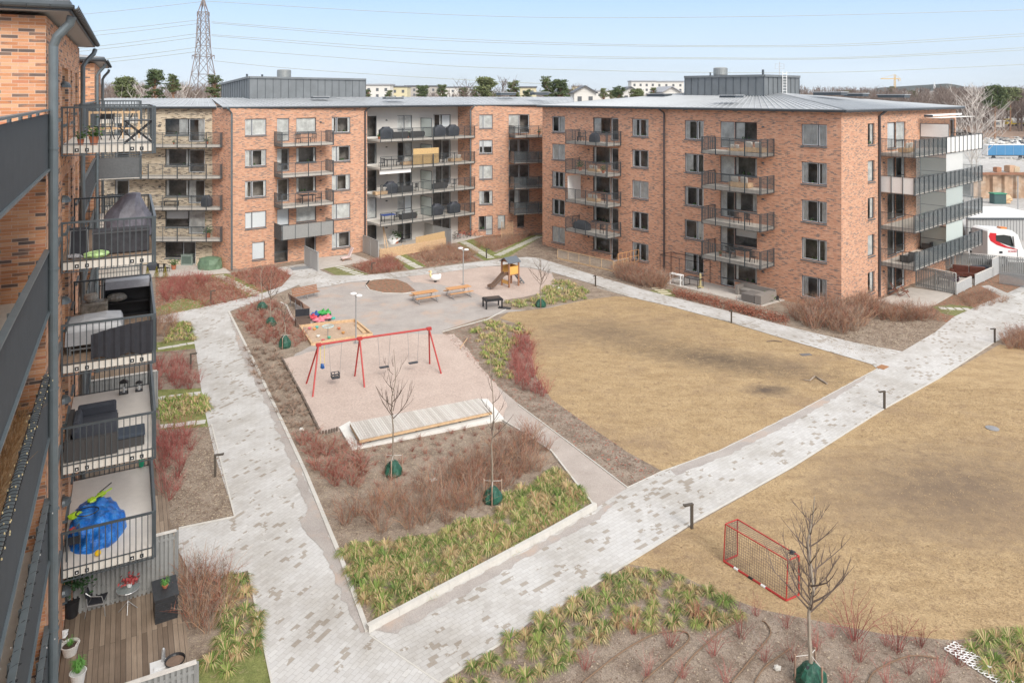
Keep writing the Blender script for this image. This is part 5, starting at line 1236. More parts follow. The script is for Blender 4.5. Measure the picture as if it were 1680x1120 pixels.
# ---- swan rocker
q = G(714,463); t = thing('swan_rider', 'white swan-shaped rocking seat with a yellowish head on the far sand', 'spring rider', (q.x,q.y,0))
MB().blob((q.x+.05,q.y,.42), .48,.26,.30, 14, 10, .05).build('body', WHITE, t, smooth=True); MB().lathe((q.x,q.y,0), [(.12,0),(.12,.04),(.09,.05),(.12,.10),(.09,.15)], 12).build('spring', BLACKM, t)
mb = MB(); mb.tube([(q.x-.36,q.y,.5),(q.x-.46,q.y,.75),(q.x-.36,q.y,.92),(q.x-.44,q.y,1.0)], [.12,.08,.08,.10], 8); mb.build('neck', M('swan_yellow', (.75,.68,.35), .5), t, smooth=True); MB().tube([(q.x-.44,q.y,.98),(q.x-.62,q.y,.93)], [.06,.02], 6).build('beak', M('swan_orange', (.7,.3,.05)), t)
MB().blob((q.x+.40,q.y,.60), .16,.14,.16, 8, 6, .1).build('tail', WHITE, t, smooth=True)
# ---- benches
def bench(label, p0, p1, mat):
    a, b = G(*p0), G(*p1); u = (b-a).normalized(); n_ = Vector((-u.y,u.x,0)); ln = (b-a).length; t = thing('park_bench', label, 'bench', (a.x,a.y,0)); z = lambda p, h: Vector((p.x,p.y,h))
    mb = MB()
    for k in range(4): mb.bar(z(a+n_*(-.02-.12*k),.44), z(b+n_*(-.02-.12*k),.44), .10, .035)
    mb.build('seat', mat, t); mb = MB()
    for k in range(4): mb.bar(z(a+n_*(.06+.035*k),.54+.12*k), z(b+n_*(.06+.035*k),.54+.12*k), .03, .10)
    mb.build('backrest', mat, t)
    for s in (.12,.5,.88):
        p = a.lerp(b,s); mb = MB(); mb.bar(z(p+n_*.10,0), z(p+n_*.16,.9), .05); mb.bar(z(p-n_*.40,0), z(p-n_*.40,.42), .05); mb.bar(z(p-n_*.42,.42), z(p+n_*.1,.42), .05); mb.build('leg', GALV, t)
bench('long brown bench at the edge of the gravel by the paved path', (480,494), (521,485), BRW)
bench('weathered brown bench standing crosswise beside the storage box', (500,516), (476,500), M('worn_bench_wood', (.26,.16,.115), .8, var=.2))
# ---- storage box, toys, sandbox
q = G(497,534); t = thing('storage_box', 'open dark brown storage box at the corner of the sandbox', 'box', (q.x,q.y,0)); bz = .35
c = Vector((q.x,q.y,0)); mb = MB(); U_ = Vector((math.cos(bz),math.sin(bz),0)); N_ = Vector((-U_.y,U_.x,0))
for o_, a, b in ((-U_*.5-N_*.4, U_*1.0, N_*.04),(-U_*.5+N_*.36, U_*1.0, N_*.04),(-U_*.5-N_*.36, U_*.04, N_*.72),(U_*.46-N_*.36, U_*.04, N_*.72)): mb.par(c+o_, a, b, (0,0,.58))
mb.build('box_side', M('box_brown', (.12,.085,.07), .7), t); MB().par(c-U_*.46-N_*.36+Vector((0,0,.12)), U_*.92, N_*.72, (0,0,.18)).build('contents', BLACKC, t)
lid = MB(); lid.par(c-U_*.5+N_*.42+Vector((0,0,.56)), U_*1.0, N_*.10+Vector((0,0,0)), (0,0,.5)); lid.build('lid', BLACKC, t)
cols = [('red',(.60,.03,.03),502,524,.32),('pink',(.70,.22,.28),523,530,.36),('pink',(.68,.20,.26),536,526,.36),('green',(.06,.38,.09),528,518,.36),('blue',(.04,.12,.35),517,521,.28),('crimson',(.58,.06,.09),512,526,.34),('green',(.08,.40,.10),536,518,.30)]
for nm, cc, x, y, s in cols:
    q = G(x,y); t = thing('pedal_car', {0:'bright red plastic ride-on toy next to the storage box',1:'pink plastic ride-on toy at the front of the toy heap',2:'pink plastic ride-on toy at the right end of the toy heap',3:'green plastic ride-on toy at the back of the toy heap',4:'dark blue plastic toy in the middle of the toy heap',5:'crimson plastic toy between the red and the pink one',6:'small green toy at the right back of the toy heap'}[cols.index((nm,cc,x,y,s))], 'toy', (q.x,q.y,0))
    m_ = M('toy_'+nm, cc, .4); MB().blob((q.x,q.y,.24), s*1.15, s*.7, .16, 9, 6, .25, 1.5, seed=x).build('body', m_, t); MB().cbox((q.x+s*.3,q.y,.42), .1,.3,.18, ry=-.3).build('seat', m_, t)
    for dx in (-.7,.7):
        for dy in (-.6,.6): MB().tube([(q.x+s*dx,q.y+s*dy-.03,.1),(q.x+s*dx,q.y+s*dy+.03,.1)], .09, 10).build('wheel', RUBB, t)
sbx = thing('sandbox_frame', 'pale timber frame around the small sandbox with a doubled right side', 'sandbox', tuple(G(512,566)))
cs = [G(492,537), G(582,527.5), G(610,551), G(512,567)]
z = lambda p, h: Vector((p.x,p.y,h))
for a, b in zip(cs, cs[1:]+cs[:1]): MB().bar(z(a,.1), z(b,.1), .14, .2).build('timber', OLW, sbx)
MB().bar(z(G(584,533),.07), z(G(598,547),.07), .28, .06).build('seat_board', OLW, sbx)
for k, (x, y, cc) in enumerate(((508,541,(.7,.15,.2)),(520,539,(.1,.5,.45)),(516,542,(.7,.35,.1)),(540,556,(.1,.45,.3)),(530,561,(.6,.1,.1)),(522,554,(.75,.78,.75)),(556,541,(.6,.2,.1)),(563,548,(.6,.3,.1)))):
    q = G(x,y); tag(MB().lathe((q.x,q.y,.03), [(.05,0),(.10,.06),(.13,.14),(.10,.15)], 10).build('sand_toy', M('sand_toy_%d' % k, cc, .4), loc=(q.x,q.y,0)), ['pink bucket by the left timber of the sandbox','teal bucket near the back timber of the sandbox','orange cup between the pink and the teal bucket','green cup at the front of the sandbox, below the round play table','dark red cup near the front left timber of the sandbox','white cup near the front left of the sandbox','rust-red cup near the back right of the sandbox','orange cup at the right of the sandbox'][k], 'sand toy')
q = G(538,552); t = thing('play_table', 'small round sand play table on a thin post in the sandbox', 'play table', (q.x,q.y,0)); MB().tube([q,q+Vector((0,0,.7))], .03, 8).build('post', GALV, t)
mb = MB(); mb.tube([q+Vector((.38*math.cos(a*math.pi/8),.38*math.sin(a*math.pi/8),.72)) for a in range(17)], .03, 6, caps=False); mb.tube([q+Vector((-.38,0,.72)),q+Vector((.38,0,.72))], .02, 6); mb.build('ring', M('pale_blue', (.45,.6,.62)), t)
q = G(541,540); tag(MB().blob((q.x+.25,q.y,.78), .16,.16,.10, 8, 6, .2).build('toy_cover', M('teal_toy', (.06,.42,.34)), loc=(q.x,q.y,0)), 'teal plastic shape on the rim of the round play table', 'sand toy')
# ---- wooden stage with concrete surround
st = thing('wooden_stage', 'low stage of pale silvery boards with concrete surround behind the planter', 'stage', tuple(G(600,720)))
zt_ = .46; A_, B_, C_, D_ = G(573.4,693.2,zt_), G(785.5,653,zt_), G(808,673.3,zt_), G(589.5,720.5,zt_)
mb = MB(); n = 62
for k in range(n):
    a = A_.lerp(B_,(k+.06)/n); b = A_.lerp(B_,(k+.94)/n); c = D_.lerp(C_,(k+.94)/n); d_ = D_.lerp(C_,(k+.06)/n); h = Vector((0,0,-.045+rnd.uniform(-.002,.002)))
    mb.mat(rnd.choice((0,0,1,2))); mb.add([a,b,c,d_,a+h,b+h,c+h,d_+h], [(3,2,1,0),(4,5,6,7),(0,1,5,4),(1,2,6,5),(2,3,7,6),(3,0,4,7)])
mb.build('boards', [M('silver_boards', (.56,.52,.48), .8, var=.12, sc=9), M('silver_boards_b', (.50,.46,.42), .8, var=.12, sc=9), M('silver_boards_c', (.60,.57,.53), .8, var=.1, sc=9)], st)
mb = MB()
for a, b in ((D_,C_),(A_,D_),(B_,C_),(A_,B_)): i = (A_+B_+C_+D_)/4; a2 = a.lerp(i,.012); b2 = b.lerp(i,.012); mb.bar(a2-Vector((0,0,.12)), b2-Vector((0,0,.12)), .06, .12)
mb.build('side_rail', OLW, st); mb = MB()
for k in range(6): p = D_.lerp(C_,(k+.5)/6)+Vector((-.1,.25,0)); mb.cbox(p-Vector((0,0,.26)), .12,.12,.34)
for k in range(5): p = D_.lerp(C_,(k+.3)/5)
mb.build('support', BLACKM, st)
o1_, o2_, o3_, o4_ = G(556,700,.13), G(577,735,.13), G(827,686,.13), G(797,655,.13)
mb = MB()
def wallstrip(a, b, c, d_, z0, z1): mb.prism([(p.x,p.y) for p in (a,b,c,d_)], z0, z1)
iD = G(592,717,.13); iC = G(806,671,.13); iA = G(574,690,.13)
wallstrip(o1_,o2_,iD,iA,0,.13); wallstrip(o2_,o3_,iC,iD,0,.133); wallstrip(o3_,G(800,654,.13),G(788,654,.13),iC,0,.136)
mb.build('concrete_surround', M('white_concrete', (.70,.69,.66), .8, var=.06, sc=2), st)
mb = MB()      # palisade of short dark stakes round the raised sand
pl = [G(462,590), G(495,650), G(525,712), G(540,711), G(557,706)]
for a, b in zip(pl, pl[1:]):
    n = int((b-a).length/.13)
    for k in range(n): p = a.lerp(b,k/n); mb.lathe((p.x,p.y,0), [(.055,0),(.055,.16+.05*rnd.random())], 6)
tag(mb.build('palisade_edging', M('dark_stakes', (.15,.12,.10), .85), loc=tuple(pl[0])), 'row of short dark stakes holding the left edge of the swing sand', 'edging')
# ---- football goal
t = thing('football_goal', 'small red metal goal with a torn net on the right-hand lawn', 'goal', tuple(G(1187,921.5)))
a, b, c, d_ = G(1187.3,921.5), G(1289.9,986.4), G(1310.6,977), G(1209.8,911.9); hh = 1.33; z = lambda p, h: Vector((p.x,p.y,h))
ta, tb, tc_, td = z(a.lerp(d_,.12),hh), z(b.lerp(c,.12),hh), z(c,hh), z(d_,hh)
for p, q_, nm, r_ in ((a,ta,'front_post',.022),(b,tb,'front_post',.022),(d_,td,'back_post',.026),(c,tc_,'back_post',.026),(ta,tb,'crossbar',.022),(td,tc_,'crossbar',.026),(ta,td,'side_bar',.022),(tb,tc_,'side_bar',.022),(a,d_,'ground_bar',.03),(b,c,'ground_bar',.03),(a,b,'ground_bar',.038)): MB().tube([p+Vector((0,0,.04)) if p.z < .1 else p, q_ if q_.z > .1 else q_+Vector((0,0,.04))], r_, 8).build(nm, REDP, t)
mb = MB(); NETM = M('net_cord', (.15,.11,.10), .9)
def net(p, q_, r_, s_, nu, nv):
    for i in range(nu+1): mb.tube([p.lerp(q_,i/nu), s_.lerp(r_,i/nu)], .006, 3, caps=False)
    for j in range(nv+1): mb.tube([p.lerp(s_,j/nv), q_.lerp(r_,j/nv)], .006, 3, caps=False)
net(z(a,.05), z(b,.05), tb, ta, 28, 14); net(z(a,.05), z(d_,.05), td, ta, 8, 14); net(ta, tb, tc_, td, 28, 6); net(z(b,.05), z(c,.05), tc_, tb, 8, 14)
mb.build('net', NETM, t)
for k in range(3): p = a.lerp(b,(.18,.42,.62)[k]); MB().tube([z(p,.035), z(a.lerp(b,(.18,.42,.62)[k]+.07),.035)], .045, 8).build('tape', BLIND if k != 1 else BLACKM, t)
MB().blob(tuple(tc_.lerp(td,.1)-Vector((0,0,.02))), .12,.10,.07, 8, 6, .4, 3).build('knotted_bag', BLACKC, t)
# ---- lawn and path details
q = G(1628,703); tag(MB().lathe((q.x,q.y,.01), [(.30,0),(.30,.03),(.22,.035),(.05,.05)], 20).build('drain_cover', M('cast_grey', (.25,.25,.26), .6), loc=(q.x,q.y,0)), 'round grey drain cover in the right-hand lawn', 'drain cover')
q = G(1322,582); tag(MB().cbox((q.x,q.y,.02), .7,.35,.03, rz=.2).build('drain_cover', M('cast_dark', (.16,.15,.15), .7), loc=(q.x,q.y,0)), 'flat dark drain cover in the far corner of the middle lawn', 'drain cover')
q = G(1270,561); tag(MB().tube([(q.x-.5,q.y,.04),(q.x,q.y+.1,.08),(q.x+.5,q.y-.05,.04)], .03, 5).build('fallen_branch', BARKD, loc=(q.x,q.y,0)), 'short dark twig on the middle lawn near the path', 'branch')
q = G(1448,603); tag(MB().cbox((q.x,q.y,.045), .75,.45,.02, rz=.7).build('hatch_cover', M('rust_cover', (.34,.17,.08), .7), loc=(q.x,q.y,0)), 'rusty brown cover plate where the two paths meet', 'cover plate')
bs = [G(1318,624), G(1328,626), G(1337,620), G(1346,624), G(1357,631)]
tag(MB().tube([p+Vector((0,0,.06+.05*(i==2))) for i, p in enumerate(bs)], [.02,.035,.05,.06,.05], 6).build('fallen_branch', GRYT, loc=tuple(bs[0])), 'crooked pale branch lying on the middle lawn', 'branch')
q = G(782,622); a, b = G(755,572), G(767,556); tag(MB().tube([z(a,.04), z(b,.06)], .03, 5).build('stick', OLW, loc=tuple(a)), 'pale straight stick on the dark bed right of the swings', 'stick')
a, b = G(835,1056), G(872,1025); tag(MB().tube([z(a,.05), z(b,.05)], .06, 7).build('wood_post', M('old_post', (.17,.12,.10), .9), loc=tuple(a)), 'rotten brown post lying along the path edge at the bottom', 'post')
q = G(495,440); tag(MB().cbox((q.x,q.y,.05), 2.0,1.2,.025, rz=.5).build('door_mat', M('mat_grey', (.24,.25,.26), .8), loc=(q.x,q.y,0)), 'large grey scraper mat before the entrance door', 'mat')
for px, py in ((711,788),): q = G(px,py); tag(MB().cbox((q.x,q.y,.04),.3,.22,.03,rz=.5).build('flat_stone', CONC, loc=(q.x,q.y,0)), 'small pale flat stone lying below the first young tree', 'stone')
for px, py, s in ((494,708,.14),(918,475,.3),(1275,1100,.1)): 
    q = G(px,py); tag(MB().blob((q.x,q.y,.08), s,s*.7,.10, 8,6,.3,2,seed=px).build('stone', CONC, loc=(q.x,q.y,0)), {494:'pale stone beside the left kerb below the swing sand',918:'pale stone among the sedge near the play tower',1275:'small pale stone among the hoses'}[px], 'stone')
# ---- hoses
HOSE = M('brown_hose', (.20,.125,.075), .6)
def hose(pix, lab):
    pts = [G(x,y)+Vector((0,0,.05)) for x, y in pix]; out = []
    for i in range(len(pts)-1):
        p0, p1, p2, p3 = pts[max(i-1,0)], pts[i], pts[i+1], pts[min(i+2,len(pts)-1)]
        for k in range(5):
            t = k/5; out.append(.5*((2*p1)+(p2-p0)*t+(2*p0-5*p1+4*p2-p3)*t*t+(3*p1-p0-3*p2+p3)*t**3))
    out.append(pts[-1]); tag(MB().tube(out, .02, 6).build('garden_hose', HOSE, loc=tuple(pts[0])), lab, 'hose')
hose([(955,1122),(1005,1082),(1043,1057),(1080,1040),(1120,1037),(1130,1051),(1100,1080),(1054,1120)], 'looped brown hose at the left of the bottom right bed')
hose([(1105,1124),(1137,1078),(1180,1040),(1207,1022)], 'brown hose running from the bottom edge up to the sedge, second from the left')
hose([(1200,1122),(1245,1067),(1264,1042),(1258,1025),(1250,1020)], 'hooked brown hose in the middle of the bottom right bed')
hose([(1238,1122),(1256,1095),(1297,1065)], 'short brown hose left of the bare tree')
hose([(1424,1122),(1438,1101),(1492,1078),(1540,1082)], 'brown hose right of the bare tree')
# ---- white plastic grass pavers
t = MB(); a0 = G(1562,1062); ua = (G(1655,1122)-a0).normalized(); va = Vector((-ua.y,ua.x,0))
for i in range(16):
    for j in range(4):
        c = a0+ua*(.16*i)+va*(.15*j-.25)+Vector((0,0,.05)); t.tube([c+(ua*math.cos(k*math.pi/3)+va*math.sin(k*math.pi/3))*.075 for k in range(7)], .018, 4, caps=False)
tag(t.build('grass_pavers', WHITE, loc=tuple(a0)), 'strip of white plastic honeycomb grass pavers at the bottom right corner', 'paver grid')
# ================================================================ young trees with stakes and watering bags
def young(loc, h, fork, spread, lab, short, seed, nb=9, dense=2, stakes=3, bag=True, r=.045, side=0, bagdx=0, bagh=.62):
    rr = random.Random(seed); t = thing('young_tree', lab, 'tree', (loc.x,loc.y,0)); tr_ = MB()
    pts = [Vector((loc.x,loc.y,0))]; 
    for i in range(1,9): pts.append(Vector((loc.x+rr.uniform(-.03,.03)*i*.6, loc.y+rr.uniform(-.03,.03)*i*.6, h*i/8)))
    tr_.tube(pts, [r*(1-.82*i/8) for i in range(9)], 7); tr_.build('trunk', BARK, t)
    br = MB()
    def branch(p, d, ln, th, lev):
        q = p; out = [p]; 
        for i in range(4):
            d = (d+Vector((rr.uniform(-.13,.13), rr.uniform(-.13,.13), .13+rr.uniform(-.05,.1)))).normalized(); q = q+d*ln/4; out.append(q)
        br.tube(out, [th*(1-.8*i/4) for i in range(5)], 4, caps=False)
        if lev > 0:
            for i in range(rr.randint(2,4)):
                j = rr.randint(1,3); dd = (d+Vector((rr.uniform(-.8,.8), rr.uniform(-.8,.8), rr.uniform(-.1,.5)))).normalized(); branch(out[j], dd, ln*rr.uniform(.3,.55), th*.5, lev-1)
    for k in range(nb):
        f = fork+(h*.93-fork)*(k/nb)**1.6; ph = k*2.4+rr.uniform(-.4,.4); sp = 1-(f-fork)/(h-fork)*.72
        branch(Vector((loc.x,loc.y,f)), Vector((math.cos(ph)*.85, math.sin(ph)*.85, .62)).normalized(), spread*sp*rr.uniform(.85,1.15), r*.42*sp+.004, dense)
    br.build('branches', BARKD, t)
    if bag:
        bg_ = thing('watering_bag', 'green watering bag at the foot of the '+short, 'watering bag', (loc.x,loc.y,0)); n = 14; rings = []
        for i, (rz, zz) in enumerate(((.34,.0),(.40,.12),(.36,.3),(.24,.5),(.10,.62))):
            rings.append([Vector((loc.x+bagdx+rz*(1+.16*math.sin(j*2.1+i)+.1*rr.uniform(-1,1))*math.cos(2*math.pi*j/n), loc.y+rz*(1+.14*math.cos(j*2.7+i))*math.sin(2*math.pi*j/n), zz*bagh/.62)) for j in range(n)])
        MB().loft(rings).build('bag', GREENB, bg_)
        MB().bar((loc.x+bagdx-.12,loc.y-.1,.6*bagh/.62), (loc.x+bagdx-.2,loc.y-.34,.15), .07, .01).build('strap', BLACKC, bg_)
    for k in range(stakes):
        a = 2*math.pi*k/stakes+.5+side; p = Vector((loc.x+.42*math.cos(a), loc.y+.42*math.sin(a), 0)); sk = thing('tree_stake', ('first','second','third')[k]+' wooden stake of the '+short, 'stake', (p.x,p.y,0))
        MB().tube([p,p+Vector((0,0,.80))], .028, 7).build('stake_post', BRNT, sk); MB().tube([p+Vector((0,0,.74)), Vector((loc.x,loc.y,.84))], .011, 4).build('tie', PALEW, sk)
    return t
young(G(645,778), 5.5, 2.45, 1.55, 'slender bare tree on the left in front of the stage', 'left tree by the stage', 3, 11, 2)
young(G(808,822), 6.0, 2.6, 1.2, 'slender bare tree on the right among the tall brown shrubs', 'tree among the tall brown shrubs', 4, 8, 1)
young(G(467,570), 3.7, 1.7, 1.2, 'bare tree nearest the sandbox, lowest of the upper planter trio', 'tree nearest the sandbox', 5, 8, 1, bagh=.8)
young(G(444,534), 4.0, 1.9, 1.2, 'middle one of the three bare trees at the upper end of the planter', 'middle tree of the upper planter trio', 6, 9, 1, stakes=0)
young(G(430,508), 3.6, 1.8, 1.0, 'farthest one of the three bare trees at the upper end of the planter', 'farthest tree of the upper planter trio', 7, 8, 1, stakes=0)
young(G(887,503), 4.1, 1.7, 1.5, 'bare tree on the sedge beside the play tower', 'tree beside the play tower', 8, 13, 2)
young(G(1330,1122), 5.35, 2.05, 1.75, 'rugged dark bare tree at the bottom right in front of the goal', 'dark tree in front of the goal', 9, 24, 2, r=.065, side=.4)
# ================================================================ terrace screens and furniture
def panelfence(a, b, h, lab, mat=GREYPANEL):
    A, B = G(*a), G(*b); return slatfence(A, B, 0, h, lab, mat, sw=.12, gap=.012, both=False, capm=GREYW)
panelfence((500,434),(522,446), 1.85, 'grey board screen beside the entrance of the centre left block')
panelfence((596,414),(621,425), 1.85, 'grey board screen at the left end of the timber planter fence')
panelfence((697,392),(741,404), 1.85, 'grey board screen right of the reed mat')
A, B = G(624,425), G(731,406)
t = thing('timber_fence', 'low fence of horizontal orange-brown planks before the plastered section', 'fence', tuple(A)); u_ = (B-A).normalized()
for k in range(4): MB().bar(A+Vector((0,0,.15+.25*k)), B+Vector((0,0,.15+.25*k)), .05, .235).build('plank', OLW, t)
for s in (0,.33,.66,1): p = A.lerp(B,s)+Vector((0,-.05,0)); MB().box(p.x-.05,p.x+.05,p.y-.05,p.y+.05,0,1.15).build('post', OLW, t)
a = A.lerp(B,.52)+Vector((0,.25,0)); b = B+Vector((-.1,.25,0)); t = tag(MB().bar(a+Vector((0,0,1.1)), b+Vector((0,0,1.25)), .03, 1.0).build('reed_mat', REED, loc=tuple(a)), 'pale reed mat standing behind the timber fence', 'screen')
A, B = G(915,425), G(1006,446)
t = thing('mesh_fence', 'low pale mesh fence round the terrace of the right block', 'fence', tuple(A)); z = lambda p, h: Vector((p.x,p.y,h))
MB().bar(z(A,.08), z(B,.08), .06, .14).build('bottom_rail', OLW, t); MB().bar(z(A,1.0), z(B,1.0), .06, .05).build('top_rail', OLW, t)
for s in range(6): p = A.lerp(B,s/5); MB().box(p.x-.03,p.x+.03,p.y-.03,p.y+.03,0,1.02).build('post', OLW, t)
mb = MB(); n = 95
for k in range(n): p = A.lerp(B,(k+.5)/n); mb.bar(z(p,.12), z(p,.98), .03, .02)
mb.build('mesh', M('pale_mesh', (.42,.36,.30), .9), t)
B2 = B+Vector((.761,.649,0))*2.2; t = slatfence(B, B2, 0, 1.0, 'short pale side fence of the same terrace', OLW, both=False)
t = thing('trellis', 'tall orange timber trellis behind the rusty brown shrubs', 'trellis', tuple(G(1012,448))); a = G(1014,446); b = a+Vector((.761,.649,0))*3.0
for s in range(6): p = a.lerp(b,s/5); MB().bar(z(p,0), z(p,1.7), .06).build('upright', ORW, t)
for zz in (.6,1.15,1.7): MB().bar(z(a,zz), z(b,zz), .05, .05).build('crossbar', ORW, t)
# fences of the terrace at the right
p1, p2 = G(1503,470), G(1568,484)
slatfence(p1, p2, .05, 1.85, 'grey slatted fence right of the folding chairs', GREYW, both=False, sw=.10, gap=.045)
PG1 = M('pale_grey_fence', (.46,.47,.47), .75, var=.08)
slatfence(G(1570,484), G(1593,472), .05, 1.0, 'low pale grey fence left of the terrace opening', PG1, both=False, sw=.10, gap=.02)
slatfence(G(1600,469), G(1628,456), .05, 1.0, 'low pale grey fence right of the terrace opening', PG1, both=False, sw=.10, gap=.02)
slatfence(G(1628,456), G(1641,449), .05, 1.75, 'higher pale grey end piece of the terrace fence', PG1, both=False, sw=.10, gap=.02)
slatfence(LP(0)*0+Vector((41.0,69.9,0)), Vector((48.6,66.0,0)), .05, 1.8, 'grey slatted fence between the terrace and the lorry', GREYW, both=False, sw=.10, gap=.045)
mb = thing('bar_fence', 'thin grey railing below the lorry at the right edge', 'fence', tuple(G(1645,470)))
A, B = G(1640,466), G(1720,478); b_ = MB()
for k in range(70): p = A.lerp(B,k/69); b_.bar(z(p,.05), z(p,1.1), .025)
b_.bar(z(A,1.1), z(B,1.1), .04); b_.bar(z(A,.15), z(B,.15), .04); b_.build('railing', GALV, mb)
# ================================================================ far surroundings
STEEL = M('pylon_steel', (.27,.225,.21), .7, .2); CABLE = M('power_cable', (.42,.44,.38), .6)
t = thing('power_pylon', 'tall lattice power pylon rising behind the roofs at the left', 'pylon', tuple(AT(333.5,250)))
Dp = 250.0; zc = lambda y: ZY(y, Dp); pc = AT(333.5, Dp)
def ring4(hw, z): return [pc+Vector((sx*hw, sy*hw, z)) for sx, sy in ((-1,-1),(1,-1),(1,1),(-1,1))]
lev = [(3.9,0),(3.6,zc(150)),(2.85,zc(122)),(2.0,zc(93)),(1.75,zc(75)),(1.6,zc(55)),(1.45,zc(35)),(1.2,zc(20)),(.25,zc(0))]
mb = MB()
for (w0,z0),(w1,z1) in zip(lev,lev[1:]):
    a, b = ring4(w0,z0), ring4(w1,z1)
    for i in range(4): mb.bar(a[i],b[i],.22)
    m = max(1,int((z1-z0)/4.2))
    for k in range(m):
        ra = [a[i].lerp(b[i],k/m) for i in range(4)]; rb_ = [a[i].lerp(b[i],(k+1)/m) for i in range(4)]
        for i in range(4):
            j = (i+1)%4; mb.bar(ra[i],rb_[j],.13); mb.bar(ra[j],rb_[i],.13); mb.bar(rb_[i],rb_[j],.13)
for w0, wi in ((3.9,1.3),(2.85,.9)): pass
mb.build('tower', STEEL, t)
for y, hw in ((22,2.1),(45,2.0),(66,2.0),(92,3.8)):
    ab = MB(); z0 = zc(y)
    for s in (-1,1):
        e_ = pc+Vector((s*hw,0,z0+.2)); 
        for dy in (-1.4,1.4): ab.bar(pc+Vector((s*1.4,dy,z0-.9)), e_, .14); ab.bar(pc+Vector((s*1.4,dy,z0+.5)), e_, .14)
        ab.bar(e_, e_-Vector((0,0,1.3)), .16)
    ab.build('crossarm', STEEL, t)
def cable(pix, lab, D=250.0):
    pts = [AT(x, D, ZY(y, D)) for x, y in pix]; out = []
    for i in range(len(pts)-1):
        p0, p1, p2, p3 = pts[max(i-1,0)], pts[i], pts[i+1], pts[min(i+2,len(pts)-1)]
        for k in range(6):
            q = k/6; out.append(.5*((2*p1)+(p2-p0)*q+(2*p0-5*p1+4*p2-p3)*q*q+(3*p1-p0-3*p2+p3)*q**3))
    out.append(pts[-1]); tag(MB().tube(out, .085, 5, caps=False).build('power_line', CABLE, loc=tuple(pts[0])), lab, 'power line', 'power lines')
cable([(336,2),(640,20),(900,29),(1200,28),(1450,23),(1720,15)], 'uppermost power line right of the pylon')
cable([(347,36),(640,58),(900,70),(1150,75),(1400,72),(1720,53)], 'upper wire of the second pair right of the pylon')
cable([(347,38),(640,62),(900,73),(1150,77),(1400,75),(1720,57)], 'lower wire of the second pair right of the pylon')
cable([(347,57),(640,78),(900,91),(1150,95),(1400,94),(1720,76)], 'upper wire of the third pair right of the pylon')
cable([(347,59),(640,83),(900,94),(1150,97),(1400,96),(1720,80)], 'lower wire of the third pair right of the pylon')
cable([(348,79),(560,95),(750,109),(950,115),(1150,119),(1400,118),(1720,104)], 'thin fourth power line passing behind the right plant room')
cable([(351,100),(450,110),(580,120),(760,131),(900,138)], 'lowest power line dropping behind the back roofs')
for k, (a, b) in enumerate((((80,29),(332,3)),((100,57),(326,33)),((100,64),(326,39)),((100,83),(326,55)),((100,88),(326,61)),((120,103),(323,78)),((120,108),(323,85)))):
    cable([a, ((a[0]+b[0])/2,(a[1]+b[1])/2+1), b], 'power line left of the pylon, number %s from the top' % ['one','two','three','four','five','six','seven'][k])
# ---- trees
PINE = leafmat('pine_needles', [(.25,(.07,.10,.045)),(.5,(.13,.165,.07)),(.75,(.21,.23,.11))], 1.2)
PTRK = M('pine_trunk', (.33,.19,.12), .9, var=.2); BIRCH = M('birch_bark', (.55,.50,.46), .8, var=.2); HAZT = M('bare_twigs_far', (.17,.125,.105), .95, var=.25, sc=.3); HAZT2 = M('bare_twigs_grey', (.25,.20,.175), .95, var=.2, sc=.3)
def pine(px, ytop, ybase, wpx, D, lab, seed, flat=1.0, group='pines behind the roofs', dens=1.0):
    r = random.Random(seed); b = AT(px, D, 0); b.z = 0; ht = ZY(ytop, D); hb = max(2.0, ZY(ybase, D)); w_ = wpx*D/F/2
    t = thing('pine_tree', lab, 'tree', tuple(b), group=group); mb = MB(); mb.tube([b, b+Vector((.2,0,ht*.6)), b+Vector((0,0,ht*.95))], [.32,.22,.06], 6)
    cl = MB(); n = int(60*dens)
    for k in range(n):
        f = r.random()**.8; zz = hb+(ht-hb)*f; rad = w_*(1-.62*f**1.5*flat)*r.uniform(.25,1.0); ph = r.uniform(0,6.28); c = b+Vector((math.cos(ph)*rad, math.sin(ph)*rad, zz-.05*(ht-hb)))
        mb.tube([b+Vector((0,0,max(1,zz-1.4))), c], [.09,.03], 3, caps=False); s = w_*.24*r.uniform(.6,1.4)
        for _ in range(80):
            q = c+Vector((r.gauss(0,s*.55), r.gauss(0,s*.55), r.gauss(0,s*.26))); a = Vector((r.uniform(-1,1),r.uniform(-1,1),r.uniform(-.5,.8))).normalized()*s*.32; e_ = a.cross(Vector((r.uniform(-1,1),r.uniform(-1,1),r.uniform(-1,1)))).normalized()*s*.16
            cl.add([q-a, q+e_, q+a, q-e_], [(0,1,2,3)])
    mb.build('trunk', PTRK, t); cl.build('crown', PINE, t)
pine(206,127,158,38,150,'broad bushy pine, leftmost of those behind the left roofs',1,.5,dens=1.5)
pine(254,112,160,38,140,'tallest layered pine left of the pylon',2,.9)
pine(284,121,150,24,140,'small pine close right of the tallest layered one',3,.6)
pine(353,122,160,26,150,'narrow pine between the pylon and the left plant room',4,.5)
pine(726,139,158,18,260,'small pine in the middle above the plastered section',5,.5); pine(693,140,158,22,260,'small pine left of the middle one above the plastered section',12,.5)
pine(797,127,158,36,190,'broad dark pine behind the inner corner roof',6,.5,dens=1.4); pine(842,132,158,24,200,'round pine right of the broad dark one',7,.4)
pine(897,124,160,24,180,'tall pine at the left end of the right block roof',8,.6); pine(918,131,160,30,180,'bushy pine beside the tall one at the left end of the right block roof',9,.4,dens=1.3)
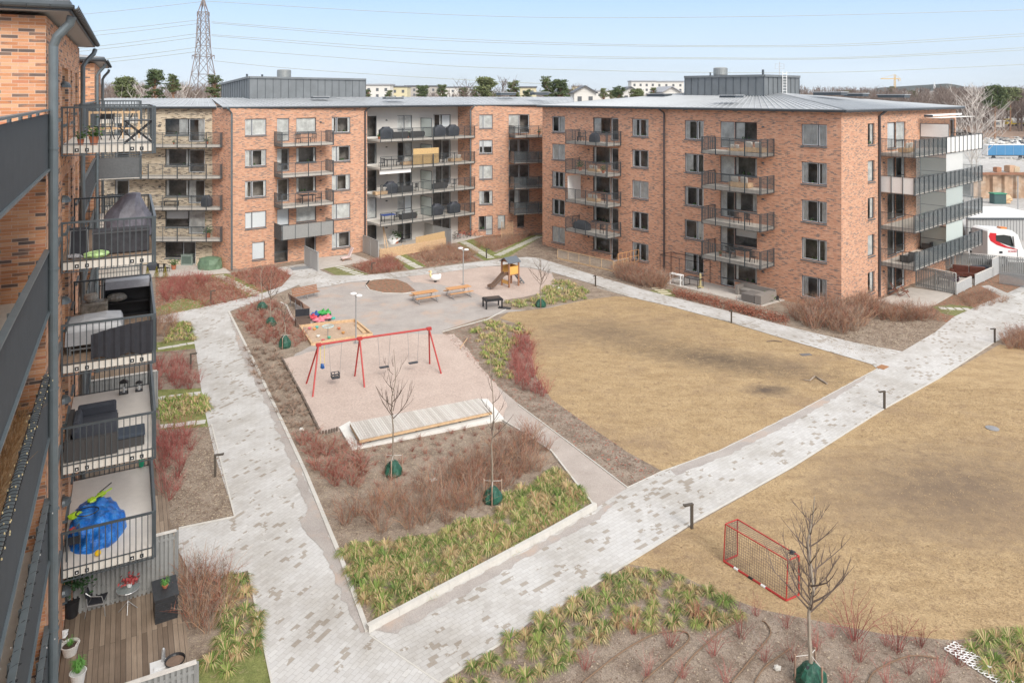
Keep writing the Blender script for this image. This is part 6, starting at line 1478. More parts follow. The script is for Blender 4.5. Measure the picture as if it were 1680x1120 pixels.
pine(1015,141,160,22,220,'round pine in front of the far white apartment row',10,.5); pine(1045,147,160,26,220,'low pine below the far pale apartment row',11,.5); pine(1072,143,160,14,240,'narrow pine right of the low one below the far apartment row',13,.5); pine(990,145,160,14,240,'narrow pine right of the white gabled house',14,.5)
pine(1632,140,178,36,270,'big pine with two bare trunks at the right edge',15,.4,dens=1.8); pine(1657,143,165,30,290,'flat-topped pine at the right edge of the photo',16,.4)
for i_, (px_, yt_, w2_) in enumerate(((186,141,16),(222,146,18),(310,143,16),(327,147,14),(604,147,12),(638,148,14),(760,144,18),(778,142,14),(865,147,16),(935,147,14),(1003,148,14),(1100,148,12))): pine(px_, yt_, 161, w2_, 230+i_*7, 'distant pine '+('far left behind the left roof','between the bushy and the tallest pine','just left of the pylon','right of the pylon legs','right of the left plant room','beside the far cream building','left of the reddish bare tree','touching the broad dark pine','right of the round pine','right of the bushy pine','left of the round pine before the apartments','left of the right plant room')[i_], 60+i_, .5, dens=.7)
pine(1463,141,160,12,420,'small pine below the yellow crane',17,.5); pine(1497,149,160,16,420,'small dark pine in front of the hill',18,.5); pine(1391,148,158,14,420,'small pine above the corner of the right roof',19,.5)
def baretree(mb, b, ht, sp, r, th=.10, n=30, mi=0, lean=.0):
    mb.mat(mi); top = b+Vector((r.uniform(-.5,.5),0,ht)); mb.tube([b,b.lerp(top,.5),top], [th*1.6,th,th*.3], 4, caps=False)
    for _ in range(n):
        f = r.uniform(.25,.95); p = b.lerp(top,f); ph = r.uniform(0,6.28); l = sp*(1.15-f)*r.uniform(.6,1.2); q = p+Vector((math.cos(ph)*l, math.sin(ph)*l, l*r.uniform(.7,1.5)))
        mb.tube([p,q], [th*.5,th*.14], 3, caps=False)
        for _ in range(3):
            k = r.uniform(.3,.9); a = p.lerp(q,k); mb.tube([a, a+Vector((r.uniform(-1,1),r.uniform(-1,1),r.uniform(.4,1.4)))*l*.4], [th*.28,th*.1], 3, caps=False)
def wood(name, x0, x1, ytop, D0, D1, n, lab, seed, mats=(HAZT,HAZT2), th=.10, nb=22):
    r = random.Random(seed); mb = MB()
    for _ in range(n):
        D = r.uniform(D0,D1); px = r.uniform(x0,x1); b = AT(px,D,0); b.z = 0; ht = max(5, ZY(ytop+r.uniform(-3,7), D)); baretree(mb, b, ht, ht*.34, r, th*1.7*D/300, nb, r.randrange(len(mats)))
    return tag(mb.build(name, list(mats), loc=tuple(AT((x0+x1)/2,(D0+D1)/2,0)*Vector((1,1,0)) if False else (0,0,0))), lab, 'wood', None, 'stuff')
wood('bare_wood', 120, 400, 138, 170, 260, 260, 'grey-brown leafless wood behind the left roofs', 31)
wood('bare_wood', 1300, 1760, 145, 330, 520, 420, 'grey-brown leafless wood behind the right block and the yard', 32)
wood('bare_wood', 1540, 1760, 143, 280, 330, 130, 'leafless wood behind the tank lorry', 34)
wood('bare_wood', 560, 1180, 149, 380, 600, 220, 'leafless trees between the far houses', 33)
r = random.Random(5)
for px, ytop, D, lab in ((1594,144,120,'pale bare birch just right of the corner block'),(1602,142,124,'second pale bare birch just right of the corner block'),(947,137,230,'bare tree right of the pines at the left end of the right roof'),(238,138,145,'pale birch left of the tallest pine'),(300,136,145,'pale birch between the tallest pine and the pylon'),(765,131,200,'reddish bare tree left of the broad dark pine'),(822,131,190,'bare tree leaning against the broad dark pine')):
    b = AT(px,D,0); b.z = 0; t = thing('birch_tree', lab, 'tree', tuple(b)); mb = MB(); ht = ZY(ytop,D); baretree(mb, b, ht, ht*.42, r, .11 if D < 150 else .16, 46); mb.build('branches', BIRCH if 'birch' in lab else HAZT, t)
# far evergreen and bare band on the horizon, and the hill
HILLM = gmat('wooded_hill', [(.3,(.030,.042,.036)),(.6,(.055,.065,.055))], .01, .2, (.7,1.05), bmp=0)
def ridge(name, x0, x1, f, D, mat, depth=400, step=4):
    mb = MB(); a = []
    n = int((x1-x0)/step)
    for i in range(n+1):
        px = x0+step*i; y = f(px); a.append((AT(px,D,ZY(y,D)), px))
    for (p,_), (q_,_) in zip(a,a[1:]):
        p1 = Vector((p.x,p.y+depth,p.z*.85)); q1 = Vector((q_.x,q_.y+depth,q_.z*.85)); p0 = Vector((p.x,p.y-depth*.6,-1)); q0 = Vector((q_.x,q_.y-depth*.6,-1))
        mb.quad(p0,q0,q_,p); mb.quad(p,q_,q1,p1)
    return tag(mb.build(name, mat), kind='structure')
nz_ = lambda x, s, k: noise.noise(Vector((x*s, k, 0)))
def hillf(px):
    b = 157
    for c, wd, h in ((1497,32,9),(1512,14,3.5),(1560,30,14.5),(1545,14,5),(1600,40,7.5),(1478,20,4)): b -= h*math.exp(-((px-c)/wd)**2)
    return b+nz_(px,.25,1)*1.1
ridge('hill', 1400, 1720, hillf, 2300, HILLM)
ridge('far_forest', -200, 1900, lambda px: 153.5+nz_(px,.02,3)*2+nz_(px,.3,4)*1.2, 1500, gmat('far_forest', [(.3,(.10,.10,.085)),(.6,(.16,.14,.12))], .02, .4, (.6,1.1), bmp=0), 200, 3)
ridge('far_forest', 1640, 1900, lambda px: 147+nz_(px,.2,6)*1.5, 1900, HILLM, 200, 3)
b = AT(1533,2300,ZY(141,2300)); tag(MB().lathe((b.x,b.y,b.z-10), [(4,0),(3,10),(2,14),(.6,22)], 8).build('hilltop_tower', WHITE, loc=tuple(b)), 'tiny white tower on the crest of the wooded hill', 'tower')
# ---- yellow tower crane
D = 900; CRN = M('crane_yellow', (.62,.40,.12), .6); p = AT(1468,D,0); t = thing('tower_crane', 'yellow tower crane on the horizon left of the hill', 'crane', (p.x,p.y,0)); zj = ZY(129.5,D)
mb = MB(); 
for dx in (-.8,.8): mb.bar((p.x+dx,p.y,0), (p.x+dx,p.y,zj+5), .55)
for k in range(18): mb.bar((p.x-.8,p.y,k*2.2), (p.x+.8,p.y,k*2.2+2.2), .3)
mb.build('mast', CRN, t); mb = MB(); x0 = AT(1445,D).x; x1 = AT(1477,D).x
mb.bar((x0,p.y,zj), (x1,p.y,zj), .9); mb.bar((x0,p.y,zj+.3), (p.x,p.y,zj+5.5), .25); mb.bar((x1,p.y,zj+.3), (p.x,p.y,zj+5.5), .25); mb.build('jib', CRN, t); MB().cbox((x1-1,p.y,zj-1.5),3,1.5,3).build('counterweight', CONC, t)
# ---- far buildings
def farhouse(x0, x1, ytop, D, lab, wall, roof, rows=3, gable=False, dep=12, cols=None, ybase=165):
    a, b = AT(x0,D,0), AT(x1,D,0); z1 = ZY(ytop,D); t = thing('apartment_building' if not gable else 'house', lab, 'building', (a.x,D,0)); w_ = b.x-a.x
    MB().box(a.x,b.x,D,D+dep,0,z1).build('wall', wall, t)
    rb = MB()
    if gable: 
        m = (a.x+b.x)/2; zr = z1+w_*.28; z0 = z1
        MB().add([(a.x,D-.05,z1),(b.x,D-.05,z1),(m,D-.05,zr)], [(0,1,2)]).build('gable', wall, t)
        for s, e_ in ((a.x-.5,-1),(b.x+.5,1)): rb.add([(s,D-.8,z1-.15),(m,D-.8,zr+.15),(m,D+dep,zr+.15),(s,D+dep,z1-.15),(s,D-.8,z1-.45),(m,D-.8,zr-.15),(m,D+dep,zr-.15),(s,D+dep,z1-.45)], [(0,1,2,3),(4,7,6,5),(0,4,5,1),(0,3,7,4)])
    else: rb.box(a.x-.4,b.x+.4,D-.5,D+dep+.5,z1,z1+.6)
    rb.build('roof', roof, t)
    n = cols or max(2,int(w_/3.4))
    for i in range(n):
        for j in range(rows):
            zz = z1-2.0-2.8*j
            if zz < 1: continue
            xx = a.x+w_*(i+.5)/n; MB().box(xx-.6,xx+.6,D-.06,D+.1,zz-.7,zz+.7).build('window', M('far_window', (.12,.13,.14), .4), t)
WW = M('far_white_wall', (.70,.68,.64), .9, var=.03); YW = M('far_cream_wall', (.62,.56,.38), .9, var=.04); GW = M('far_grey_wall', (.45,.42,.38), .9); DR = M('far_dark_roof', (.13,.14,.16), .8); GRF = M('far_grey_roof', (.36,.37,.40), .8)
farhouse(598,640,140,330,'far white apartment building behind the left plant room',WW,GRF); farhouse(641,668,143,340,'far cream apartment building next to the white one',YW,DR,2); farhouse(664,716,142,420,'far grey apartment row above the plastered section',GW,DR,2); farhouse(716,770,144,430,'far white apartment row left of the broad dark pine',WW,DR,2)
farhouse(853,880,144,330,'far cream house right of the round pine',YW,DR,2); farhouse(1036,1076,134,420,'far pale apartment row, left half, above the right roof',WW,GRF,3); farhouse(1076,1122,134.5,424,'far pale apartment row, right half, next to the right plant room',WW,GRF,3)
farhouse(942,978,151,210,'white gabled house with a dark roof above the right block',WW,DR,2,True,14,2); farhouse(1088,1116,150,230,'white gabled house left of the right plant room',WW,GRF,1,True,22,2); farhouse(1020,1050,151,260,'small pale house between the pines',WW,DR,1,True,16,2)
farhouse(978,1010,150,420,'far pale flat roofed building behind the pines',WW,GRF,1); farhouse(940,962,142,520,'far cream block above the white gabled house',YW,GRF,3); farhouse(1480,1570,150,900,'long far white building at the foot of the hill',WW,GRF,1,cols=12); farhouse(1648,1700,148,620,'long far white building behind the right-hand pines',WW,GRF,1,cols=6); farhouse(1393,1416,149,520,'far grey building above the corner roof',GW,GRF,1)
# ---- yard to the right
sheet('yard', [(1560,178),(1560,250),(1600,480),(1700,520),(2600,520),(2600,215),(1900,204)], YARD, .004)
sheet('yard_road', [(1590,424),(1600,446),(1700,470),(2200,470),(2200,424)], gmat('asphalt', [(.3,(.10,.10,.10)),(.7,(.16,.155,.15))], .5, 30, (.7,1.1), bmp=0), .008)
# blue trailer
D = 191; a = G(1621,262); x0 = a.x; t = thing('trailer', 'long blue curtain-sided trailer parked in the yard', 'trailer', (x0,a.y,0)); y0 = a.y; BLU = M('blue_tarpaulin', (.06,.22,.42), .5, var=.06, sc=.8)
MB().box(x0,x0+13.2,y0,y0+2.5,1.15,3.75).build('body', BLU, t); MB().box(x0-.02,x0+13.22,y0-.02,y0+2.52,3.75,3.85).build('roof_edge', WHITE, t); MB().box(x0,x0+13.2,y0+.1,y0+2.4,.95,1.15).build('chassis', BLACKM, t); MB().box(x0-.12,x0-.01,y0,y0+2.5,1.1,3.8).build('end_wall', WHITE, t)
mb = MB()
for k in range(1,6): mb.box(x0+2.2*k,x0+2.2*k+.04,y0-.03,y0+.01,1.15,3.75)
mb.build('strap', M('strap_grey', (.35,.45,.55), .6), t)
for x in (1.5,8.5,9.8,11.1): MB().tube([(x0+x,y0-.02,.5),(x0+x,y0+.3,.5)], .5, 14).build('wheel', RUBB, t)
# tank lorry
a = G(1650,208); D = 300; a = AT(1652,D,0); x0, y0 = a.x, a.y; t = thing('tank_lorry', 'white and yellow tank lorry at the edge of the wood', 'lorry', (x0,y0,0)); zb = ZY(207,D); a.z = zb
YL = M('lorry_yellow', (.68,.50,.05), .4)
mb = MB(); mb.box(x0,x0+2.2,y0,y0+2.4,zb+.7,zb+2.9); mb.build('cab', YL, t); MB().box(x0-.02,x0+1.0,y0-.03,y0+.02,zb+1.8,zb+2.6).build('window', M('far_window', (.1,.1,.1)), t); MB().tube([(x0+2.4,y0+1.2,zb+2.1),(x0+10,y0+1.2,zb+2.1)], 1.15, 16).build('tank', WHITE, t); MB().box(x0+2.3,x0+10,y0+.1,y0+2.3,zb+.7,zb+1.1).build('chassis', YL, t)
for x in (1,4,7,8.3): MB().tube([(x0+x,y0-.02,zb+.5),(x0+x,y0+.3,zb+.5)], .5, 12).build('wheel', RUBB, t)
sheet('embankment', None, EARTH, 0.02, gp=[Vector((AT(1560,D+8).x,D-30,0)),Vector((AT(1900,D).x,D-30,0)),Vector((AT(1900,D).x,D-29,0)),Vector((AT(1560,D).x,D-29,0))])
mb = MB(); xa, xb = AT(1560,D).x, AT(1990,D).x; mb.add([(xa,D-22,0),(xb,D-22,0),(xb,D-3,zb),(xa,D-3,zb),(xb,D+40,zb),(xa,D+40,zb)], [(0,1,2,3),(3,2,4,5)]); tag(mb.build('raised_ground', gmat('red_earth', [(.3,(.24,.17,.13)),(.6,(.34,.25,.20))], .15, 2, (.6,1.1), bmp=0)), kind='structure')
# container / hut beside it
a = AT(1631,290,0); farb = thing('site_hut', 'grey site hut left of the tank lorry', 'hut', (a.x,290,zb)); MB().box(a.x,a.x+4.2,290,292.5,zb,zb+2.4).build('wall', GW, farb); MB().box(a.x-.2,a.x+4.4,289.8,292.7,zb+2.4,zb+2.6).build('roof', WHITE, farb); MB().box(a.x+.5,a.x+2.2,289.93,290.05,zb+.9,zb+1.9).build('window', M('far_window', (.1,.1,.1)), farb)
# sheet piling round the excavation
PILE = M('rusty_sheet_pile', (.42,.29,.20), .9, var=.35, sc=.7, dirt=((.55,.50,.42),.5)); a = AT(1600,118,0); xb = AT(1800,118,0).x; zt1 = ZY(283,118); zb1 = 0
t = thing('sheet_pile_wall', 'rusty sheet pile wall of the excavation beyond the corner block', 'retaining wall', (a.x,118,0)); mb = MB(); x = a.x; k = 0
while x < xb:
    w_ = .75; y = 118+(.0 if k % 2 else .45); mb.add([(x,y,zb1),(x+w_,y,zb1),(x+w_,y,zt1),(x,y,zt1)], [(0,1,2,3)]); y2 = 118+(.45 if k % 2 else .0); mb.add([(x+w_,y,zb1),(x+w_+.2,y2,zb1),(x+w_+.2,y2,zt1),(x+w_,y,zt1)], [(0,1,2,3)]); x += w_+.2; k += 1
mb.build('piles', PILE, t); MB().box(a.x,xb,117.6,117.95,zt1-.35,zt1).build('capping_beam', M('rust_beam', (.27,.13,.08), .8), t)
mb = MB(); mb.add([(a.x,118.5,zt1-.05),(xb,118.5,zt1-.05),(xb,140,zt1+.3),(a.x,140,zt1+.3),(xb,150,0),(a.x,150,0)], [(0,1,2,3),(3,2,4,5)]); tag(mb.build('raised_ground', YARD), kind='structure')
r = random.Random(8)
for k, (px, py, s, c, lab) in enumerate(((1636,279,.8,(.40,.20,.12),'rust-brown block on top of the sheet piles, left one'),(1657,277,1.1,(.50,.33,.22),'orange-brown pile cap block on the sheet piles, middle one'),(1665,278,.9,(.5,.40,.28),'pale pile cap block on the sheet piles, right one'))):
    p = AT(px,119,zt1); tag(MB().cbox((p.x,p.y,zt1+s*.45), s*1.1, s, s*.9, rz=.2).cbox((p.x,p.y,zt1+s*.92), s*.8, s*.8, s*.12, rz=.2).build('concrete_block', M('blk%d' % k, c, .9), loc=(p.x,p.y,zt1)), lab, 'block')
q = G(1637,334); t = thing('waste_container', 'dark green waste container by the sheet piles', 'container', tuple(q)); MB().box(q.x-.9,q.x+.9,q.y-.6,q.y+.6,0,1.5).build('body', M('dark_teal', (.05,.10,.10), .6), t); MB().box(q.x-1,q.x+1,q.y-.7,q.y+.7,1.5,1.65).build('lid', M('lid_green', (.05,.25,.15), .6), t)
q = G(1649,333); tag(MB().blob((q.x,q.y,.5), 1.2,1,.7, 9,6,.3,2).build('timber_heap', OLW, loc=tuple(q)), 'pale heap of timber beside the dark waste container', 'heap')
def rubble(poly, n, s0, s1, lab, mats, seed):
    rr = random.Random(seed); mb = MB()
    for p in scatter(gpoly(poly), n, 0, rr):
        s = rr.uniform(s0,s1); mb.mat(rr.randrange(len(mats))); mb.cbox((p.x,p.y,s*.25), s, s*rr.uniform(.4,.9), s*rr.uniform(.3,.8), rz=rr.uniform(0,3))
    tag(mb.build('rubble', mats), lab, 'rubble', None, 'stuff')
rubble([(1560,262),(1700,262),(1700,278),(1560,276)], 520, .3, 1.1, 'grey building rubble below the blue trailer', [GW, CONC, YARD], 1)
rubble([(1600,226),(1700,222),(1700,240),(1600,240)], 380, .4, 1.6, 'stacked building material behind the blue trailer', [GW, CONC, WHITE, DR], 2)
rubble([(1590,215),(1700,212),(1700,222),(1590,226)], 200, .4, 1.8, 'scattered material far out in the yard', [GW, YARD, CONC], 3)
# flat white roofed shed with grey cladding
a, b = AT(1570,86,0), AT(1760,80,0); zt2 = ZY(357,84); t = thing('flat_roof_shed', 'long grey shed with a flat snow-white roof behind the lorry', 'shed', (a.x,84,0))
MB().box(a.x,b.x,84,84.3,0,zt2).build('wall', M('corrugated_grey', (.42,.42,.41), .7, var=.05), t); mb = MB()
for k in range(int((b.x-a.x)/.35)): mb.box(a.x+.35*k,a.x+.35*k+.1,83.96,84.0,0,zt2)
mb.build('cladding_rib', M('corrugated_dark', (.34,.34,.34), .7), t); MB().box(a.x-.2,b.x,83.8,91,zt2,zt2+.18).build('roof', BLIND, t); MB().box(a.x-.22,b.x,83.78,83.82,zt2-.15,zt2+.02).build('fascia', ANTH, t)
# ---- white lorry cab with red sweep
ty = 71.0; tx = 45.9; t = thing('lorry', 'white lorry cab with a red sweep on its side, parked behind the corner terrace', 'lorry', (tx,ty,0)); tx += .25
def prof(pts, y0, y1): 
    n = len(pts); return [(x+tx,y0,z) for x, z in pts]+[(x+tx,y1,z) for x, z in pts], [tuple(range(n)), tuple(range(n,2*n))[::-1]]+[(i,n+i,n+(i+1)%n,(i+1)%n) for i in range(n)]
cabp = [(0,.75),(1.0,.75),(1.0,.45),(3.55,.42),(3.62,1.5),(3.45,1.75),(3.0,3.05),(2.4,3.5),(.3,3.62),(0,3.45)]
v_, f_ = prof(cabp, ty, ty+2.45); MB().add(v_, f_).build('cab', M('lorry_white', (.80,.80,.79), .25, var=.02), t, bevel=.05)
REDL = M('lorry_red', (.60,.02,.03), .3, var=.03)
v_, f_ = prof([(.25,3.30),(.12,2.95),(.30,2.5),(.9,2.12),(1.7,1.85),(2.9,1.62),(2.9,1.68),(1.9,1.98),(1.25,2.3),(.9,2.7),(.85,3.25)], ty-.02, ty+.01); MB().add(v_, f_).build('red_sweep', REDL, t)
DKG = M('cab_glass', (.03,.035,.035), .08); v_, f_ = prof([(.80,3.05),(.82,2.52),(1.5,2.25),(2.3,1.98),(2.55,1.95),(2.25,2.98),(1.6,3.1)], ty-.035, ty-.015); MB().add(v_, f_).build('side_window', DKG, t)
MB().add([(tx+3.47,ty+.12,1.8),(tx+3.47,ty+2.3,1.8),(tx+3.03,ty+2.3,3.0),(tx+3.03,ty+.12,3.0)], [(0,1,2,3)]).build('windscreen', DKG, t)
v_, f_ = prof([(2.45,2.05),(2.75,2.0),(2.62,3.0),(2.35,3.02)], ty-.30, ty-.12); MB().add(v_, f_).build('mirror', WHITE, t)
for x in (2.05,): MB().tube([(tx+x-.55,ty-.02,.52),(tx+x-.55,ty+.35,.52)], .52, 18).build('wheel', RUBB, t); MB().tube([(tx+x-.55,ty-.05,.52),(tx+x-.55,ty-.01,.52)], .27, 14).build('rim', GALV, t)
MB().box(tx+1.15,tx+1.45,ty-.03,ty,1.3,1.5).build('side_marker', BLACKM, t); MB().box(tx+2.9,tx+2.93,ty-.03,ty,.5,1.7).build('door_gap', ANTH, t)
for z_ in (.95,.75): MB().tube([(tx+3.25,ty-.03,z_),(tx+3.25,ty+.02,z_)], .09, 10).build('headlight', CURT, t)
MB().box(tx+.1,tx+1.2,ty+2.5,ty+2.9,.5,1.0).build('step', BLACKM, t)
MB().box(tx+1.9,tx+2.5,ty+.9,ty+1.5,3.5,3.66).build('roof_beacon', M('lorry_orange', (.6,.2,.05), .4), t)
fc = bpy.data.curves.new('lettering', 'FONT'); fc.body = 'SCANIA'; fc.size = .24; fc.extrude = .006; fc.align_x = 'LEFT'; fo = bpy.data.objects.new('lettering', fc); COL.objects.link(fo); fo.parent = t
fc.materials.append(REDL); bpy.context.view_layer.update(); me_ = bpy.data.meshes.new_from_object(fo.evaluated_get(bpy.context.evaluated_depsgraph_get())); bpy.data.objects.remove(fo); fo = bpy.data.objects.new('lettering', me_); COL.objects.link(fo); fo.parent = t
fo.location = (tx+2.0-BASE[t.name].x, -.03, 1.42); fo.rotation_euler = (R(90),0,0)
# lamp post and site posts in the yard
p = G(1670,300) if False else AT(1670,105,0); tag(MB().tube([(p.x,105,0),(p.x,105,5)], .07, 6).build('fence_post', GALV, loc=(p.x,105,0)), 'thin grey post standing before the sheet piles', 'post')
# ================================================================ furniture on the far balconies and terraces
def P_(name, cat): 
    t = thing(name, 'a', cat, (0,0,0)); return t
CUSHG = M('cushion_grey', (.20,.20,.21), .9); CUSHW = M('cushion_pale', (.52,.50,.46), .9); COVERM = M('grill_cover', (.045,.05,.065), .6, var=.3, sc=6); TERRA = M('terracotta', (.42,.15,.08), .8)
GRNL = M('pot_green', (.08,.16,.04), .8, var=.4, sc=15)
def mk_sofa():
    t = P_('garden_sofa','sofa'); MB().box(-.9,.9,-.36,.36,.05,.34).build('base', WICKER, t); mb = MB(); mb.box(-.9,.9,.28,.40,.3,.74); mb.box(-.98,-.86,-.36,.4,.2,.6); mb.box(.86,.98,-.36,.4,.2,.6); mb.build('backrest', WICKER, t); MB().box(-.84,.84,-.34,.26,.345,.46).build('cushion', CUSHG, t, bevel=.02); return t
def mk_table():
    t = P_('garden_table','table'); MB().box(-.7,.7,-.4,.4,.69,.73).build('tabletop', BLACKM, t)
    for x in (-.6,.6):
        for y in (-.32,.32): MB().box(x-.025,x+.025,y-.025,y+.025,0,.69).build('leg', BLACKM, t)
    return t
def mk_chair():
    t = P_('garden_chair','chair'); MB().box(-.24,.24,-.24,.24,.40,.44).build('seat', BLACKM, t); mb = MB()
    for k in range(5): mb.box(-.22+.1*k,-.18+.1*k,.22,.25,.44,.9)
    mb.box(-.25,.25,.22,.26,.86,.92); mb.build('backrest', BLACKM, t)
    for x in (-.22,.22):
        for y in (-.22,.22): MB().box(x-.015,x+.015,y-.015,y+.015,0,.40).build('leg', BLACKM, t)
    return t
def mk_grill():
    t = P_('covered_grill','grill'); rings = []
    for hw, hd, z in ((.66,.32,.05),(.68,.34,.6),(.64,.32,.85),(.34,.26,1.05),(.30,.20,1.15)):
        rings.append([Vector((x*hw*(1+.05*math.sin(i*2.3+z*5)), y*hd*(1+.06*math.cos(i*1.9+z*4)), z)) for i, (x, y) in enumerate(((-1,-.7),(-.6,-1),(0,-1.04),(.6,-1),(1,-.7),(1.02,0),(1,.7),(.6,1),(0,1.03),(-.6,1),(-1,.7),(-1.03,0)))])
    MB().loft(rings).build('cover', COVERM, t); return t
def mk_pot():
    t = P_('potted_plant','plant'); MB().lathe((0,0,0), [(.11,0),(.16,.28),(.15,.29)], 12).build('pot', TERRA, t); mb = MB(); leaves(mb, Vector((0,0,.3)), 90, .26, .35, .07, random.Random(3)); mb.build('foliage', GRNL, t); return t
def mk_cushions():
    t = P_('lounge_seat','seat'); MB().box(-.8,.8,-.35,.35,.05,.38).build('base', OLW, t); mb = MB(); mb.cbox((-.4,.2,.6), .5,.16,.42, rx=-.25); mb.cbox((.35,.2,.6), .5,.16,.42, rx=-.25, rz=.1); mb.build('cushion', CUSHW, t, bevel=.03); return t
sofa, tab, chr_, gri, pot, lou = mk_sofa(), mk_table(), mk_chair(), mk_grill(), mk_pot(), mk_cushions()
ROW = ['top','second','third','lowest']
def onb(A, u, out, Uf, px, dep, k, obj, desc, stack, rz=None, sc=1.0, dz=0):
    # put a thing on balcony row k: px is read on the wall line, dep metres out
    p = W3(A, u, Uf(px), out, dep, ZS[k]+.225+dz); ang = math.atan2(u.y,u.x)+math.pi if rz is None else math.atan2(u.y,u.x)+rz
    lab = desc+' on the '+ROW[k]+' balcony '+stack
    place(obj, tuple(p), ang, sc, lab, None)
S1 = 'of the left stack on the right block'; A1 = (cA,u1,o1,U)
F_ = lambda A, *a, **k: onb(*A, *a, **k)
F_(A1,968,1.2,0,tab,'small dark table',S1,sc=.7); F_(A1,990,1.3,0,gri,'dark covered grill',S1,sc=.85); F_(A1,960,.6,0,chr_,'dark chair',S1)
F_(A1,965,1.2,1,pot,'green pot plant',S1,sc=1.4); F_(A1,985,.9,1,lou,'seat with pale cushions',S1,sc=.8); F_(A1,1004,1.3,1,pot,'right-hand pot plant',S1,sc=1.1)
F_(A1,985,1.0,2,lou,'pale throw-covered seat',S1,sc=.9); F_(A1,1004,1.1,2,chr_,'black chair',S1)
F_(A1,968,1.2,3,gri,'long dark covered sofa',S1,sc=(1.5,1.2,.8)); F_(A1,1003,1.2,3,chr_,'pale framed chair',S1)
S2 = 'of the right stack on the right block'
F_(A1,1248,.9,0,lou,'white cushioned sofa',S2,sc=1.1); F_(A1,1215,.8,0,lou,'orange cushioned seat',S2,sc=.7)
F_(A1,1225,.9,1,lou,'pink cushioned seat',S2,sc=1.15); F_(A1,1220,.9,2,chr_,'black lounge chair, left,',S2); F_(A1,1238,.9,2,chr_,'black lounge chair, right,',S2)
F_(A1,1225,1.0,3,tab,'dark dining table',S2,sc=1.2); F_(A1,1208,1.0,3,chr_,'dark left-hand chair',S2); F_(A1,1248,1.1,3,chr_,'dark right-hand chair',S2); F_(A1,1195,1.2,3,pot,'small pot plant',S2,sc=.7)
S3 = 'wrapping the corner terrace side'; A3 = (cB,u2,o2,U2)
for k, lst in enumerate(([(1460,1.3,lou,'dark striped sun cushion'),(1535,.8,sofa,'wicker sofa behind the white panels')], [(1500,1.0,tab,'dark table'),(1515,.8,chr_,'dark chair'),(1530,1.0,sofa,'wicker sofa')], [(1480,1.6,pot,'folded white parasol beside a pot'),(1530,.9,sofa,'dark sofa'),(1552,1.2,chr_,'dark chair')], [(1462,1.4,sofa,'grey wicker sofa'),(1512,.7,sofa,'sofa with black cushions'),(1545,1.2,tab,'round-armed dining table'),(1556,1.6,chr_,'curved dark chair'),(1528,1.5,chr_,'grey chair')])):
    for px, dp, o_, ds in lst: F_(A3,px,dp,k,o_,ds,S3)
SB = 'of the centre left block'; AB = (bA,ub,ob,UB)
F_(AB,495,1.0,0,tab,'wooden folding table',SB,sc=.7); F_(AB,482,1.0,0,chr_,'folding chair left of the wooden table',SB); F_(AB,508,1.0,0,chr_,'folding chair right of the wooden table',SB)
F_(AB,498,1.1,2,tab,'long dark dining table',SB,sc=1.1); F_(AB,484,1.1,2,chr_,'left slatted chair',SB); F_(AB,516,1.1,2,chr_,'right slatted chair',SB); F_(AB,500,.5,3,pot,'pot plant above the grey boards',SB)
ST = 'of the tan wing'; AT_ = (tA,ut,ot,UT)
F_(AT_,345,.8,0,pot,'yellow watering pot',ST); F_(AT_,292,.9,0,pot,'blue bowl',ST,sc=.6); F_(AT_,285,.8,2,tab,'low table under black cover',ST,sc=(1.1,1,.7)); F_(AT_,345,.8,2,gri,'round black covered grill',ST,sc=(.7,1,.95)); F_(AT_,347,.8,3,pot,'tall plant stand',ST,sc=1.6); F_(AT_,215,.8,0,chr_,'dark chair',ST); F_(AT_,225,.8,1,lou,'pale bench',ST)
SP = 'of the plastered section'; AP = (pA,up_,op,UP)
for k, lst in enumerate(([(607,2.0,pot,'leftmost green shrub'),(618,2.0,gri,'large dark covered grill'),(640,1.9,sofa,'dark sofa in the middle'),(655,1.8,pot,'pale leafed plant'),(668,1.8,sofa,'dark wicker sofa left of the divider'),(706,1.8,gri,'violet-grey covered chair'),(728,1.8,gri,'black covered sofa at the right')],
    [(612,1.9,chr_,'dark chair at the far left'),(626,1.9,tab,'black dining table'),(640,1.9,chr_,'dark chair right of the black table'),(655,1.8,lou,'wooden lounge seat'),(702,1.8,tab,'dark table right of the divider'),(714,1.8,chr_,'dark chair beside that table'),(732,1.8,lou,'white bench at the right')],
    [(610,1.9,lou,'pale seat at the far left'),(626,1.9,gri,'black arched grill cover'),(648,1.9,sofa,'dark sofa with cushions'),(668,1.8,chr_,'dark chair left of the divider'),(706,1.8,sofa,'dark sofa right of the divider'),(730,1.8,chr_,'wooden chair at the right')],
    [(622,1.9,tab,'table under a bright blue cloth'),(636,1.9,chr_,'grey chair beside the blue cloth'),(654,1.9,sofa,'black covered furniture'),(668,1.8,pot,'white vase plant'),(702,1.8,gri,'black covered chair stack'),(730,1.8,gri,'round black covered grill')])):
    for px, dp, o_, ds in lst: F_(AP,px,dp,k,o_,ds,SP,sc=1.15 if o_ is gri else 1.0)
q = W3(pA,up_,UP(622),op,1.9,ZS[3]+.225+.74); tag(MB().cbox(tuple(q), 1.5,.9,.05, rz=.7).build('blue_cloth', M('bright_blue_cloth', (.02,.09,.45), .6), loc=tuple(q)), 'bright blue cloth on the lowest long balcony', 'cloth')
a = W3(pA,up_,UP(680)-1.9,op,2.7,ZS[1]+.3); t = tag(MB().par(a, up_*3.4, op*.03, (0,0,1.75)).build('bamboo_screen', M('bamboo_screen', (.58,.40,.19), .85, var=.25, sc=14), loc=tuple(a)), 'tall yellow bamboo screen on the second long balcony', 'screen')
SE = 'in the inner corner'; AE = (eA,ue,oe,UE)
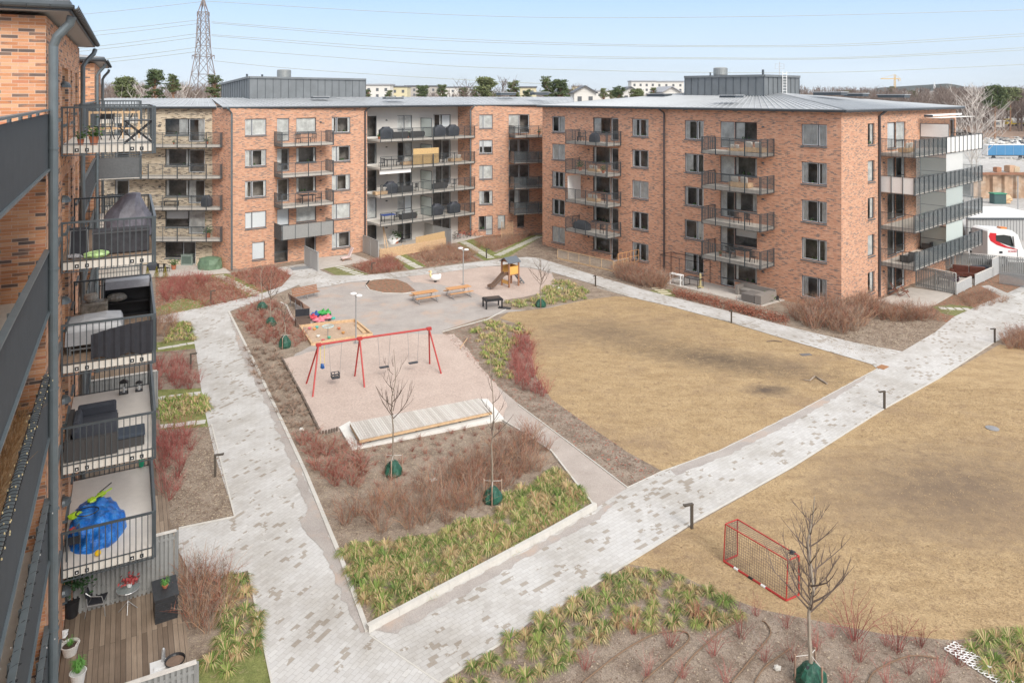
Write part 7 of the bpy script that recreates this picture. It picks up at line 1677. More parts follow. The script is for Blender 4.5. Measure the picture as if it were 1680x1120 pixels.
for k, lst in enumerate(([(856,1.0,tab,'small table'),(880,1.0,pot,'green pot plant')], [(852,1.0,sofa,'pale sofa'),(875,1.0,chr_,'dark chair')], [(862,1.0,sofa,'dark sofa')], [(850,1.1,chr_,'dark chair'),(868,1.1,tab,'low table'),(882,1.1,pot,'row of dark pots')])):
    for px, dp, o_, ds in lst: F_(AE,px,dp,k,o_,ds,SE)
# ---- ground floor terraces
def ong(o_, px, py, rz, lab, sc=1.0, z=.06): q = G(px,py,z); place(o_, tuple(q), rz, sc, lab)
ong(tab, 700,388, .7, 'cluttered workbench table behind the timber fence', 1.0); ong(chr_, 660,398, .7, 'dark chair behind the timber fence'); ong(pot, 650,399, 0, 'dry plant in front of the plastered wall', 2.0)
q = G(645,400); tag(MB().blob((q.x,q.y,.45), .7,.6,.6, 9,7,.4,2).build('plastic_sacks', BLIND, loc=tuple(q)), 'heap of white plastic sacks behind the timber fence', 'sacks')
for k, (px, dx) in enumerate(((632,.4),(637,.7))):
    q = G(px,408); tag(MB().bar(q, q+Vector((-dx,.9,2.3)), .08,.04).build('leaning_plank', OLW, loc=tuple(q)), ('pale plank leaning left of the white sacks','second pale plank leaning beside the white sacks')[k], 'plank')
# bicycles and red pushchair in the corner
def bicycle(loc, rz, col, lab):
    t = thing('bicycle', lab, 'bicycle', tuple(loc), rz); BASE[t.name] = Vector((0,0,0))
    for x in (-.52,.52):
        mb = MB(); mb.tube([(x+.33*math.cos(a*math.pi/8), 0, .35+.33*math.sin(a*math.pi/8)) for a in range(17)], .022, 5, caps=False)
        for a in range(6): mb.tube([(x,0,.35),(x+.32*math.cos(a*1.05),0,.35+.32*math.sin(a*1.05))], .006, 3, caps=False)
        mb.build('wheel', RUBB, t)
    mb = MB(); mb.tube([(-.52,0,.35),(-.05,0,.33),(.35,0,.75),(-.18,0,.78),(-.05,0,.33)], .022, 6); mb.tube([(-.52,0,.35),(-.18,0,.78)], .016, 5); mb.tube([(.52,0,.35),(.34,0,.95)], .02, 6); mb.build('frame', col, t)
    MB().cbox((-.2,0,.92), .26,.14,.06).build('saddle', BLACKC, t); MB().tube([(.30,-.28,1.0),(.35,0,.97),(.30,.28,1.0)], .015, 5).build('handlebar', BLACKM, t)
bicycle(G(757,392), .5, M('bike_red', (.5,.03,.05), .4), 'red bicycle leaning at the brick corner'); bicycle(G(748,394), .9, BLACKM, 'dark bicycle left of the red one'); bicycle(G(776,389), .2, M('bike_orange', (.6,.13,.05), .4), 'orange-red bicycle right of the drainpipe')
# trellis at the inner corner
a = G(823,392); t = thing('trellis', 'pale diamond trellis beside the small ground floor window', 'trellis', tuple(a)); mb = MB()
for k in range(-6,9):
    x = k*.18; mb.bar(a+Vector((max(0,x),0,max(0,-x))), a+Vector((min(1.3,x+2),0,min(2,1.3-x))), .02); mb.bar(a+Vector((min(1.3,max(0,x+1.3)),0,max(0,x))) , a+Vector((max(0,min(1.3,x-.7)),0,min(2.0,max(0,x+1.3)))), .02)
mb.build('lattice', OLW, t); MB().bar(a, a+Vector((0,0,2)), .05).bar(a+Vector((1.3,0,0)), a+Vector((1.3,0,2)), .05).build('post', OLW, t)
# deck chair on the centre left terrace
q = G(568,427,.06); t = thing('sun_lounger', 'pale pink reclining chair on the terrace before the centre left block', 'chair', tuple(q)); BASE[t.name] = Vector((0,0,0)); t.rotation_euler = (0,0,-1.0)
MB().par((-.3,-.5,.25), (.6,0,0), (0,.75,.05), (0,0,.06)).build('seat', M('pink_cloth', (.70,.56,.54), .8), t); MB().par((-.3,.25,.30), (.6,0,0), (0,.45,.9), (0,-.05,.05)).build('backrest', M('pink_cloth', (.7,.56,.54)), t); MB().bar((-.3,-.5,.22), (-.3,.5,.22), .04).bar((.3,-.5,.22), (.3,.5,.22), .04).bar((-.3,-.5,0), (-.3,-.2,.25), .04).bar((.3,-.5,0), (.3,-.2,.25), .04).bar((-.3,.5,0), (-.3,.2,.25), .04).bar((.3,.5,0), (.3,.2,.25), .04).build('frame', BRW, t)
# tan wing terrace: green covered furniture, cabinets, conifers, white chairs
q = G(345,440,.06); t = thing('covered_furniture', 'garden furniture under a crumpled green tarpaulin at the brick corner', 'cover', tuple(q)); rings = []
for hw, z in ((1.15,.0),(1.12,.5),(1.0,.95),(.5,1.1)): rings.append([q+Vector((hw*math.cos(j*math.pi/7)*(1+.06*math.sin(j*3+z*6)), hw*.8*math.sin(j*math.pi/7)*(1+.06*math.cos(j*4)), z)) for j in range(14)])
MB().loft(rings).build('tarpaulin', M('sage_tarp', (.12,.19,.12), .55, var=.25, sc=3, bmp=.02), t)
q = G(308,434,.06); t = thing('garden_cabinet', 'grey-green cabinet with glass doors before the tan wing', 'cabinet', tuple(q)); MB().cbox(q+Vector((0,0,.5)), 1.1,.5,1.0).build('body', M('sage_grey', (.22,.27,.24), .6), t); MB().cbox(q+Vector((0,0,1.02)), 1.2,.58,.05).build('top', M('sage_grey', (.22,.27,.24)), t); MB().cbox(q+Vector((0,-.27,.5)), .9,.02,.7).build('door', M('sage_dark', (.10,.14,.12), .3), t)
for k, px in enumerate((242,257,271)):
    q = G(px,455-k*0.5+2,0.02); t = thing('small_conifer', ('left','middle','right')[k]+' one of three small yellow-green conifers before the tan wing', 'conifer', tuple(q), group='small conifers'); mb = MB(); rr = random.Random(k)
    for _ in range(420): f = rr.random(); a = rr.uniform(0,6.28); rad = .30*(1-f)*rr.uniform(.6,1); leaf = q+Vector((math.cos(a)*rad, math.sin(a)*rad, .08+f*.95)); d = Vector((math.cos(a),math.sin(a),1.2))*.05; s = Vector((-math.sin(a),math.cos(a),0))*.03; mb.add([leaf-s, leaf+s, leaf+d], [(0,1,2)])
    mb.build('foliage', M('conifer_yellow', (.38,.33,.05), .8, var=.4, sc=12), t); MB().tube([q,q+Vector((0,0,.5))], .03, 5).build('trunk', BRW, t)
for k, px in enumerate((263,273)): ong(chr_, px, 446, 2.5, ('left','right')[k]+' small white chair on the tan wing terrace', .9)
ong(pot, 285,442, 0, 'basket with dry plants on the tan wing terrace', 1.5); ong(gri, 250,443, .3, 'dark bench on the tan wing terrace', .7)
# sofa terrace of the right block
def csofa():
    c = G(1232,490,.05); t = thing('corner_sofa', 'large grey-brown wicker corner sofa on the terrace behind the dead-leaf hedge', 'sofa', tuple(c), math.atan2(u1.y,u1.x)); BASE[t.name] = Vector((0,0,0)); WK = M('taupe_wicker', (.25,.225,.205), .85, var=.2, sc=30)
    MB().box(-1.6,1.5,.5,1.2,.05,.38).build('base', WK, t); MB().box(-1.6,1.5,1.1,1.25,.38,.85).build('backrest', WK, t); MB().box(1.0,1.55,-1.1,1.25,.05,.72).build('arm_section', WK, t); MB().box(-1.6,-1.35,.2,1.25,.05,.8).build('armrest', WK, t); MB().box(-.2,.95,-1.1,.35,.05,.62).build('ottoman', M('taupe_dark', (.17,.155,.145), .85, var=.1, sc=30), t); MB().box(-1.3,.9,.45,1.08,.39,.5).build('cushion', M('taupe_cushion', (.30,.28,.26), .9), t)
csofa()
q = G(1110,466,.05); t = thing('bench_table', 'small white slatted table on the sofa terrace', 'table', tuple(q), math.atan2(u1.y,u1.x)); BASE[t.name] = Vector((0,0,0)); MB().box(-.6,.6,-.25,.25,.84,.9).build('tabletop', WHITE, t); MB().box(-.55,.55,-.2,.2,.4,.44).build('shelf', WHITE, t)
for x in (-.55,.55):
    for y in (-.2,.2): MB().box(x-.04,x+.04,y-.04,y+.04,0,.84).build('leg', WHITE, t)
q = G(1138,470,.05); t = thing('steel_table', 'black open-framed table right of the white slatted one', 'table', tuple(q), math.atan2(u1.y,u1.x)); BASE[t.name] = Vector((0,0,0)); MB().box(-.7,.7,-.4,.4,.74,.77).build('tabletop', SMOKE, t); mb = MB()
for x in (-.7,.7):
    for y in (-.4,.4): mb.bar((x,y,0),(x,y,.75),.04)
for y in (-.4,.4): mb.bar((-.7,y,.75),(.7,y,.75),.04)
for x in (-.7,.7): mb.bar((x,-.4,.75),(x,.4,.75),.04); mb.bar((x,-.4,.03),(x,.4,.03),.04)
mb.build('frame', BLACKM, t)
q = G(1149,471,.05); tag(MB().lathe(q, [(.3,0),(.3,.06),(.1,.08),(.09,1.15),(.05,1.2)], 10).build('parasol_base', M('parasol_wood', (.50,.42,.22), .8), loc=tuple(q)), 'pale wooden parasol stump on a dark base on the sofa terrace', 'parasol base')
t = thing('pergola_frame', 'thin dark metal pergola frame against the right block', 'frame', tuple(G(1100,466))); a = W3(cA,u1,U(1102),o1,.1,0); b = W3(cA,u1,U(1166),o1,.1,0)
for p in (a, b, a+o1*1.6, b+o1*1.6, a.lerp(b,.5)+o1*1.6): MB().bar(p, p+Vector((0,0,2.1)), .04).build('post', BLACKM, t)
mb = MB()
for p, q_ in ((a,b),(a,a+o1*1.6),(b,b+o1*1.6),(a+o1*1.6,b+o1*1.6)): mb.bar(p+Vector((0,0,2.1)), q_+Vector((0,0,2.1)), .04)
mb.build('top_frame', BLACKM, t)
q = G(1258,493); tag((lambda m_: (leaves(m_, Vector((q.x,q.y,.05)), 200, .6, .4, .09, random.Random(4)), m_)[1])(MB()).build('evergreen_shrub', GRNL, loc=tuple(q)), 'bright green low shrub at the end of the sofa terrace', 'shrub'); q = G(1268,492); tag(MB().cbox((q.x,q.y,.15), .8,.5,.3).cbox((q.x,q.y,.33), .86,.56,.05).build('planter_box', BLACKM, loc=tuple(q)), 'flat black box beside the bright green shrub', 'box')
# folding chairs and the right terrace
def fold(px, py, rz, lab):
    q = G(px,py,.05); t = thing('folding_chair', lab, 'chair', tuple(q), rz); BASE[t.name] = Vector((0,0,0)); W = M('reddish_wood', (.22,.09,.06), .6)
    for y in (-.24,.24): MB().bar((-.35,y,0), (.35,y,1.0), .045).bar((.4,y,0), (-.3,y,.5), .045).build('frame_side', W, t)
    mb = MB()
    for k in range(5): mb.box(-.28+.11*k,-.2+.11*k,-.24,.24,.42,.44)
    mb.build('seat', W, t); mb = MB()
    for k in range(5): mb.bar((.12+.05*k,-.24,.58+.09*k), (.12+.05*k,.24,.58+.09*k), .02,.06)
    mb.build('backrest', W, t)
fold(1468,484,2.6,'left reddish folding chair by the ground floor door of the corner'); fold(1484,486,2.8,'right reddish folding chair by the ground floor door of the corner')
q = G(1556,466,.05); t = thing('patio_table', 'brown table with a pale cushion and purple chequered cloth', 'table', tuple(q), .6); BASE[t.name] = Vector((0,0,0)); MB().box(-1,1,-.5,.5,.66,.74).build('tabletop', M('dark_brown', (.08,.04,.035), .5), t)
for x in (-.9,.9):
    for y in (-.4,.4): MB().box(x-.05,x+.05,y-.05,y+.05,0,.66).build('leg', M('dark_brown', (.08,.04,.035)), t)
MB().cbox((.3,.1,.80), .7,.6,.12, rz=.3).build('cushion', M('beige_pink', (.62,.47,.40), .9), t); chk = MB()
for i in range(6):
    for j in range(5): chk.mat((i+j)%2).par((.9+.002*(j%2),-.5+.14*i,.74-.13*(j+1)), (.012,0,0), (0,.14,0), (0,0,.13))
chk.build('cloth', [M('purple_cloth', (.16,.05,.25), .9), BLIND], t)
q = G(1590,455,.05); t = thing('leather_sofa', 'dark brown leather sofa inside the right terrace fences', 'sofa', tuple(q), -.45); BASE[t.name] = Vector((0,0,0)); LE = M('brown_leather', (.11,.035,.022), .35, var=.3)
MB().box(-1.3,1.3,-.4,.3,.1,.45).build('base', LE, t, bevel=.04)
for x in (-.65,.65): MB().box(x-.62,x+.62,.15,.45,.4,1.0).build('backrest', LE, t, bevel=.05)
MB().box(-1.5,-1.25,-.4,.45,.1,.65).build('armrest', LE, t, bevel=.04); q = G(1609,450,.05); t = thing('box', 'dark blue box right of the brown leather sofa', 'box', tuple(q)); MB().cbox(q+Vector((0,0,.35)), 1.3,.8,.7).build('body', M('night_blue', (.05,.065,.09), .6), t); MB().cbox(q+Vector((0,0,.72)), 1.36,.86,.05).build('lid', M('night_blue', (.05,.065,.09)), t)
for px, py, nm in ((1168,489,'x'),): pass
# ================================================================ things on the near balconies of building L
def LB(s, o, k, dz=0): return LP(s, o, FL[k]+(.0 if k == 0 else .03)+dz)
rzL = math.atan2(nL.y, nL.x)
def lth(name, lab, cat, s, o, k, dz=0, rz=0): 
    p = LB(s,o,k,dz); t = thing(name, lab, cat, tuple(p), rzL+rz); BASE[t.name] = Vector((0,0,0)); return t
# local frame: +x outwards (away from the wall), +y along the facade away from the camera
t = lth('folding_table', 'black folding table with crossed legs at the outer corner of the top balcony', 'table', 4.65, 2.05, 0); MB().box(-.42,.42,-.35,.35,.70,.73).build('tabletop', BLACKM, t)
for y in (-.3,.3): MB().bar((-.4,y,0), (.38,y,.7), .03,.05).bar((.4,y,0), (-.38,y,.7), .03,.05).build('crossed_legs', BLACKM, t)
for i, (s, o) in enumerate(((6.2,1.7),(7.0,1.1))):
    t = lth('folding_chair', ('black folding chair behind the crossed-leg table on the top balcony','black folding chair in the middle of the top balcony')[i], 'chair', s, o, 0, rz=i*1.3)
    mb = MB()
    for y in (-.2,.2): mb.bar((-.25,y,0), (.2,y,.9), .022,.03); mb.bar((.25,y,0), (-.2,y,.46), .022,.03)
    mb.build('frame', BLACKM, t); MB().box(-.22,.2,-.2,.2,.44,.46).build('seat', BLACKM, t); MB().cbox((.17,0,.78), .02,.4,.18).build('backrest', BLACKM, t)
t = lth('wooden_rack', 'pale wooden slatted rack on the top balcony, left of the middle', 'rack', 7.8, 1.1, 0); mb = MB()
for x in (-.5,.5,1.0): mb.bar((x,0,0),(x,0,.95),.05)
for z_ in (.35,.9): mb.bar((-.5,0,z_),(1.0,0,z_),.04,.08)
mb.build('frame', OLW, t)
t = lth('trellis_ladder', 'dark wooden trellis leaning on the wall at the left of the top balcony', 'trellis', 4.8, .30, 0); mb = MB()
for x in (-.16,.16): mb.bar((x,0,0),(x*.6,.25,1.15),.035)
for k in range(3): mb.bar((-.15,.06*k,.25+.3*k),(.15,.06*k,.25+.3*k),.03)
mb.build('lattice', BRW, t)
place(pot, tuple(LB(4.5,.85,0)), 0, .85, 'terracotta pot at the left of the top balcony'); place(pot, tuple(LB(4.6,.5,0)), 0, .6, 'small dark pot beside the terracotta pot on the top balcony')
# second balcony: covered grill, black storage, bag
t = lth('covered_grill', 'grill under a draped grey-violet cover on the second near balcony', 'grill', 7.6, 1.75, 1); rings = []
for hw, hd, z, dx in ((.72,.52,.05,0),(.74,.52,.7,0),(.62,.46,.9,0),(.34,.30,1.35,.1),(.22,.18,1.5,.18),(.06,.05,1.53,.2)): rings.append([Vector((dx+hw*math.cos(j*math.pi/8)*(1+.07*math.sin(j*2.6+z*3)), hd*math.sin(j*math.pi/8)*(1+.07*math.cos(j*2.1+z*3)), z)) for j in range(16)])
MB().loft(rings).build('cover', M('violet_grey_cover', (.17,.165,.20), .45, var=.3, sc=4, bmp=.03), t)
t = lth('storage_bench', 'long black covered storage bench along the front of the second near balcony', 'bench', 4.95, 1.55, 1); MB().box(-.75,.80,-.28,.3,.02,.74).build('cover', M('black_sheet', (.04,.04,.048), .6, var=.3, sc=4, bmp=.02), t, bevel=.03); MB().box(-.76,.81,-.30,.31,.66,.70).build('hem', M('grey_hem', (.11,.11,.12), .6), t)
t = lth('folded_chair', 'folded black chair leaning at the wall end of the second near balcony', 'chair', 5.0, .45, 1); MB().par((-.25,-.25,.02), (.5,0,0), (0,.08,0), (0,.1,.85)).build('panel', BLACKC, t); MB().tube([(-.25,-.3,.02),(-.22,-.25,.8),(.22,-.25,.8),(.25,-.3,.02)], .02, 6).build('frame', GALV, t)
t = lth('soil_bag', 'green and white plastic bag lying on the second near balcony', 'bag', 4.42, .92, 1); MB().blob((0,0,.10), .34,.17,.12, 12, 8, .2, 2).build('bag', M('green_white_bag', (.40,.58,.25), .4, var=.6, sc=7), t)
t = lth('cardboard_scraps', 'striped grey mat rolled at the wall end of the second near balcony', 'mat', 4.5, .35, 1); MB().blob((0,0,.07), .22,.16,.08, 9, 6, .3, 3).build('mat', M('striped_grey', (.35,.35,.37), .8, var=.7, sc=22), t)
# third balcony: black shelf, cushions box, covered stack, black cloth on rail, stool
t = lth('garden_shelf', 'black open shelf with a silver box on the third near balcony', 'shelf', 8.9, 1.75, 2); mb = MB(); mb.box(-.72,.72,.22,.26,.0,1.3)
for z_ in (.05,.5): mb.box(-.72,.72,-.28,.24,z_,z_+.04)
for x in (-.74,.70): mb.box(x,x+.04,-.28,.26,0,1.3)
mb.build('frame', BLACKM, t); MB().cbox((0,-.02,1.16), 1.44,.5,.28, rx=.0).build('box', M('silver_box', (.42,.43,.47), .4), t); MB().blob((-.35,-.05,.68), .34,.2,.17, 12, 8, .12, 3).build('clear_bag', M('clear_bag', (.30,.28,.25), .2, var=.4, sc=9), t)
t = lth('cushion_box', 'clear storage bag full of cushions left of the black shelf', 'bag', 8.4, .72, 2); MB().box(-.42,.42,-.28,.3,.03,.75).build('bag', M('clear_bag2', (.30,.27,.23), .25, var=.5, sc=6), t, bevel=.06); MB().lathe((-.1,0,.76), [(.15,0),(.22,.12),(.2,.24),(.1,.26)], 12).build('basket', M('stone_basket', (.45,.41,.36), .9, var=.4, sc=20), t)
t = lth('covered_furniture', 'furniture stack under a light grey cover on the third near balcony', 'cover', 5.6, .85, 2); rings = []
for hx, hy, z in ((.78,.75,.32),(.76,.72,.72),(.70,.64,.86),(.30,.36,.98)): rings.append([Vector((x*hx,y*hy,z+.02*math.sin(i*2))) for i, (x, y) in enumerate(((-1,-1),(0,-1.02),(1,-1),(1.04,0),(1,1),(0,1.02),(-1,1),(-1.02,0)))])
MB().loft(rings).build('cover', M('light_grey_cover', (.36,.37,.39), .5, var=.15, sc=3, bmp=.03), t)
mb = MB()
for x in (-.68,.6):
    for y in (-.62,.55): mb.box(x,x+.06,y,y+.06,0,.72)
for z_ in (.15,.38,.58): mb.box(-.68,.66,-.64,-.58,z_,z_+.045)
mb.build('frame', M('grey_alu', (.22,.23,.24), .4, .4), t)
mb = MB(); n = 26; zt3 = RL[2]-.14; prev = None
for i in range(n):
    f0, f1 = i/n, (i+1)/n; a = LP(4.12+.022*math.sin(i*1.7), .78+1.66*f0, 0); b = LP(4.12+.022*math.sin((i+1)*1.7), .78+1.66*f1, 0); za = zt3-.22*(1-f0)**2; zb_ = zt3-.22*(1-f1)**2
    mb.add([Vector((a.x,a.y,FL[2]+.10+.05*math.sin(i*.5))), Vector((b.x,b.y,FL[2]+.10+.05*math.sin((i+1)*.5))), Vector((b.x,b.y,zb_)), Vector((a.x,a.y,za))], [(0,1,2,3)])
n = 16
for i in range(n):
    f0, f1 = i/n, (i+1)/n; a = LP(4.15+1.7*f0, 2.52+.02*math.sin(i*1.9)); b = LP(4.15+1.7*f1, 2.52+.02*math.sin((i+1)*1.9)); mb.add([Vector((a.x,a.y,FL[2]+.08)), Vector((b.x,b.y,FL[2]+.08)), Vector((b.x,b.y,zt3)), Vector((a.x,a.y,zt3))], [(0,1,2,3)])
tag(mb.build('privacy_cloth', BLACKC, loc=tuple(LP(4.12,1.6,FL[2]))), 'black privacy cloth tied inside the rail of the third near balcony', 'cloth')
# fourth balcony: lounge set and two lanterns
t = lth('corner_sofa', 'dark wicker corner sofa with charcoal cushions on the fourth near balcony', 'sofa', 5.6, .75, 3)
CH = M('charcoal_cushion', (.045,.05,.065), .85, var=.15, sc=6)
MB().box(-.62,.72,-1.2,1.2,.04,.30).build('base', WICKER, t); MB().box(-.66,-.52,-1.22,1.22,.04,.66).build('backrest', WICKER, t); MB().box(-.66,.72,-1.28,-1.12,.04,.62).build('armrest', WICKER, t); MB().box(-.50,.70,-1.08,1.15,.31,.44).build('seat_cushion', CH, t, bevel=.03)
for y0_, y1_ in ((-.95,-.2),(-.15,.85)): MB().cbox((-.38,(y0_+y1_)/2,.60), .20,y1_-y0_,.36, ry=-.22).build('back_cushion', CH, t, bevel=.06)
MB().cbox((.12,1.10,.60), 1.1,.22,.36, rx=.2).build('back_cushion', CH, t, bevel=.06)
t = lth('footstool', 'dark wicker footstool with a blue-black cushion beside the corner sofa', 'footstool', 4.95, 1.75, 3); MB().box(-.46,.46,-.40,.48,.04,.30).build('base', WICKER, t); MB().box(-.48,.48,-.42,.30,.31,.42).build('cushion', M('blue_black_cushion', (.05,.065,.09), .85), t, bevel=.03)
for k, (o, h) in enumerate(((1.62,.55),(2.12,.40))):
    t = lth('lantern', ('larger black lantern at the far edge of the fourth near balcony','smaller black lantern at the far edge of the fourth near balcony')[k], 'lantern', 9.35, o, 3); w_ = .13 if k == 0 else .10; mb = MB()
    for x in (-w_,w_):
        for y in (-w_,w_): mb.bar((x,y,0),(x,y,h*.72),.025)
    mb.box(-w_-.02,w_+.02,-w_-.02,w_+.02,0,.03); mb.add([(-w_-.02,-w_-.02,h*.72),(w_+.02,-w_-.02,h*.72),(w_+.02,w_+.02,h*.72),(-w_-.02,w_+.02,h*.72),(0,0,h*.95)], [(0,1,4),(1,2,4),(2,3,4),(3,0,4)]); mb.build('frame', BLACKM, t); MB().lathe((0,0,.03), [(.04,0),(.04,h*.35)], 10).build('candle', BLIND, t)
# fifth balcony: blue tarpaulin bundle
t = lth('tarpaulin_bundle', 'large bright blue crumpled tarpaulin bundle on the lowest near balcony', 'tarpaulin', 6.1, .82, 4); BT = None
def bluem():
    m, nt, b = newmat('blue_tarp'); v = objvec(nt); f = noisef(nt, v, 3.2, 6, .7); L(nt, ramp(nt, f, [(.3,(.004,.06,.26)),(.5,(.008,.15,.56)),(.7,(.05,.30,.75))]), b.inputs['Base Color']); b.inputs['Roughness'].default_value = .28; bump(nt, b, noisef(nt, v, 4.5, 5, .6), .09, .9); return m
BT = bluem(); rings = []; nv = 18; nu = 48
for i in range(nv+1):
    th = math.pi*.5*i/nv; rad = max(.03, math.cos(th)**.6); z_ = .62*math.sin(th)**.8; ring = []
    for j in range(nu):
        ph = 2*math.pi*j/nu; n1 = noise.noise(Vector((math.cos(ph)*1.6*rad, math.sin(ph)*1.6*rad, z_*2.2+4))); n2 = noise.noise(Vector((math.cos(ph)*4.2*rad, math.sin(ph)*4.2*rad, z_*5)))
        k_ = 1+.22*n1+.12*n2; ring.append(Vector((.80*rad*k_*math.cos(ph), 1.35*rad*k_*math.sin(ph)-.1, max(0, z_*(1+.30*n1)+.12*n2*math.sin(th)))))
    rings.append(ring)
MB().loft(rings, cap=False).build('tarpaulin', BT, t)
LIME = M('lime_green', (.42,.62,.03), .4)
for i, (x, y, z_, s) in enumerate(((-.55,-.05,.62,.17),(-.1,.35,.80,.13),(.15,.75,.72,.13))):
    mb = MB(); mb.blob((x,y,z_), s*1.1,s,s*.55, 10, 7, .25, 2, seed=i); mb.tube([(x,y,z_),(x+.3,y+.3,z_-.02)], .03, 6); mb.build('strap_tool', LIME, t)
MB().tube([(.1,.95,.7),(.45,1.15,.85)], .02, 5).build('rod', BLACKM, t); mb = MB(); mb.tube([(-.2+.32*math.cos(a*.5), -.35+.26*math.sin(a*.5), .80) for a in range(13)], .018, 5, caps=False); mb.build('cable_loop', BLACKM, t)
MB().blob((-.58,-.62,.45), .10,.08,.10, 8, 6, .2).build('red_grip', REDP, t)
p = LB(4.5,.95,4); tag(MB().blob((p.x,p.y,p.z+.09), .09,.09,.09, 12, 8, 0).build('ball', M('yellow_ball', (.78,.50,.01), .4), loc=tuple(p), smooth=True), 'yellow ball on the lowest near balcony', 'ball')
t = lth('garden_chair', 'grey tube chair squeezed behind the blue tarpaulin on the lowest near balcony', 'chair', 4.9, .18, 4); MB().tube([(-.05,-.3,0),(-.05,-.25,.75),(.25,.2,.8),(.25,.25,0)], .02, 6).tube([(-.1,.3,0),(-.1,.2,.6),(-.1,-.3,.65)], .02, 6).build('frame', ANTHL, t); MB().box(-.1,.28,-.2,.2,.42,.45).build('seat', BLACKC, t)
# small green pot on the balcony rail
p = LP(9.7,2.2,FL[4]+.1); tag(MB().lathe((p.x,p.y,p.z), [(.07,0),(.11,.22),(.10,.23)], 12).build('green_pot', M('emerald_pot', (.01,.30,.16), .4), loc=tuple(p)), 'emerald pot at the outer far corner of the lowest near balcony', 'pot')
# ---- string lights on the third near parapet, planter boxes and trellis in the recess below
mb = MB(); hb = MB(); rr = random.Random(2); pts = []
n = 900; zr = RL[2]
for i in range(n):
    s = -.15-11.0*i/n; a = i*.62; pts.append(LP(s, .03+.085*math.cos(a), zr+.06*math.sin(a)))
wl_ = thing('string_lights', 'black fairy-light cable wound round the third parapet rail at the left edge', 'string lights', tuple(pts[0]), group=None)
MB().tube(pts, .008, 3, caps=False).build('cable', BLACKM, wl_)
for i in range(0,n,6): p = pts[i]+Vector((rr.uniform(-.05,.05), rr.uniform(-.05,.05), rr.uniform(-.05,.06))); mb.cbox(p, .014,.014,.03)
mb.build('bulbs', M('bulb_warm', (.75,.62,.35), .3), wl_)
for kk, lab in ((4,'black fairy-light cable on the lowest parapet rail at the left edge'),(3,'black fairy-light cable on the fourth parapet rail at the left edge')):
    pts = []; mb = MB()
    for i in range(160):
        s = -.3-11.0*i/160; a = i*1.1; pts.append(LP(s, .03+.10*math.cos(a), RL[kk]+.07*math.sin(a)-.04))
    t = thing('string_lights', lab, 'string lights', tuple(pts[0])); MB().tube(pts, .008, 3, caps=False).build('cable', BLACKM, t)
    for p in pts[::7]: mb.cbox(p+Vector((rr.uniform(-.12,.12),rr.uniform(-.12,.12),rr.uniform(-.2,.02))), .014,.014,.028)
    mb.build('bulbs', CURT, t)
t = thing('planter_box', 'long pale timber planter box behind the third parapet at the left edge', 'planter', tuple(LP(-4,-.35,FL[2]))); MB().par(LP(-7.2,-.62,FL[2]), uL*6.2, nL*.48, (0,0,.62)).build('box', OLW, t)
mb = MB()
for k in range(8): mb.bar(LP(-1.3-.7*k,-.5,FL[2]+.6), LP(-2.3-.7*k,-.5,FL[2]+1.7), .03,.012); mb.bar(LP(-2.3-.7*k,-.48,FL[2]+.6), LP(-1.3-.7*k,-.48,FL[2]+1.7), .03,.012)
mb.build('trellis', OLW, t); mb = MB()
for k in range(9): stems(mb, LP(-1.2-.62*k,-.42,FL[2]+.6), 26, .55, .35, random.Random(k), .006, (1,), 2)
mb.build('dry_plants', M('dry_orange', (.42,.25,.12), .9, var=.3), t)
# ---- the bottom-left board deck
def dk(px, py, z=.15): return G(px,py,z)
q = dk(210,1000); t = thing('bistro_table', 'round glass bistro table with thin steel legs on the board deck', 'table', tuple(q)); ALU = M('bright_aluminium', (.55,.56,.57), .35, .7)
MB().lathe((q.x,q.y,q.z+.70), [(.0,0),(.33,0),(.33,.008),(.0,.008)], 24, cap=False).build('tabletop', tintglass('table_glass', (.30,.34,.34), .65), t); mb = MB(); mb.tube([(q.x+.34*math.cos(a*math.pi/12), q.y+.34*math.sin(a*math.pi/12), q.z+.705) for a in range(25)], .012, 6, caps=False)
for a in range(4): mb.tube([(q.x+.34*math.cos(a*math.pi/2+.4), q.y+.34*math.sin(a*math.pi/2+.4), q.z+.70),(q.x+.03*math.cos(a*1.57),q.y+.03*math.sin(a*1.57),q.z+.62),(q.x,q.y,q.z+.3),(q.x+.12*math.cos(a*1.57+.4), q.y+.12*math.sin(a*1.57+.4), q.z+.16),(q.x+.27*math.cos(a*math.pi/2+.4), q.y+.27*math.sin(a*math.pi/2+.4), q.z)], .012, 6)
mb.build('leg_frame', ALU, t)
p = Vector((q.x+.02,q.y+.05,q.z+.72)); t = thing('potted_plant', 'red-leaved plant in a white pot on the round table', 'plant', tuple(p)); MB().lathe(p, [(.07,0),(.11,.16),(.10,.165)], 16).build('pot', WHITE, t, smooth=False); mb = MB(); leaves(mb, p+Vector((0,0,.16)), 90, .24, .12, .06, random.Random(9)); mb.build('foliage', M('red_leaf', (.38,.06,.06), .6, var=.5, sc=12), t)
q = dk(160,1003); t = thing('armchair', 'aluminium armchair with black sling seat on the board deck', 'chair', tuple(q), rzL-.25); BASE[t.name] = Vector((0,0,0)); mb = MB()
for y in (-.27,.27): mb.tube([(.30,y,0),(.26,y,.42),(.20,y,.64),(-.12,y,.68)], .014, 7); mb.tube([(-.30,y*.9,0),(-.22,y,.40),(-.24,y*.95,.62)], .014, 7); mb.tube([(.26,y,.40),(-.22,y,.38)], .012, 6)
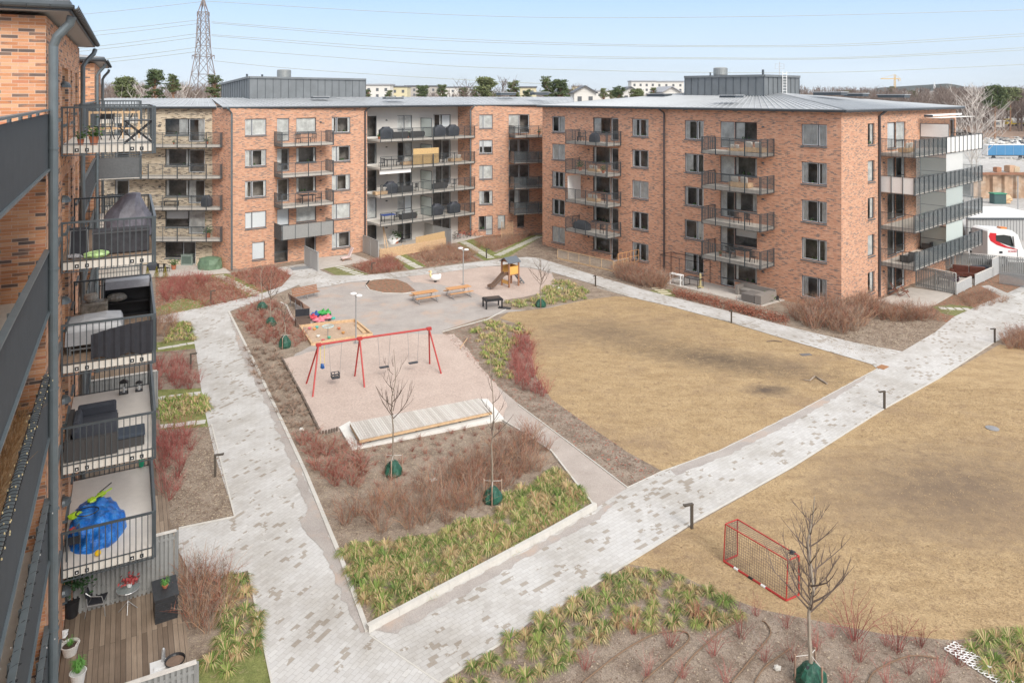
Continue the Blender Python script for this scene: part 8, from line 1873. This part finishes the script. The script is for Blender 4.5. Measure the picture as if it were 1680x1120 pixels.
mb.tube([(-.12,-.27,.68),(-.27,-.24,.78),(-.33,0,.82),(-.27,.24,.78),(-.12,.27,.68)], .014, 7); mb.tube([(.24,-.26,.42),(.24,.26,.42)], .012, 6); mb.build('frame', ALU, t); MB().par((-.2,-.24,.40), (.44,0,.02), (0,.48,0), (0,0,.015)).build('seat', BLACKC, t); MB().par((-.22,-.23,.43), (.012,0,0), (0,.46,0), (-.10,0,.36)).build('backrest', BLACKC, t)
q = dk(271,1005); t = thing('compost_bin', 'black ribbed storage box with a sloping lid on the board deck', 'box', tuple(q), rzL+.05); BASE[t.name] = Vector((0,0,0)); BB = M('black_plastic_box', (.03,.032,.036), .5, var=.3, sc=9)
MB().box(-.32,.32,-.42,.42,0,.72).build('body', BB, t); mb = MB()
for k in range(5): mb.box(-.33,.33,-.435,-.41,.08+.12*k,.14+.12*k)
mb.build('rib', BB, t); MB().par((-.36,-.46,.72), (.72,0,0), (0,.92,.10), (0,0,.04)).build('lid', BB, t)
p = Vector((q.x,q.y,.15+.81)); t = thing('potted_plant', 'small green succulent in a terracotta bowl on the black storage box', 'plant', tuple(p)); MB().lathe(p, [(.06,0),(.10,.09),(.09,.095)], 14).build('pot', TERRA, t); mb = MB(); blades(mb, p+Vector((0,0,.08)), 60, .13, .012, (1,), random.Random(6), 1.2, .6); mb.build('foliage', M('fresh_leaf', (.12,.30,.06), .6, var=.3), t)
q = dk(118,1010); t = thing('potted_plant', 'tall dark-leaved shrub in a black pot in the fence corner of the deck', 'plant', tuple(q)); MB().lathe(q, [(.16,0),(.22,.5),(.20,.51)], 16).build('pot', BLACKM, t); mb = MB(); leaves(mb, q+Vector((0,0,.85)), 420, .62, .95, .07, random.Random(12)); mb.build('foliage', M('dark_leaf', (.035,.09,.03), .6, var=.5, sc=9), t); MB().tube([q,q+Vector((0,0,1.5))], .02, 5).build('stem', BRW, t)
q = dk(115,1072); t = thing('basket_planter', 'white wicker basket planted with small grasses on the board deck', 'planter', tuple(q)); WB = M('white_wicker', (.62,.60,.57), .85, var=.35, sc=50)
mb = MB(); mb.lathe(q, [(.17,0),(.24,.28),(.26,.30),(.24,.31),(.20,.26)], 22, cap=False); mb.build('basket', WB, t); MB().lathe((q.x,q.y,q.z+.22), [(.0,0),(.22,.0),(.0,.001)], 18, cap=False).build('soil', M('pot_soil', (.09,.06,.045), .95), t)
for s in (-1,1): MB().tube([(q.x+s*.20,q.y-.07,q.z+.30),(q.x+s*.26,q.y,q.z+.40),(q.x+s*.20,q.y+.07,q.z+.30)], .016, 6).build('handle', WB, t)
mb = MB(); blades(mb, q+Vector((0,0,.25)), 40, .14, .01, (1,), random.Random(7), 1.4, .7); mb.build('foliage', M('fresh_leaf', (.12,.3,.06)), t)
q = dk(128,1122); q.z = .15; t = thing('potted_plant', 'round white pot of bright green grass at the bottom edge', 'plant', tuple(q)); MB().lathe(q, [(.14,0),(.20,.34),(.22,.36),(.19,.36)], 18, cap=False).build('pot', WHITE, t); mb = MB(); blades(mb, q+Vector((0,0,.34)), 220, .20, .012, (1,), random.Random(8), 1.5, .5); mb.build('foliage', M('fresh_leaf', (.12,.3,.06)), t)
q = dk(266,1100); tag(MB().cbox((q.x,q.y,.18), .62,.85,.03, rz=rzL).cbox((q.x,q.y+.1,.22), .5,.1,.05, rz=rzL).build('white_board', BLIND, loc=tuple(q)), 'white board lying on the deck near the lower fence', 'board'); q = dk(268,1086); tag(MB().lathe(q, [(.055,.04),(.055,.34),(.04,.40),(.02,.42)], 12).build('steel_thermos', ALU, loc=tuple(q)), 'shiny steel flask standing on the white board', 'flask')
q = dk(287,1092); t = thing('fire_bowl', 'round dark bowl filled with bark by the lower fence', 'bowl', tuple(q)); MB().lathe(q, [(.16,0),(.27,.16),(.28,.2),(.25,.18)], 20, cap=False).build('bowl', BLACKM, t); MB().lathe((q.x,q.y,q.z+.13), [(.0,0),(.25,.0),(.0,.001)], 16, cap=False).build('bark', LT2, t)
q = dk(104,1045); tag(MB().blob((q.x,q.y,q.z+.1), .14,.10,.12, 9, 7, .4, 4).build('white_ornament', BLIND, loc=tuple(q)), 'small crumpled white ornament by the wall above the basket', 'ornament')
# ================================================================ air: pale haze round everything
hz = MB(); hz.box(-3200,3200,-260,6200,-2.2,75); ho = hz.build('haze', bpy.data.materials.new('haze_air')); tag(ho, 'thin pale haze over the whole scene', 'haze', None, 'stuff')
hm = ho.data.materials[0]; hm.use_nodes = True; hn = hm.node_tree; hn.nodes.remove(hn.nodes['Principled BSDF'])
pv = hn.nodes.new('ShaderNodeVolumePrincipled'); pv.inputs['Color'].default_value = (.88,.93,.98,1); pv.inputs['Density'].default_value = .00009; pv.inputs['Anisotropy'].default_value = .2
hn.links.new(pv.outputs[0], hn.nodes['Material Output'].inputs['Volume'])
